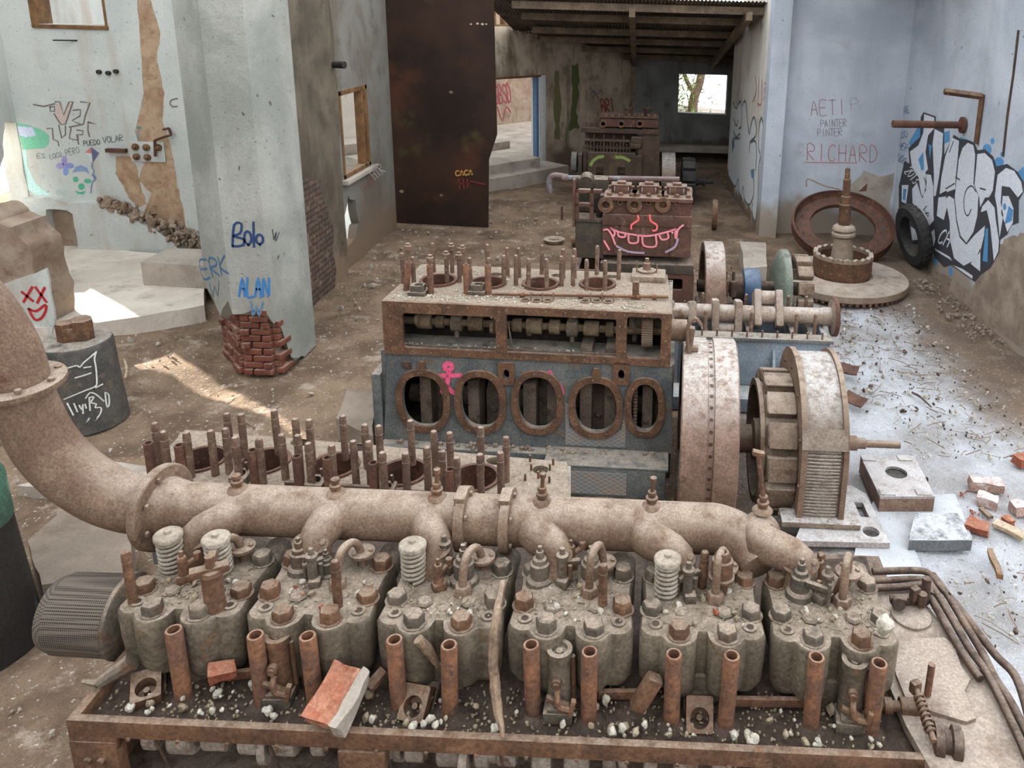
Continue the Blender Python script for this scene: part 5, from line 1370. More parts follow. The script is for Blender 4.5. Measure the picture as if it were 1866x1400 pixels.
mat_blueenamel = grimy('blue_enamel', (82, 108, 140), (70, 92, 122), (100, 122, 146), dust=(170, 180, 190), scale=3, dust_amt=.35, rough=.35)
mat_green = grimy('grey_green_paint', (128, 138, 126), (108, 120, 108), (146, 144, 132), dust=(190, 190, 182), scale=3, dust_amt=.5)
wheel('pulley', 1358, 1393, 490, mat_blueenamel, lambda R, w: [(R * .7, 0), (R * .93, .02), (R, w * .3), (R, w * .7), (R * .93, w - .02), (R * .6, w)], 'shiny blue pulley')
wheel('green_disc', 1408, 1443, 457, mat_green, lambda R, w: [(.2, w * .3), (R * .55, w * .2), (R * .95, w * .55), (R, w * .7), (R, w * .95), (.3, w)], 'dull green disc')
b = MB(); b.cyl((-.1, 0, 0), (1.5, 0, 0), .09, seg=18); b.lathe([(.2, 0), (.2, .2)], T(.42, 0, 0) @ RY(PI / 2), 18); b.build('shaft', mat_darkrust, ST)
for k in range(12):
    b = MB(); b.box((0, 0, .43), (.22, .17, .12), None, .015); b.build('rotor_block', mat_pole, ST, T(1.38, 0, 0) @ RX(k * PI / 6 + .2), 'small brown rotor block')
for k in range(2):
    b = MB(); x = P(1322 + k * 14, 545, Y=10.3).x; b.lathe([(.05, 0), (.05, .22), (.02, .23), (.02, .36)], None, 14); o = b.build('oil_pot', mat_darkrust, ST, T(x - 1.0, -.4, -.0)); 
b = MB(); b.b2((-.08, -.5, -.44), (1.55, .5, -.34), .01); b.build('base', mat_e4d, ST)

# ------------------------------------------------------------------ fifth engine at the far end with its flywheel and rotor
O5 = Vector((-1.45, 17.5, 0)); n5 = Vector((0, -1, 0))
E5, L5 = engine_frame(O5.x, O5.y, 0, 'diesel_engine', 'farthest dark brown engine, two square openings and yellow-green arcs on its side', 'engine', 'derelict engines in a row')
def F5(px, py):
    q = L5(px, py, plane=(O5, n5)); return (q.x, q.z)
def b5(b, px0, py0, px1, py1, y0, y1, bev=.008):
    a = F5(px0, py0); c = F5(px1, py1); b.b2((a[0], y0, c[1]), (c[0], y1, a[1]), bev); return b
mat_e5 = grimy('dark_brown_iron', (92, 74, 62), (74, 60, 52), (112, 92, 74), dust=(160, 142, 128), scale=2.5, dust_amt=.6)
b = MB(); b5(b, 1058, 234, 1200, 246, .05, 1.0); b5(b, 1064, 246, 1160, 275, .35, 1.0); b5(b, 1062, 275, 1080, 330, .1, 1.0); b5(b, 1170, 236, 1200, 335, .1, 1.0)
b.build('block', mat_e5, E5)
b = MB(); b5(b, 1072, 278, 1158, 285, .0, .6)
b.build('shelf', mat_e5, E5)
a0 = F5(1072, 282); c0 = F5(1168, 335)
h1 = [F5(1086, 304), F5(1100, 320)]; h2 = [F5(1125, 304), F5(1139, 320)]
b = MB(); b.prism([(a0[0], c0[1]), (c0[0], c0[1]), (c0[0], a0[1]), (a0[0], a0[1])], [rrect(h[0][0], h[1][1], h[1][0], h[0][1], .02) for h in (h1, h2)], -.04, .04, RX(PI / 2)); b.build('crankcase_side', mat_e5, E5)
b = MB(); b5(b, 1045, 330, 1200, 395, .0, 1.0); b.build('base', mat_e5, E5)
b = MB(); b5(b, 1064, 255, 1165, 262, .1, .3, .02); b5(b, 1064, 268, 1150, 276, .15, .4, .02); b5(b, 1150, 250, 1170, 262, .0, .3, .03); b5(b, 1148, 262, 1168, 270, -.05, .3, .02)
for k in range(14): b.cyl((F5(1070 + k * 6, 260)[0], .12, 1.1), (F5(1070 + k * 6, 260)[0], .12, 1.35 + .1 * (k % 3)), .02, seg=6)
b.build('fuel_gear', mat_e5, E5)
b = MB(); b5(b, 1054, 282, 1060, 318, .0, .5); b5(b, 1162, 270, 1172, 305, .2, .5); b.build('end_cover', mat_e4d, E5)
for k in range(14):
    z = F5(1168, 272 + k * 2.4)[1]; 
b = MB(); xg = F5(1166, 290)[0]
for k in range(12): b.box((xg, .12, F5(1166, 274 + k * 2.7)[1]), (.09, .04, .02), None, .004)
b.build('timing_chain', mat_pipe, E5)
b = MB(); b5(b, 1095, 216, 1199, 234, .05, .9); b5(b, 1093, 213, 1200, 217, .0, .95); b.build('head_block', mat_e4, E5)
for px in (1099, 1132, 1166):
    c = F5(px, 226); b = MB(); b.lathe([(.085, 0), (.085, .05), (.05, .052), (.045, .0), (0, 0)], T(c[0], .05, c[1]) @ RX(PI / 2), 18); b.build('exhaust_port', mat_rust if px != 1132 else mat_pinkrust if False else mat_rust, E5)
for px in (1145, 1180):
    c = F5(px, 213); b = MB(); b.cyl((c[0], .3, c[1]), (c[0], .3, c[1] + .14), .06, seg=12); b.lathe([(.1, 0), (.1, .03)], T(c[0], .3, c[1] + .14), 14)
    for a in range(4): b.cyl((c[0] + .08 * math.cos(a * 1.57), .3 + .08 * math.sin(a * 1.57), c[1]), (c[0] + .08 * math.cos(a * 1.57), .3 + .08 * math.sin(a * 1.57), c[1] + .22), .013, seg=6)
    b.build('rocker_stand', mat_e5, E5)
for px in range(1098, 1200, 12): inst('head_nut', HEADNUT_R, E5, T(F5(px, 213)[0], .1, F5(px, 213)[1]))
for px in (1063, 1072, 1083, 1092): b = MB(); c = F5(px, 234); b.cyl((c[0], .3, c[1]), (c[0], .3, c[1] + .3), .016, seg=8); b.build('stud', mat_stud, E5)
b = MB(); c = F5(1207, 285); w5 = F5(1232, 285)[0] - c[0]; zc5 = .45; R5 = c[1] - zc5
b.lathe([(R5 * .3, 0), (R5, 0), (R5, w5), (R5 * .3, w5)], T(c[0], .5, zc5) @ RY(PI / 2), 40); b.build('flywheel', mat_house, E5, label='pale grey flywheel')
b = MB(); c = F5(1245, 297); w6 = F5(1270, 297)[0] - c[0]; R6 = c[1] - zc5
mat_black = grimy('black_iron', (58, 58, 60), (46, 46, 48), (70, 66, 64), dust=(130, 124, 118), scale=4, dust_amt=.4)
for k in range(10): b.box((0, 0, R6 - .05), (w6, .28, .12), None, .01) if False else None
b.lathe([(R6 - .1, 0), (R6 - .1, w6)], T(c[0], .5, zc5) @ RY(PI / 2), 30); b.build('rotor', mat_black, E5)
for k in range(11):
    b = MB(); b.box((w6 / 2, 0, R6 - .04), (w6 * .95, .24, .12), None, .012); b.build('pole_block', mat_black, E5, T(c[0], .5, zc5) @ RX(k * 2 * PI / 11), 'black pole block')
b = MB(); b.cyl((F5(1198, 330)[0], .5, zc5), (c[0], .5, zc5), .08, seg=14); b.build('shaft', mat_black, E5)
b = MB(); b.lathe([(.1, 0), (.1, .08), (.07, .09), (.07, .2), (.12, .2), (.12, .24), (.05, .25), (.04, .45), (.0, .45)], T(c[0] + w6, .5, zc5) @ RY(PI / 2), 16); b.build('shaft_end', mat_black, E5)
b = MB(); c = F5(1040, 300); b.cyl((c[0] - .0, .3, c[1]), (c[0] + .12, .3, c[1]), .24, seg=24); b.build('end_pulley', mat_palegrey if False else mat_block, E5)

# long pipe lying across the engines
PIPE_Y = 12.2
pa_, pb_ = P(1030, 324, Y=PIPE_Y), P(1238, 327, Y=PIPE_Y)
mat_longpipe = grimy('faded_pipe', (140, 118, 116), (118, 96, 94), (138, 146, 158), dust=(176, 164, 158), scale=2.6, dust_amt=.5, spot=.5)
b = MB(); b.cyl(pa_, pb_, .042, seg=16)
for k in range(3): b.lathe([(.05, 0), (.06, .01), (.06, .04), (.05, .05)], frame_to(pa_ - (pb_ - pa_).normalized() * .03 * k, pb_), 14)
b.sweep([pa_ + Vector((.05, 0, 0)), pa_ + Vector((-.1, 0, .03)), pa_ + Vector((-.2, 0, .02)), pa_ + Vector((-.25, 0, -.06)), pa_ + Vector((-.25, 0, -.25))], .048, 14, 5)
PP = b.build('bent_pipe', mat_longpipe); tag(PP, 'long faded pipe with a bent left end lying across behind the grinning engine', 'pipe')
b = MB()
for x in (pa_.x + .35, pb_.x - .25): b.b2((x - .03, PIPE_Y - .03, 0), (x + .03, PIPE_Y + .03, pa_.z - .04))
for z in (.3, 1.1): b.b2((pa_.x + .35, PIPE_Y - .02, z), (pb_.x - .25, PIPE_Y + .02, z + .05))
tag(b.build('trestle', mat_darkrust), 'iron trestle carrying the long faded pipe behind the grinning engine', 'trestle')

# ------------------------------------------------------------------ flat flywheel with spindle, leaning ring and tyre in the right bay
c0 = P(1530, 498, z=.16); C = Vector((c0.x, c0.y - .1, 0)); RD = P(1643, 500, z=.16).x - c0.x + .03
FL = empty('flywheel', C, 0, 'flat rusty flywheel lying in the right bay with an upright stepped shaft', 'flywheel')
b = MB(); b.lathe([(RD - .09, 0), (RD - .04, .05), (RD - .0, .06), (RD, .155), (RD - .01, .165), (RD - .3, .165), (RD - .33, .18), (.5, .19), (.48, .165), (.2, .165)], T(0, 0, 0), 80)
mat_disc = grimy('tan_dusty_disc', (166, 148, 130), (146, 126, 110), (128, 104, 88), dust=(196, 182, 168), scale=2, dust_amt=.9)
b.build('disc', mat_disc, FL)
TOOTH = proto(MB().box((0, 0, .035), (.08, .05, .06), None, .006), 'edge_tooth', mat_rust)
for k in range(64):
    a = 2 * PI * k / 64; inst('edge_tooth', TOOTH, FL, RZ(a) @ T(RD - .045, 0, 0))
b = MB(); b.lathe([(.46, .17), (.47, .2), (.47, .5), (.41, .5), (.41, .17)], None, 56, cap=False); b.build('hub_ring', mat_rust, FL, label='brown drum ring with a scalloped rim')
SCA = proto(MB().prism([(-.075, 0), (.075, 0), (.06, .05), (0, .075), (-.06, .05)], [], -.035, .035), 'scallop', mat_disc)
for k in range(19): inst('rim_lug', SCA, FL, RZ(2 * PI * k / 19) @ T(.44, 0, .49) @ RZ(PI / 2) @ RX(PI / 2))
for k in range(20): b = MB(); a = 2 * PI * k / 20; b.cyl((.468 * math.cos(a), .468 * math.sin(a), .3), (.474 * math.cos(a), .474 * math.sin(a), .3), .016, seg=8); b.build('rivet', mat_pipe, FL)
zt = P(1519, 305, Y=C.y).z
b = MB(); b.lathe([(.2, .17), (.2, .3), (.15, .75), (.13, .8), (.16, .82), (.19, .84), (.19, .88), (.15, .9), (.17, .92), (.19, .94), (.17, .99), (.12, 1.02)], RY(-.03), 28); b.build('spindle_base', mat_disc, FL)
b = MB(); k_ = (zt - 1.02) / 1.0
b.lathe([(.095, 1.0), (.095, 1.02 + .32 * k_), (.1, 1.02 + .33 * k_), (.1, 1.02 + .36 * k_), (.085, 1.02 + .37 * k_), (.08, 1.02 + .5 * k_), (.06, 1.02 + .51 * k_), (.058, 1.02 + .8 * k_), (.042, 1.02 + .81 * k_), (.04, 1.02 + .97 * k_), (.02, zt)], RY(-.03), 22); b.build('spindle', mat_rust, FL, label='stepped rusty shaft')
RG = empty('ring_frame', (3.83, 14.2, .48), 0, 'large rusty ring frame leaning against the bay wall behind the flat flywheel', 'ring')
MR = RZ(-.1) @ RX(.47)
b = MB(); b.lathe([(.6, -.06), (.66, -.1), (.8, -.1), (.88, -.12), (.93, -.1), (.94, .1), (.9, .12), (.88, .0), (.86, -.02), (.66, .0), (.6, .02), (.6, -.06)], MR, 64, cap=False); b.build('ring', mat_bore, RG)
for k in range(20):
    b = MB(); a = 2 * PI * k / 20
    b.prism(oval(0, 0, .05, .025, 12), [], -.012, .002, MR @ RZ(a) @ T(.76, 0, -.008) @ RZ(PI / 2)); b.build('slot', mat_black, RG)
b = MB(); b.loft([[(.45, .78, .5), (.6, .75, .52), (.6, .82, .5)], [(.6, .78, .66), (.61, .77, .66), (.61, .79, .66)]]); b.build('broken_tab', mat_bore, RG)
mat_tyre = grimy('black_rubber', (52, 52, 54), (42, 42, 44), (64, 62, 60), dust=(110, 104, 98), scale=6, dust_amt=.5, metal=0)
TY = empty('tyre', (4.88, 13.4, .56), 0, 'black ribbed ring leaning in the corner behind the flat flywheel', 'tyre')
MT = RZ(.12) @ RY(PI / 2 - .22)
b = MB(); b.lathe([(.36, -.09), (.52, -.1), (.56, -.06), (.57, 0), (.56, .06), (.52, .1), (.36, .09), (.36, -.09)], MT, 44, cap=False); b.build('tread', mat_tyre, TY)
for k in range(30): b = MB(); a = 2 * PI * k / 30; b.box((.565, 0, 0), (.012, .035, .15), RX(.5), .004); b.build('rib', mat_tyre, TY, MT @ RZ(a))

# pipe and bent angle on the right wall
pf = P(1757, 228, X=5.14); pe = P(1627, 226, Y=pf.y - .12)
WP = tag(MB().cyl(pf + Vector((.02, 0, 0)), pe, .055, .06, 16).lathe([(.055, 0), (.13, .01), (.13, .05), (.06, .06)], frame_to(pf, pf + Vector((-1, 0, 0))), 20).build('pipe_stub', mat_bore), 'rusty pipe sticking out of the right wall above the graffiti', 'pipe')
q1, q2, q3 = P(1750, 172, X=4.9), P(1790, 176, X=5.12), P(1779, 262, X=5.12)
q1 = Vector((4.55, q2.y + .02, q2.z + .06))
b = MB(); d = q2 - q1
b.M = Matrix.Identity(4); b.cyl(q1, q2, .05, seg=4); b.cyl(q2 + Vector((0, 0, .03)), q3, .045, seg=4)
tag(b.build('bent_angle', mat_rust), 'rusty bent angle iron on the right wall above the pipe stub', 'angle iron')
b = MB(); pts = [P(1856, 55, X=5.14), P(1846, 140, X=5.14), P(1836, 210, X=5.14), P(1828, 285, X=5.14)]
b.sweep(pts, .018, 8, 3); tag(b.build('conduit', mat_darkrust), 'thin rusty conduit running down the right wall', 'conduit')

# ------------------------------------------------------------------ steel plates, slabs and blocks on the floor
mat_steelplate = grimy('pale_steel_plate', (186, 178, 176), (168, 158, 154), (140, 116, 104), dust=(212, 208, 208), scale=3, dust_amt=.9, spot=.66)
def quad(pxs, z): return [(p.x, p.y) for p in (P(x, y, z=z) for x, y in pxs)]
BP = empty('base_plate', (2.5, 6.4, 0), 0, 'pale box-shaped steel plate with a dark round hole on the right floor', 'steel plate')
zz = .17
o_ = [(x - 2.5, y - 6.4) for x, y in quad(((1604, 905), (1704, 905), (1667, 832), (1568, 832)), zz)]
hc = P(1633, 861, z=zz); hl = [(x, y) for x, y in oval(hc.x - 2.5, hc.y - 6.4, .1, .1, 24)]
b = MB(); b.prism(o_, [hl], zz - .025, zz); b.build('top', mat_steelplate, BP)
b = MB(); b.prism([(x * .995, y * .995) for x, y in o_], [], .0, zz - .08); 
b.bm.free()
b = MB()
for i in range(4):
    a_, c_ = Vector(o_[i]), Vector(o_[(i + 1) % 4]); m = (a_ + c_) / 2; d = c_ - a_; nn = Vector((-d.y, d.x)).normalized() * .012
    b.box((m.x + nn.x, m.y + nn.y, zz / 2 - .013), (d.length, .02, zz - .027), RZ(math.atan2(d.y, d.x)))
b.build('side_wall', mat_fly, BP)
b = MB(); b.cyl((hc.x - 2.5, hc.y - 6.4, .02), (hc.x - 2.5, hc.y - 6.4, zz - .03), .13, seg=20); b.build('hole_dark', mat_black, BP)  # black plug puts the darkness of the hole into colour
for (x, y) in ((1582, 836), (1648, 836), (1616, 898), (1682, 898)):
    q = P(x, y, z=zz); b = MB(); b.box((q.x - 2.5, q.y - 6.4, zz + .006), (.13, .09, .012), None, .003); b.build('pad', mat_steelplate, BP)
FP = empty('foundation_frame', (1.7, 5.9, 0), 0, 'long flat steel foundation frame under the generator with slots and a round hole', 'steel frame')
o_ = [(x - 1.7, y - 5.9) for x, y in quad(((1448, 986), (1622, 990), (1578, 900), (1552, 885), (1487, 888)), .07)]
hs = [[(x - 1.7, y - 5.9) for x, y in quad(((1556, 915), (1568, 942), (1584, 943), (1572, 916)), .07)]]
hc2 = P(1587, 969, z=.07); hs.append([(x, y) for x, y in oval(hc2.x - 1.7, hc2.y - 5.9, .07, .07, 18)])
b = MB(); b.prism(o_, hs, .02, .07); b.build('plate', mat_steelplate, FP)
b = MB(); b.cyl((hc2.x - 1.7, hc2.y - 5.9, -.02), (hc2.x - 1.7, hc2.y - 5.9, .035), .08, seg=18); b.build('hole_dark', mat_black, FP)  # black plug below the plate, colouring the hole dark
def floor_slab(name, pxs, z0, z1, mat, label, cat, seed=1, amp=.012):
    b = MB(); b.prism(ragged(quad(pxs, z1), amp, 5, seed), [], z0, z1)
    return tag(b.build(name, mat, angle=25), label, cat)
mat_browncon = plaster('brown_concrete', (146, 132, 120), (122, 110, 99), (104, 88, 76), speck=.4, streak=.1, scale=1.4)
mat_greyblock = grimy('grey_block', (116, 118, 122), (98, 100, 104), dust=(206, 208, 212), scale=4, metal=0, dust_amt=1.0)
mat_palecon = plaster('pale_concrete', (190, 193, 199), (166, 167, 170), (150, 144, 140), speck=.4, streak=.1, scale=1.6)
S(floor_slab('foundation_slab', ((1540, 1085), (1700, 1085), (1655, 978), (1772, 980), (1740, 900), (1600, 900), (1560, 985)), -.25, .015, mat_palecon, None, None), label='pale concrete foundation on the right floor')
floor_slab('concrete_block', ((1668, 935), (1745, 935), (1772, 985), (1657, 985)), 0.01, .11, mat_greyblock, 'low pale concrete block with a dark grey front on the right floor', 'concrete block', 4, .006)
floor_slab('concrete_block', ((50, 985), (118, 928), (240, 962), (240, 1045), (76, 1066)), .02, .28, mat_browncon, 'large five-sided concrete slab on the floor under the pipe elbow', 'concrete block', 6, .01)
floor_slab('concrete_block', ((632, 708), (686, 711), (680, 795), (612, 762)), -.02, .3, mat_browncon, 'square concrete block at the left end of the tall blue grey engine', 'concrete block', 7, .012)
floor_slab('concrete_block', ((1348, 440), (1396, 442), (1398, 486), (1356, 490)), -.02, .3, mat_concrete, 'concrete block behind the blue pulley', 'concrete block', 8, .015)
S(floor_slab('kerb', ((30, 885), (230, 905), (330, 860), (200, 840)), -.1, .06, mat_concrete, None, None, 9), label='low concrete kerb on the left floor')

# drum with nut lump and chalk marks; dark column at the left edge
DR = empty('iron_drum', (-5.66, 7.42, 0), 0, 'dark grey iron cylinder chalked white, standing on the left floor with a lump on top', 'drum')
mat_drum = grimy('dark_grey_iron', (104, 100, 96), (84, 82, 80), (122, 108, 98), dust=(178, 166, 154), scale=4, dust_amt=.85)
b = MB(); b.lathe([(.36, -.04), (.355, .0), (.335, .55), (.33, .83), (.315, .86), (.0, .865)], RY(-.02), 48); b.build('drum_body', mat_drum, DR)
b = MB(); b.hexbolt((-.08, -.01, .86), .09, .19, rot=.2, dome=False); b.hexbolt((.06, .03, .86), .1, .21, rot=.7, dome=False); b.hexbolt((-.0, .1, .86), .09, .2, rot=.1, dome=False); b.box((0, 0, .93), (.2, .14, .15), RZ(.4), .02); b.build('lump', mat_rust, DR, label='rusty lump of three joined nuts')
mat_darkcol = grimy('dark_green_column', (58, 52, 48), (44, 40, 38), (72, 96, 82), dust=(110, 120, 110), scale=1.6, dust_amt=.3, spot=.64)
b = MB(); b.lathe([(.36, -.05), (.34, .1), (.3, .8), (.29, 1.2), (.24, 1.32), (.0, 1.36)], None, 36)
BL = empty('iron_bollard', (-4.36, 4.42, 0), 0, 'dark greenish iron column at the left edge in front of the concrete slab', 'column'); b.build('column_body', mat_darkcol, BL)
b = MB(); b.lathe([(.301, .9), (.296, 1.2), (.246, 1.325), (.1, 1.358)], None, 36, cap=False); b.build('green_top', grimy('worn_green_paint', (86, 128, 108), (70, 96, 82), (120, 150, 132), scale=3, dust_amt=.3), BL, label='worn green painted top')
if False: tag(None, 'dark greenish iron column at the left edge in front of the concrete slab', 'column')
b = MB(); b.lathe([(.14, -.02), (.16, .03), (.09, .03), (.07, .0), (.14, -.02)], None, 28, cap=False); q = P(1010, 441, z=.0)
tag(b.build('iron_ring', mat_disc, None, T(q.x, q.y, .03) @ SC(1.25, 1.25, 1)), 'flat rusty ring lying on the floor left of the grinning engine', 'ring')
q = P(1042, 440, z=.1); b = MB(); b.lathe([(.1, 0), (.1, .16), (.05, .16), (.05, 0)], T(0, 0, .1) @ RY(1.2), 14, cap=False); b.box((.1, .1, .05), (.2, .16, .12), RZ(.4), .02)
tag(b.build('valve_body', mat_rust, None, T(q.x, q.y, 0)), 'small rusty valve body lying beside the flat ring', 'valve')
q = P(1301, 418, z=0); b = MB(); b.lathe([(.1, -.05), (.3, -.05), (.31, -.03), (.31, .03), (.3, .05), (.1, .05)], T(0, 0, .31) @ RZ(-.1) @ RY(PI / 2), 36)
tag(b.build('small_flywheel', mat_rust, None, T(q.x, q.y, 0)), 'small rusty wheel standing upright near the graffiti partition', 'wheel')
q = P(1024, 400, z=0); b = MB(); b.cyl((0, 0, 0), (0, 0, .28), .025, seg=8); tag(b.build('iron_peg', mat_bore, None, T(q.x, q.y, 0)), 'short rusty peg standing in the floor before the concrete steps', 'peg')
# pipe beside the pillar and pipe end on the mossy wall
pq = P(606, 117, X=-4.7); tag(MB().cyl(pq + Vector((-.1, 0, 0)), pq + Vector((.22, -.1, 0)), .055, seg=14).build('pipe_stub', mat_black), 'short black pipe stub high on the mossy wall', 'pipe')
# porcelain fuse board, bolts and bracket on the annex wall
FB = empty('fuse_board', P(262, 272, Y=12.572), 0, 'white board with brown insulators on the annex wall', 'fuse board'); f0 = FB.location
a_, c_ = P(235, 258, Y=12.57), P(302, 296, Y=12.57)
b = MB(); b.b2((a_.x - f0.x, -.0, c_.z - f0.z), (c_.x - f0.x, .03, a_.z - f0.z), .004); b.build('board', mat_annex, FB)
for (x, y) in ((246, 268), (266, 269), (288, 269), (248, 286), (268, 287)):
    p = P(x, y, Y=12.55); b = MB(); b.lathe([(.055, 0), (.055, .03), (.035, .035), (.03, .07), (.012, .075), (.012, .1), (0, .1)], T(p.x - f0.x, 0.0, p.z - f0.z) @ RX(PI / 2), 16); b.build('insulator', mat_timber, FB)
b = MB(); ps = [P(x, y, Y=12.5) - f0 for x, y in ((283, 285), (282, 256), (298, 250), (312, 246), (308, 234), (297, 236))]
for u, v in zip(ps[:-1], ps[1:]): b.cyl(u, v, .022, seg=6)
b.build('bracket', mat_bore, FB)
a_ = P(195, 270, Y=12.56); c_ = P(232, 278, Y=12.56); b = MB(); b.b2((a_.x, 12.5, c_.z), (c_.x, 12.58, a_.z), .005); tag(b.build('wall_bar', mat_bore), 'short rusty bar on the annex wall left of the fuse board', 'bar')
for (x, y) in ((182, 131), (199, 133), (213, 130)):
    p = P(x, y, Y=12.6); b = MB(); b.cyl((0, .03, 0), (0, -.05, 0), .035, seg=10); tag(b.build('wall_bolt', mat_black, None, T(p.x, 12.6, p.z)), 'one of three dark bolt stubs in a row high on the annex wall', 'bolt', 'three bolts on the annex wall')
p = P(112, 73, Y=12.6); q = P(135, 72, Y=12.4); tag(MB().cyl(p + Vector((.25, .0, 0)), p + Vector((-.05, -.12, 0)), .012, seg=6).build('wall_nail', mat_black), 'long thin spike below the high annex window', 'spike')

# ------------------------------------------------------------------ bricks, wood and litter on the right floor
mat_palebrick = grimy('whitened_brick', (190, 160, 150), (172, 138, 126), (206, 190, 186), dust=(224, 214, 212), scale=6, metal=0, dust_amt=.9)
def fbrick(x, y, size, rz, mat, label, seed, rx=0): 
    q = P(x, y, z=.05); return brick('brick', (q.x, q.y, size[2] / 2 + .0), size, (rx, 0, rz), mat, label, seed=seed, amp=.01)
fbrick(1797, 882, (.3, .13, .09), -.15, mat_palebrick, 'long whole brick dusted white on the right floor', 1)
fbrick(1800, 912, (.17, .13, .09), -.5, mat_palebrick, 'half brick beside the red crumbs on the right floor', 2)
fbrick(1782, 958, (.18, .12, .08), -.55, mat_orangebrick, 'broken red brick nearest the low pale concrete block', 3, .2)
fbrick(1838, 948, (.09, .08, .07), .3, mat_orangebrick, 'small red brick lump behind the splintered plank', 4)
fbrick(1860, 925, (.16, .12, .09), .1, mat_palebrick, 'pale brick at the right edge of the picture', 5)
fbrick(1863, 838, (.16, .12, .09), .4, mat_orangebrick, 'dark red brick at the right edge, farthest of the scattered bricks', 6)
def plank(x0, y0, x1, y1, w_, t_, mat, label, seed):
    p, q = P(x0, y0, z=.04), P(x1, y1, z=.04); d = q - p
    b = MB(); b.box((0, 0, 0), (d.length, w_, t_)); bmesh.ops.subdivide_edges(b.bm, edges=b.bm.edges[:], cuts=5, use_grid_fill=True)
    for v in b.bm.verts: v.co += Vector((noise.noise(v.co * 9 + Vector((seed, 0, 0))), noise.noise(v.co * 8 + Vector((0, seed, 0))), 0)) * .014
    o = b.build('plank', mat, angle=30); o.matrix_world = T(*((p + q) / 2)) @ RZ(math.atan2(d.y, d.x)); return tag(o, label, 'plank')
mat_freshwood = grimy('pale_split_wood', (206, 186, 158), (186, 160, 128), (166, 136, 106), dust=(222, 212, 200), scale=8, metal=0, dust_amt=.4)
plank(1812, 952, 1866, 978, .1, .035, mat_freshwood, 'splintered pale plank among the bricks on the right floor', 2)
plank(1786, 926, 1806, 944, .05, .03, mat_wood, 'short brown stick among the red brick crumbs', 4)
plank(1803, 1002, 1823, 1052, .045, .04, mat_orangebrick if False else mat_timber, 'thin reddish stick lying below the bricks on the right floor', 5)
for k, (x, y, rz, l_) in enumerate(((1544, 676, -.5, 'steel scrap strip leaning behind the generator, nearer the bedplate'), (1558, 732, -.9, 'curved steel scrap strip leaning right behind the generator'))):
    q = P(x, y, z=.08); b = MB(); b.box((0, 0, 0), (.26, .14, .02), None, .003); bmesh.ops.subdivide_edges(b.bm, edges=b.bm.edges[:], cuts=3, use_grid_fill=True)
    for v in b.bm.verts: v.co.z += v.co.x ** 2 * 1.2
    o = b.build('steel_scrap', mat_bore, angle=30); o.matrix_world = T(q.x, q.y, .1) @ RZ(rz) @ RX(.5); tag(o, l_, 'steel scrap')
KEEP = [(.25, 2.75, 5.3, 7.9), (-3.4, .5, 4.3, 7.95), (.4, 2.55, 7.8, 9.3), (-1.0, 2.75, 10.1, 11.6), (1.7, 2.7, 11.9, 13.8), (-2.2, -1.4, 11.9, 12.9), (-1.85, -.9, 13.7, 14.7), (-5.1, -2.6, 15.0, 15.4), (-1.5, .8, 12.0, 12.4), (2.0, 3.0, 5.4, 6.4), (-5.3, -3.9, 8.2, 9.5), (-6.1, -5.2, 7.0, 7.9), (-4.9, -3.4, 4.0, 5.7), (-10, -4.6, 9.6, 16), (-10, -6.6, 8.6, 9.8), (2.9, 3.8, 5.6, 7.0), (-1.7, -.8, 12.0, 13.2), (-3.4, 0, 17.4, 20)]
def clear(x, y, m=.04):
    if (x - C.x) ** 2 + (y - C.y) ** 2 < (RD + .08) ** 2 or (x > 2.6 and y > 13): return False
    return not any(a - m < x < b_ + m and c - m < y < d + m for a, b_, c, d in KEEP)
def debris(name, label, items, fx, fy, seed, mats):
    r = random.Random(seed); b = MB()
    for kind, n, s0, s1, mi in items:
        k = 0
        while k < n:
            x, y = r.uniform(*fx), r.uniform(*fy)
            if not clear(x, y): continue
            k += 1; nf = len(b.bm.faces)
            if kind == 'rock':
                s = r.uniform(s0, s1) * (1 if r.random() < .85 else 2)
                b.rock((x, y, .012), (s, s * r.uniform(.6, 1), s * .5), k, 1, .35)
            else:
                a = r.uniform(0, PI); l = r.uniform(s0, s1); q = Vector((x, y, .02)); d = Vector((math.cos(a), math.sin(a), 0)) * l
                if not clear(x + d.x, y + d.y): continue
                b.sweep([q, q + d * .5 + Vector((r.uniform(-.02, .02), r.uniform(-.02, .02), .01)), q + d], r.uniform(.002, .006), 5, 2)
            b.bm.faces.ensure_lookup_table()
            for f in b.bm.faces[nf:]: f.material_index = mi
    return tag(b.build(name, mats, angle=30), label, 'litter', kind='stuff')
debris('floor_litter', 'white plaster chips, dark grit and dry twigs strewn over the right floor', [('rock', 900, .006, .022, 0), ('rock', 650, .005, .018, 1), ('twig', 420, .06, .3, 2)], (1.0, 4.25), (4.6, 13), 2, [mat_stone, mat_darkrust, mat_wood])
debris('floor_rubble', 'mixed rubble and dry stalks strewn over the left and middle floor', [('rock', 1200, .008, .026, 0), ('twig', 200, .06, .25, 1)], (-6.5, .9), (2.5, 17), 4, [mat_concrete, mat_wood])
b = MB(); r = random.Random(6)
for k in range(150):
    s_ = r.uniform(.012, .04); y = r.uniform(10, 13.2); b.rock((r.uniform(4.62, 5.04), y if y < 12.6 else 11, .02), (s_, s_ * .8, s_ * .7), k, 1, .4)
tag(b.build('foot_rubble', mat_browncon, angle=30), 'rubble heaped along the foot of the right wall', 'rubble', kind='stuff')
b = MB(); r = random.Random(7)
for k in range(300):
    s_ = r.uniform(.006, .018); cx_, cy_ = r.uniform(3.05, 3.5), r.uniform(6.05, 6.5)
    if any((P(px, py, z=.05) - Vector((cx_, cy_, .05))).length < .2 for px, py in ((1797, 882), (1800, 912), (1782, 958), (1838, 948), (1860, 925))): continue
    b.rock((cx_, cy_, .012), (s_, s_ * .8, s_ * .6), k, 1, .4)
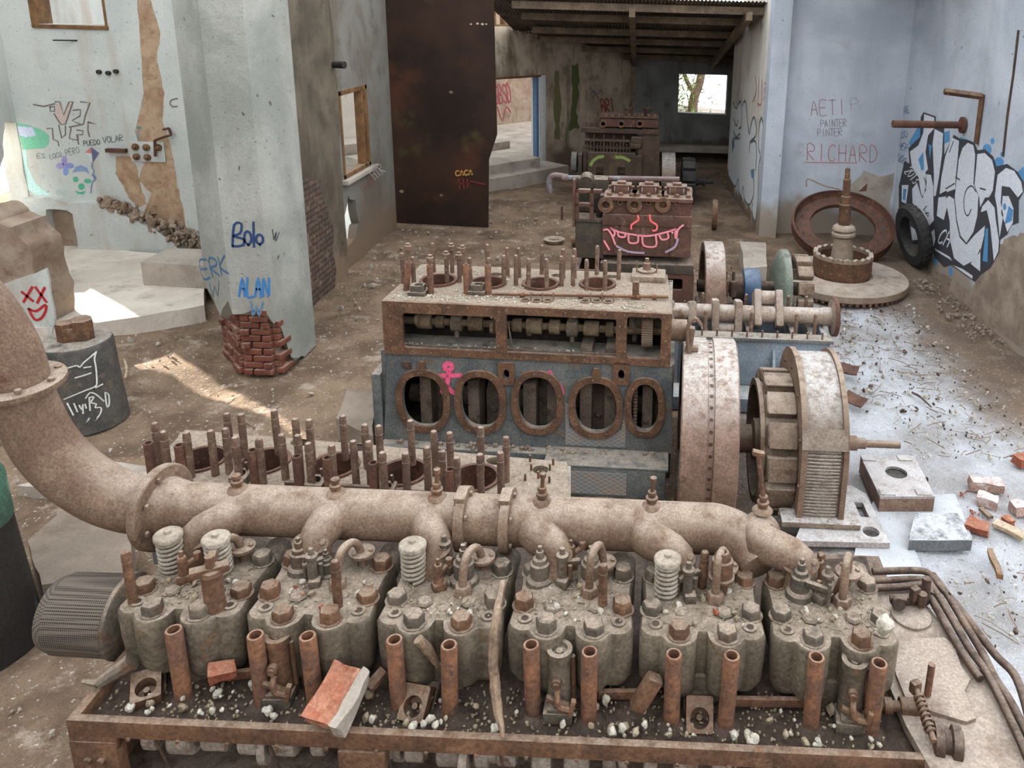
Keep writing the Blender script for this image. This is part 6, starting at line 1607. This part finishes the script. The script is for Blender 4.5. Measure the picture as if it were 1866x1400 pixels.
tag(b.build('brick_crumbs', mat_orangebrick, angle=30), 'red brick crumbs beside the half brick', 'crumbs', kind='stuff')
stick('branch', [P(1662, 715, z=.05), P(1678, 724, z=.055), P(1697, 742, z=.045)], [.012, .014, .008], mat_darkrust, 'dark stick lying alone on the pale right floor', 'branch')
stick('branch', [P(228, 690, z=.03), P(231, 672, z=.05), P(226, 655, z=.02)], [.014, .016, .01], mat_freshwood, 'pale twig lying right of the chalked iron cylinder', 'branch')
# tree outside the far window
b = MB(); b.sweep([(1.9, 27.5, -.3), (1.85, 27.6, 1.2), (2.1, 27.7, 2.2), (2.2, 27.6, 4.5)], [.2, .17, .14, .1], 12, 5); b.sweep([(1.95, 27.6, 1.4), (1.5, 27.5, 2.2), (1.3, 27.5, 3.4)], [.09, .07, .05], 10, 4)
TR = empty('tree', (0, 0, 0), 0, 'leafy tree standing outside the far window', 'tree'); b.build('trunk', mat_wood, TR)
def leaf_material():
    t = NT('leaf_green'); n = t.noise(5, 3, .6)
    c = t.mix(t.step(n, .35, .65), srgb(112, 136, 70), srgb(168, 182, 116)); return t.done(c, .6)
b = MB(); r = random.Random(4)
for k in range(1500):
    c = Vector((r.gauss(1.4, .55), 27.3 + r.uniform(-.6, .6), r.uniform(.3, 3.6)))
    if c.x > 1.9 and r.random() < .75: continue
    d1 = Vector((r.uniform(-1, 1), r.uniform(-1, 1), r.uniform(-1, 1))).normalized(); d2 = d1.cross(Vector((r.random(), r.random(), r.random() + .1))).normalized()
    L = r.uniform(.05, .1); vs = [b.bm.verts.new(c + d1 * L * u + d2 * L * .5 * v) for u, v in ((-1, 0), (-.2, -.6), (.5, -.5), (1, 0), (.5, .5), (-.2, .6))]; b.bm.faces.new(vs)
b.build('foliage', leaf_material(), TR, recalc=False)
# ------------------------------------------------------------------ graffiti: thin paint on the walls and engines
FONT = {
 'A': [[(0, 0), (.5, 1), (1, 0)], [(.2, .4), (.8, .4)]], 'B': [[(0, 0), (0, 1), (.8, .9), (.8, .6), (0, .52), (.95, .4), (.9, .05), (0, 0)]],
 'C': [[(1, .85), (.6, 1), (.1, .75), (0, .4), (.2, .05), (.7, 0), (1, .15)]], 'D': [[(0, 0), (0, 1), (.7, .9), (1, .5), (.7, .1), (0, 0)]],
 'E': [[(1, 1), (0, 1), (0, 0), (1, 0)], [(0, .52), (.8, .52)]], 'F': [[(1, 1), (0, 1), (0, 0)], [(0, .5), (.8, .5)]],
 'G': [[(1, .85), (.5, 1), (0, .6), (.1, .1), (.6, 0), (1, .2), (1, .45), (.6, .45)]], 'H': [[(0, 0), (0, 1)], [(1, 0), (1, 1)], [(0, .5), (1, .5)]],
 'I': [[(.5, 0), (.5, 1)]], 'K': [[(0, 0), (0, 1)], [(1, 1), (0, .45), (1, 0)]], 'L': [[(0, 1), (0, 0), (1, 0)]],
 'N': [[(0, 0), (0, 1), (1, 0), (1, 1)]], 'O': [[(.5, 0), (0, .3), (.05, .8), (.5, 1), (.95, .8), (1, .3), (.5, 0)]],
 'P': [[(0, 0), (0, 1), (.9, .9), (.9, .55), (0, .48)]], 'R': [[(0, 0), (0, 1), (.9, .9), (.9, .58), (0, .5), (1, 0)]],
 'S': [[(1, .88), (.5, 1), (.05, .8), (.2, .55), (.85, .4), (.95, .12), (.5, 0), (0, .12)]], 'T': [[(0, 1), (1, 1)], [(.5, 1), (.5, 0)]],
 'U': [[(0, 1), (0, .25), (.4, 0), (.9, .15), (1, 1)]], 'V': [[(0, 1), (.5, 0), (1, 1)]], 'W': [[(0, 1), (.25, 0), (.5, .7), (.75, 0), (1, 1)]],
 'X': [[(0, 0), (1, 1)], [(0, 1), (1, 0)]], 'Y': [[(0, 1), (.5, .5), (1, 1)], [(.5, .5), (.4, 0)]], 'Z': [[(0, 1), (1, 1), (0, 0), (1, 0)]],
 '0': [[(.5, 0), (0, .3), (0, .75), (.5, 1), (1, .75), (1, .3), (.5, 0)]], '1': [[(.2, .8), (.55, 1), (.55, 0)]],
 '2': [[(0, .8), (.4, 1), (.9, .8), (.8, .5), (0, 0), (1, 0)]], '3': [[(0, .9), (.6, 1), (.9, .75), (.4, .52), (.95, .3), (.6, 0), (0, .1)]], '+': [[(.5, .1), (.5, .9)], [(.1, .5), (.9, .5)]],
}
mat_peel = plaster('bare_brown_wall', (184, 158, 132), (160, 130, 106), (130, 98, 76), speck=.5, streak=.2, scale=4, blotch=.5)
PAINTS = {}
def paint(c):
    if c not in PAINTS: PAINTS[c] = plain('spray_paint', c, .75, 0, .18, 30)
    return PAINTS[c]
def text_px(s, x0, y0, x1, y1, h, slant=0.0, fill=.72):
    """polylines in pixels of a word whose foot runs from x0,y0 to x1,y1"""
    out = []; n = len(s); dx, dy = (x1 - x0) / n, (y1 - y0) / n; L = math.hypot(dx, dy); ux, uy = dx / L, dy / L; vx, vy = uy, -ux
    for i, ch in enumerate(s):
        for pl in FONT.get(ch, []):
            out.append([(x0 + dx * (i + fill * (a + slant * b)) + vx * h * b, y0 + dy * (i + fill * (a + slant * b)) + vy * h * b) for a, b in pl])
    return out
def strokes(polys, fn, n, w, color, parent, label=None, off=.004, closed_smooth=3, name='graffiti'):
    b = MB(); n = Vector(n).normalized()
    for pl in polys:
        pts = [fn(x, y) for x, y in pl]
        if closed_smooth and len(pts) > 2: pts = smooth_path(pts, closed_smooth)
        L = []; R = []
        m = len(pts)
        for i, p in enumerate(pts):
            t = pts[min(i + 1, m - 1)] - pts[max(i - 1, 0)]
            if t.length < 1e-6: t = Vector((1, 0, 0))
            s = n.cross(t.normalized()).normalized() * (w / 2) if not callable(n) else None
            if i == 0: p = p - t.normalized() * w * .3
            if i == m - 1: p = p + t.normalized() * w * .3
            L.append(b.bm.verts.new(p + s + n * off)); R.append(b.bm.verts.new(p - s + n * off))
        for i in range(m - 1):
            try: b.bm.faces.new((L[i], L[i + 1], R[i + 1], R[i]))
            except ValueError: pass
    return b.build(name, paint(color), parent, label=label, recalc=False)
def fills(polys, fn, n, color, parent, label=None, off=.003, smooth=0, name='graffiti'):
    b = MB(); n = Vector(n).normalized()
    for pl in polys:
        pts = [fn(x, y) for x, y in pl]
        if smooth: pts = smooth_path(pts + [pts[0]], smooth)[:-1]
        vs = [b.bm.verts.new(p + n * off) for p in pts]
        es = [b.bm.edges.new((vs[i], vs[(i + 1) % len(vs)])) for i in range(len(vs))]
        bmesh.ops.triangle_fill(b.bm, use_beauty=True, edges=es)
    for f in b.bm.faces:
        f.normal_update()
        if f.normal.dot(n) < 0: f.normal_flip()
    return b.build(name, paint(color), parent, label=label, recalc=False)
def circ(x, y, r, ry=None, k=14): return [(x + r * math.cos(2 * PI * i / k), y + (ry or r) * math.sin(2 * PI * i / k)) for i in range(k)]
OB = bpy.data.objects

# annex back wall drawings
wA = OB['wall_annex_back']; fA = lambda x, y: P(x, y, Y=12.6); nA = (0, -1, 0)
g = lambda pts: [(20 + x * .1715, 170 + y * .1715) for x, y in pts]
strokes(text_px('PUEDO', 153, 266, 184, 263, 9) + text_px('VOLAR', 189, 261, 226, 256, 11), fA, nA, .012, (96, 104, 100), wA, 'thin grey words PUEDO VOLAR')
strokes(text_px('PERO', 121, 284, 147, 278, 11) + text_px('LOCO', 92, 290, 114, 285, 9) + text_px('ES', 68, 288, 84, 288, 8), fA, nA, .010, (128, 136, 132), wA, 'faint grey words LOCO PERO')
strokes([g(p) for p in ([(470, 90), (520, 90), (560, 230), (620, 90), (660, 90), (580, 330), (530, 330), (460, 220)], [(740, 90), (840, 100), (790, 240), (770, 330), (620, 360)], [(660, 180), (740, 175), (735, 240), (650, 290), (740, 330)], [(820, 310), (910, 330), (820, 300), (820, 400), (835, 460)], [(385, 375), (440, 370), (450, 490), (500, 510), (510, 560)], [(510, 340), (540, 480), (580, 440), (580, 350)], [(640, 370), (620, 480), (720, 500), (710, 450)], [(700, 390), (770, 400), (760, 440), (700, 440), (720, 540)], [(415, 145), (465, 140), (465, 190), (420, 190), (415, 145)], [(240, 120), (350, 140), (470, 110)])], fA, nA, .022, (118, 104, 98), wA, 'grey brown scrawled letters', closed_smooth=0)
fills([g([(480, 110), (540, 110), (570, 240), (610, 110), (650, 110), (580, 320), (530, 320), (470, 220)])], fA, nA, (196, 176, 168), wA, off=.002)
fills([g([(60, 310), (190, 340), (330, 390), (405, 450), (400, 540), (360, 580), (130, 600), (100, 480)])], fA, nA, (120, 190, 160), wA, 'green painted corner shape')
fills([g([(70, 350), (230, 360), (270, 450), (150, 470), (90, 440)])], fA, nA, (190, 200, 224), wA, off=.004)
fills([g([(120, 600), (165, 600), (180, 780), (260, 950), (420, 1085), (260, 1080), (180, 1020), (150, 900)])], fA, nA, (186, 220, 216), wA, 'pale turquoise painted curve')
for c, pts in (((150, 136, 190), circ(117.5, 293, 5, 9)), ((160, 150, 200), circ(110, 302, 8, 5)), ((130, 140, 196), circ(127, 302, 8, 5)), ((126, 150, 204), circ(120, 312, 5, 8))): fills([pts], fA, nA, c, wA)
fills([g([(650, 840), (690, 780), (750, 765), (810, 790), (835, 860), (790, 830), (720, 830)])], fA, nA, (128, 150, 186), wA)
fills([circ(148.5, 340, 6), g([(680, 1035), (740, 1050), (800, 1035), (770, 1075), (710, 1070)]), circ(138, 327, 5), circ(160, 330, 7, 4)], fA, nA, (82, 170, 140), wA, 'green painted clown face')
fills([g([(790, 630), (850, 570), (860, 640)])], fA, nA, (186, 120, 120), wA); fills([g([(860, 640), (850, 570), (940, 635), (870, 740)])], fA, nA, (96, 98, 130), wA, 'painted kite'); fills([g([(790, 630), (860, 640), (865, 735)])], fA, nA, (190, 206, 200), wA)
strokes([g([(868, 740), (860, 780), (885, 830), (865, 870), (905, 910), (865, 950), (850, 1060)])], fA, nA, .02, (110, 130, 160), wA)
fills([g([(870, 850), (910, 890), (880, 920)]), g([(865, 750), (880, 780), (850, 780)])], fA, nA, (104, 124, 158), wA)
strokes([g([(480, 1050), (510, 1030), (560, 1070), (580, 1045), (555, 1030), (500, 1070), (480, 1050)]), g([(500, 910), (520, 900), (520, 950), (500, 940)]), g([(320, 880), (345, 870), (340, 910)])], fA, nA, .012, (170, 184, 184), wA)
fills([g([(1330, 350), (1390, 350), (1385, 385), (1340, 380)])], fA, nA, (104, 136, 128), wA); strokes([g([(1360, 385), (1355, 450), (1350, 500)]), g([(1330, 430), (1355, 465)])], fA, nA, .015, (120, 140, 160), wA)
strokes([g([(1770, 55), (1710, 70), (1690, 110), (1720, 140), (1770, 140)])], fA, nA, .02, (110, 110, 108), wA)
# peeled plaster on the annex wall: brown patches beside the pillar
peel = [[(250, 0), (275, 0), (292, 60), (286, 110), (300, 170), (296, 220), (312, 270), (322, 330), (334, 380), (345, 470), (318, 455), (286, 430), (262, 392), (276, 352), (252, 330), (262, 300), (246, 240), (262, 170), (256, 90)],
        [(212, 284), (236, 284), (250, 305), (258, 345), (268, 372), (250, 378), (234, 360), (222, 335), (210, 316)]]
for k, p in enumerate(peel):
    o = fills([ragged(p, 1.3, 5, k)], fA, nA, (150, 120, 96), wA, 'brown patch of peeled plaster', off=.0015, name='peeled_patch')
    o.data.materials[0] = mat_peel

# pillar
pilo = OB['pillar_1']
n2 = Vector((0, -1, 0)); fP2 = lambda x, y: P(x, y, Y=8.45)
c1 = Vector((-4.6, 8.45, 0)); d1_ = (c1 - Vector((-5.19, 9.0, 0))).normalized(); n1 = Vector((d1_.y, -d1_.x, 0)); fP1 = lambda x, y: P(x, y, plane=(c1, n1))
c3 = Vector((-4.14, 8.45, 0)); d3 = (Vector((-4.06, 9.0, 0)) - c3).normalized(); n3_ = Vector((d3.y, -d3.x, 0)); fP3 = lambda x, y: P(x, y, plane=(c3, n3_))
strokes([[(424, 448), (427, 410), (440, 408), (438, 425), (425, 430), (444, 436), (442, 447), (424, 449)]] + text_px('O', 447, 447, 460, 446, 25, fill=.9) + [[(463, 450), (462, 405)]] + text_px('O', 468, 446, 481, 445, 18, fill=.9), fP2, n2, .028, (42, 62, 104), pilo, 'dark blue word on the front of the pillar')
strokes(text_px('ALAN', 436, 540, 494, 541, 34), fP2, n2, .026, (58, 122, 184), pilo, 'blue name on the front of the pillar')
strokes(text_px('W', 456, 575, 486, 577, 26), fP2, n2, .022, (96, 130, 160), pilo)
strokes(text_px('ERK', 371, 508, 421, 497, 33), fP1, n1, .026, (62, 108, 150), pilo, 'blue letters on the left face of the pillar'); strokes(text_px('W', 384, 540, 408, 538, 26), fP1, n1, .02, (104, 124, 140), pilo)
strokes([[(496, 418), (499, 437)], [(499, 437), (503, 422), (502, 440), (508, 424)]], fP3, n3_, .014, (60, 60, 62), pilo)

# inner wall, steel sheet, oblique wall
wI = OB['wall_inner']; fI = lambda x, y: P(x, y, X=XI); fIm = lambda x, y: P(x, y, X=XI)
strokes([[(607, 372), (612, 392), (606, 415)], [(614, 375), (618, 390), (613, 412), (609, 398)]] + text_px('32', 614, 412, 628, 400, 30), fIm, (1, 0, 0), .03, (168, 52, 52), wI, 'red number on the inner wall', off=.004)
strokes(text_px('22', 611, 358, 624, 352, 18), fIm, (1, 0, 0), .02, (92, 92, 100), wI)
strokes(text_px('HTR', 684, 328, 704, 311, 20), fI, (1, 0, 0), .02, (176, 172, 166), wI, 'pale scratched letters below the window'); strokes(text_px('CUAO', 660, 348, 690, 330, 12), fI, (1, 0, 0), .014, (150, 92, 92), wI)
sh_ = OB['steel_sheet']; fS = lambda x, y: P(x, y, Y=15.2); 
strokes(text_px('CACA', 831, 320, 863, 318, 9), fS, (0, -1, 0), .028, (176, 128, 72), sh_, 'yellowish word scratched on the rusted sheet', off=.018)
strokes(text_px('H+', 838, 344, 860, 342, 18) + [[(858, 330), (885, 336)]], fS, (0, -1, 0), .025, (120, 48, 44), sh_, 'dark red scrawl', off=.018)
wO = OB['wall_far_left']; fO = lambda x, y: P(x, y, plane=(A, no))
strokes(text_px('BRI', 1097, 206, 1122, 203, 24), fO, no, .05, (150, 70, 58), wO, 'red letters on the stained wall'); strokes([[(1076, 172), (1082, 165), (1088, 172), (1094, 163), (1098, 172)], [(1074, 160), (1090, 178)]], fO, no, .04, (112, 114, 122), wO)
for k, p in enumerate(([(1011, 130), (1018, 128), (1022, 180), (1020, 255), (1012, 255), (1008, 190)], [(1042, 120), (1053, 116), (1056, 150), (1050, 200), (1056, 232), (1036, 238), (1042, 190)])):
    fills([ragged(p, 2.2, 5, k + 3)], fO, no, (92, 102, 58) if k else (118, 114, 78), wO, 'green moss streak', off=.004, name='moss_streak')
bw = OB['wall_back_room']; cb = Mo @ Vector((0, 0, -4.2)); fB = lambda x, y: P(x, y, plane=(cb, no))
strokes(text_px('SBSD', 903, 190, 934, 186, 34) + [[(906, 195), (915, 220), (922, 195), (930, 205)]], fB, no, .06, (150, 78, 84), bw, 'maroon bubble letters', off=.006)

# partition and bay
wP = OB['wall_partition']; pn = PART[1]; fT = lambda x, y: P(x, y, plane=(PART[0], pn)); h_ = lambda pts: [(1310 + x * .2287, 120 + y * .2287) for x, y in pts]
fills([h_([(115, 290), (150, 320), (190, 290), (215, 300), (245, 520), (285, 410), (300, 520), (300, 620), (340, 430), (362, 560), (330, 780), (310, 1060), (290, 1240), (240, 1100), (180, 1040), (130, 960), (78, 880), (85, 600)])], fT, pn, (214, 218, 222), wP, 'white painted shapes with dark outlines', off=.003)
strokes([h_(p) for p in ([(115, 290), (140, 340), (170, 280), (185, 350), (180, 480), (160, 500)], [(190, 320), (205, 280), (220, 320), (232, 470), (245, 545)], [(245, 545), (265, 440), (283, 410), (298, 480), (295, 560), (250, 610), (245, 690)], [(250, 610), (290, 600), (302, 680), (295, 830)], [(340, 410), (322, 480), (318, 640), (330, 700)], [(340, 410), (362, 500), (358, 640), (322, 780), (312, 1050), (290, 1240), (265, 1150), (270, 1090)], [(76, 870), (130, 965), (155, 900), (160, 980), (178, 1045), (195, 960), (205, 1060), (240, 1110), (275, 1040), (280, 920), (262, 850)], [(120, 420), (140, 480), (155, 430)], [(118, 520), (140, 570), (165, 540), (165, 580), (120, 580), (125, 640)])], fT, pn, .05, (96, 106, 112), wP, off=.006)
fills([h_([(255, 830), (285, 820), (280, 900), (262, 890)]), h_([(105, 600), (125, 560), (125, 640), (108, 700)])], fT, pn, (96, 140, 160), wP, off=.007)
strokes([h_(p) for p in ([(365, 140), (378, 150), (362, 200), (376, 230), (360, 260)], [(290, 80), (300, 200), (270, 290)], [(320, 90), (315, 330)], [(345, 110), (340, 300), (310, 300)])], fT, pn, .035, (190, 120, 112), wP, 'faint red scrawl', off=.006)
wB = OB['wall_bay']; fY = lambda x, y: P(x, y, Y=15.5)
strokes(text_px('AETI', 1478, 211, 1545, 208, 27), fY, nA, .018, (156, 128, 138), wB, 'faint red letters'); strokes(text_px('PAINTER', 1496, 232, 1544, 230, 13) + text_px('PINTER', 1490, 248, 1536, 247, 13), fY, nA, .014, (142, 128, 140), wB)
strokes(text_px('RICHARD', 1471, 292, 1604, 296, 30, fill=.66) + [[(1466, 296), (1562, 297)]], fY, nA, .02, (170, 126, 132), wB, 'faint red name across the bay wall')
strokes([[(1470, 340), (1472, 326), (1500, 338), (1530, 345)]], fY, nA, .025, (156, 130, 112), wB)
strokes(text_px('P', 1552, 200, 1570, 198, 20), fY, nA, .014, (160, 148, 158), wB)

# right wall
wR = OB['wall_right']; fR = lambda x, y: P(x, y, X=XR); nR = (-1, 0, 0); q = lambda pts: [(1610 + x * .257, 180 + y * .257) for x, y in pts]
BLK, WHT, BLU = (62, 62, 68), (206, 210, 220), (84, 142, 190)
fills([q(p) for p in ([(180, 310), (250, 190), (275, 190), (270, 280), (200, 360)], [(425, 240), (470, 225), (470, 300), (430, 320)], [(540, 270), (600, 290), (560, 330)], circ(773, 300, 14, 22), circ(735, 360, 32, 40), circ(840, 395, 12, 18), circ(820, 450, 34, 36), [(950, 520), (996, 480), (996, 620), (960, 580)], circ(265, 1000, 18, 48), circ(475, 1225, 14, 36), circ(370, 1140, 14, 40))], fR, nR, BLU, wR, 'blue paint blobs', off=.002)
fills([q([(285, 95), (372, 125), (372, 160), (430, 170), (432, 400), (500, 255), (545, 285), (600, 292), (645, 310), (668, 365), (720, 358), (780, 410), (803, 480), (880, 462), (955, 520), (996, 590), (996, 660), (960, 720), (960, 880), (900, 900), (880, 960), (830, 1000), (822, 1090), (760, 1200), (690, 1250), (650, 1300), (480, 1180), (430, 1195), (370, 1130), (345, 1080), (280, 1030), (200, 1035), (180, 900), (140, 880), (110, 790), (110, 620), (150, 440), (185, 460), (178, 350), (260, 270), (265, 130)])], fR, nR, BLK, wR, 'large block graffiti outlined in black', off=.004)
whites = [[(290, 108), (362, 134), (362, 210), (318, 260), (300, 380), (318, 500), (300, 520), (308, 600), (278, 710), (262, 640), (252, 560), (202, 480), (190, 375), (250, 330), (285, 240)],
 [(300, 535), (338, 540), (355, 620), (357, 830), (360, 860), (288, 950), (262, 880), (210, 790), (205, 640), (240, 595), (272, 700), (302, 650)],
 [(363, 925), (370, 1000), (352, 1060), (310, 1035), (295, 990)], [(365, 215), (425, 245), (418, 390), (395, 560), (372, 690), (358, 690), (360, 540), (350, 320)],
 [(440, 410), (490, 275), (538, 300), (528, 430), (514, 560), (512, 640), (400, 680), (412, 560)],
 [(562, 350), (600, 312), (640, 330), (653, 400), (640, 605), (676, 690), (668, 830), (640, 945), (590, 1022), (548, 970), (522, 850), (508, 700), (522, 560), (537, 430)],
 [(668, 392), (720, 385), (773, 435), (793, 520), (778, 650), (752, 698), (722, 702), (688, 770), (682, 700), (648, 612)],
 [(392, 700), (470, 690), (503, 712), (518, 870), (543, 985), (590, 1036), (650, 965), (722, 900), (716, 970), (690, 1080), (640, 1150), (570, 1185), (502, 1130), (474, 1000), (472, 870), (452, 770), (430, 860), (380, 830)],
 [(745, 718), (790, 772), (802, 880), (822, 1010), (816, 1085), (785, 1150), (770, 1000), (760, 900), (735, 790), (692, 805), (702, 765)],
 [(812, 540), (872, 490), (930, 512), (980, 590), (992, 660), (955, 700), (900, 628), (842, 618), (834, 740), (852, 830), (826, 985), (806, 760), (792, 690)],
 [(848, 690), (890, 690), (925, 780), (920, 880), (880, 945), (862, 880), (838, 810)], [(690, 1060), (688, 1225), (620, 1170), (662, 1120)], [(132, 612), (180, 612), (162, 745), (130, 730)],
 [(492, 1180), (560, 1205), (635, 1255), (632, 1278)], [(195, 905), (250, 945), (245, 1000), (205, 1005)], [(170, 775), (240, 830), (255, 880), (180, 830)], [(365, 1060), (470, 1120), (490, 1150), (375, 1080)]]
fills([q(p) for p in whites], fR, nR, WHT, wR, 'white letters of the large graffiti', off=.006)
fills([q(p) for p in ([(250, 430), (285, 375), (290, 500), (272, 512)], [(322, 320), (346, 335), (332, 430)], [(143, 640), (166, 640), (156, 722), (140, 714)], [(728, 920), (746, 920), (742, 1160), (706, 1150)], circ(862, 765, 12, 24), [(892, 760), (924, 790), (914, 865), (862, 890)])], fR, nR, BLU, wR, off=.008)
strokes([q(p) for p in ([(660, 660), (630, 618), (595, 640), (575, 700), (577, 790), (600, 830), (625, 785)], [(445, 638), (510, 600)], [(400, 682), (450, 656)], [(446, 702), (505, 655)], [(515, 556), (543, 574)], [(688, 634), (726, 646)], [(302, 650), (302, 600), (290, 560)], [(296, 790), (318, 835), (322, 810), (300, 815)], [(285, 790), (310, 760)], [(470, 380), (500, 300)])], fR, nR, .022, BLK, wR, off=.009)
strokes(text_px('2013', *q([(150, 520), (222, 612)])[0], *q([(150, 520), (222, 612)])[1], 17), fR, nR, .022, WHT, wR, 'white number 2013', off=.009)
strokes(text_px('CH', *q([(384, 1015), (466, 1055)])[0], *q([(384, 1015), (466, 1055)])[1], 26), fR, nR, .034, WHT, wR, 'white letters CH', off=.009)
strokes(text_px('PIRE', *q([(128, 110)])[0], *q([(188, 100)])[0], 12) + text_px('COD', *q([(110, 285)])[0], *q([(180, 270)])[0], 11) + text_px('CHER', *q([(85, 340)])[0], *q([(165, 375)])[0], 12) + text_px('SUDO', *q([(72, 420)])[0], *q([(150, 470)])[0], 12), fR, nR, .018, (96, 122, 156), wR, 'small blue handwritten words', off=.004)
# brown bare plaster at the foot of the right wall
bp = fills([[(x, y) for x, y in ragged([(1658, 462), (1690, 486), (1720, 500), (1768, 528), (1800, 470), (1830, 436), (1866, 425), (1960, 470), (1960, 760), (1866, 640), (1700, 520)], 3, 6, 2)]], fR, nR, (158, 142, 128), wR, 'brown bare render at the foot of the wall', off=.0015, name='bare_patch')

bp.data.materials[0] = plaster('bare_render', (160, 144, 130), (134, 118, 105), (110, 92, 80), speck=.5, streak=.2, scale=2.5)
# white stub, drum, engines
wr = OB['white_render']; fW = lambda x, y: P(x, y, Y=9.22); z4 = lambda pts: [(x / 3, 467 + y / 3) for x, y in pts]
RED = (182, 44, 48)
strokes([z4(p) for p in ([(120, 195), (182, 245)], [(178, 168), (130, 250)], [(195, 170), (255, 250)], [(245, 172), (205, 255)], [(158, 288), (200, 300), (250, 265), (250, 300), (225, 340), (190, 345), (158, 288)], [(30, 280), (60, 290), (95, 310), (85, 260), (45, 240)], [(60, 320), (95, 360), (115, 410)])], fW, nA, .034, RED, wr, 'red crossed-eye smiling face', off=.004)
def on_drum(x, y, r=.346):
    C_ = Vector((-5.66, 7.42, 0)); d = P(x, y, Y=7.4) - EYE; o_ = EYE - C_
    a_ = d.x ** 2 + d.y ** 2; b_ = 2 * (o_.x * d.x + o_.y * d.y); c_ = o_.x ** 2 + o_.y ** 2 - r * r; D = b_ * b_ - 4 * a_ * c_
    t = (-b_ - math.sqrt(max(D, 0))) / (2 * a_); return EYE + d * t - C_
zd = lambda pts: [(110 + x * .1071, 640 + y * .1071) for x, y in pts]
dr = OB['iron_drum']
strokes([zd(p) for p in ([(50, 310), (270, 245), (330, 270), (400, 190), (520, 90), (610, 10)], [(610, 10), (580, 130), (605, 280), (620, 520), (590, 600), (420, 670), (250, 740), (60, 820)], [(600, 620), (720, 560)], [(250, 455), (420, 405), (520, 370)], [(400, 280), (520, 262)], [(115, 885), (220, 1085)], [(230, 890), (290, 1030)], [(320, 920), (370, 1000), (380, 900), (385, 1060)], [(420, 900), (440, 970)], [(490, 790), (505, 1010)], [(490, 790), (570, 780), (520, 870), (610, 900), (590, 960), (690, 960), (680, 1060), (590, 1180)], [(430, 800), (500, 710), (600, 730), (740, 850)], [(760, 700), (790, 940), (830, 900), (820, 740), (760, 700)], [(490, 1140), (430, 1250)])], on_drum, (.62, -.78, 0), .014, (206, 206, 200), dr, 'white chalk scrawl', off=.004)
MI4 = (T(O4.x, O4.y, 0) @ RZ(-.02)).inverted(); f4l = lambda x, y: MI4 @ P(x, y, plane=(O4 + n4 * .026, n4)); k4 = lambda pts: [(980 + x * .1822, 310 + y * .1822) for x, y in pts]
PINK = (222, 134, 144)
strokes([k4(p) for p in ([(660, 600), (700, 595), (740, 650), (775, 745)], [(730, 580), (800, 615), (920, 640), (1090, 660), (1230, 635), (1340, 605), (1380, 590)], [(730, 580), (770, 620), (760, 660)], [(800, 630), (815, 665), (870, 668), (875, 635)], [(908, 645), (915, 725), (1000, 722), (1000, 650)], [(1045, 660), (1060, 755), (1180, 762), (1180, 660)], [(1210, 640), (1240, 695), (1305, 680), (1295, 625)], [(1380, 590), (1375, 650), (1385, 690), (1400, 600), (1455, 550)], [(665, 710), (715, 795)], [(1330, 600), (1350, 630)])], f4l, (0, -1, 0), .026, PINK, E4, 'pink toothy grin', off=.002)
strokes([k4(p) for p in ([(1000, 455), (1005, 500), (940, 545), (935, 590)], [(1120, 450), (1130, 510), (1190, 550), (1185, 600), (1150, 605)])], f4l, (0, -1, 0), .026, (232, 106, 104), E4, 'pink nose lines', off=.002)
strokes([k4(p) for p in ([(790, 760), (900, 815), (1060, 830)], [(1400, 690), (1370, 770), (1280, 820)])], f4l, (0, -1, 0), .03, (160, 140, 160), E4, off=.002)
MI5 = T(-O5.x, -O5.y, 0); f5l = lambda x, y: MI5 @ P(x, y, Y=O5.y - .045); k5 = lambda pts: [(1020 + x * .1608, 190 + y * .1608) for x, y in pts]
strokes([k5([(350, 690), (380, 640), (430, 605), (490, 590)]), k5([(640, 600), (720, 605), (790, 640)])], f5l, (0, -1, 0), .07, (120, 140, 72), E5, 'yellow-green painted arcs', off=.003)
MI3_ = MI3; f3l = lambda x, y: MI3_ @ P(x, y, plane=(O3 + n3 * .002, n3)); k3 = lambda pts: [(700 + x * .14286, 650 + y * .14286) for x, y in pts]
strokes([k3(p) for p in (circ(820, 130, 45, 42, 12) + [(865, 130)], [(830, 190), (810, 300), (790, 420), (740, 450)], [(710, 245), (820, 240), (980, 240)], [(800, 380), (860, 440), (945, 490)])], f3l, (0, -1, 0), .045, (224, 90, 126), E3, 'pink stick figure sprayed between the first openings', off=.004)
k3b = lambda pts: [(960 + x * .15, 650 + y * .15) for x, y in pts]
strokes([k3b([(250, 200), (290, 230), (270, 190)]), k3b([(290, 240), (380, 340), (420, 420), (400, 500)])], f3l, (0, -1, 0), .05, (216, 96, 128), E3, 'pink sprayed curve', off=.004)
# ------------------------------------------------------------------ light: overcast sky over the open roof, low sun from the left
w = bpy.data.worlds.new('sky'); scene.world = w; w.use_nodes = True
bg = w.node_tree.nodes['Background']
bg.inputs['Color'].default_value = (0.93, 0.97, 1.0, 1); bg.inputs['Strength'].default_value = 1.5
sun = bpy.data.lights.new('sun', 'SUN'); sun.energy = 16; sun.angle = .01; sun.color = (1, .9, .74)
so_ = bpy.data.objects.new('sun', sun); col.objects.link(so_)
so_.rotation_mode = 'QUATERNION'
so_.rotation_quaternion = Vector((.78, -.6, -.23)).to_track_quat('-Z', 'Y')
scene.view_settings.view_transform = 'Standard'; scene.view_settings.look = 'None'
scene.view_settings.exposure = 0.95; scene.view_settings.gamma = 1.0
scene.view_settings.use_curve_mapping = False
scene.cycles.max_bounces = 6; scene.cycles.diffuse_bounces = 4
scene.cycles.caustics_reflective = False; scene.cycles.caustics_refractive = False
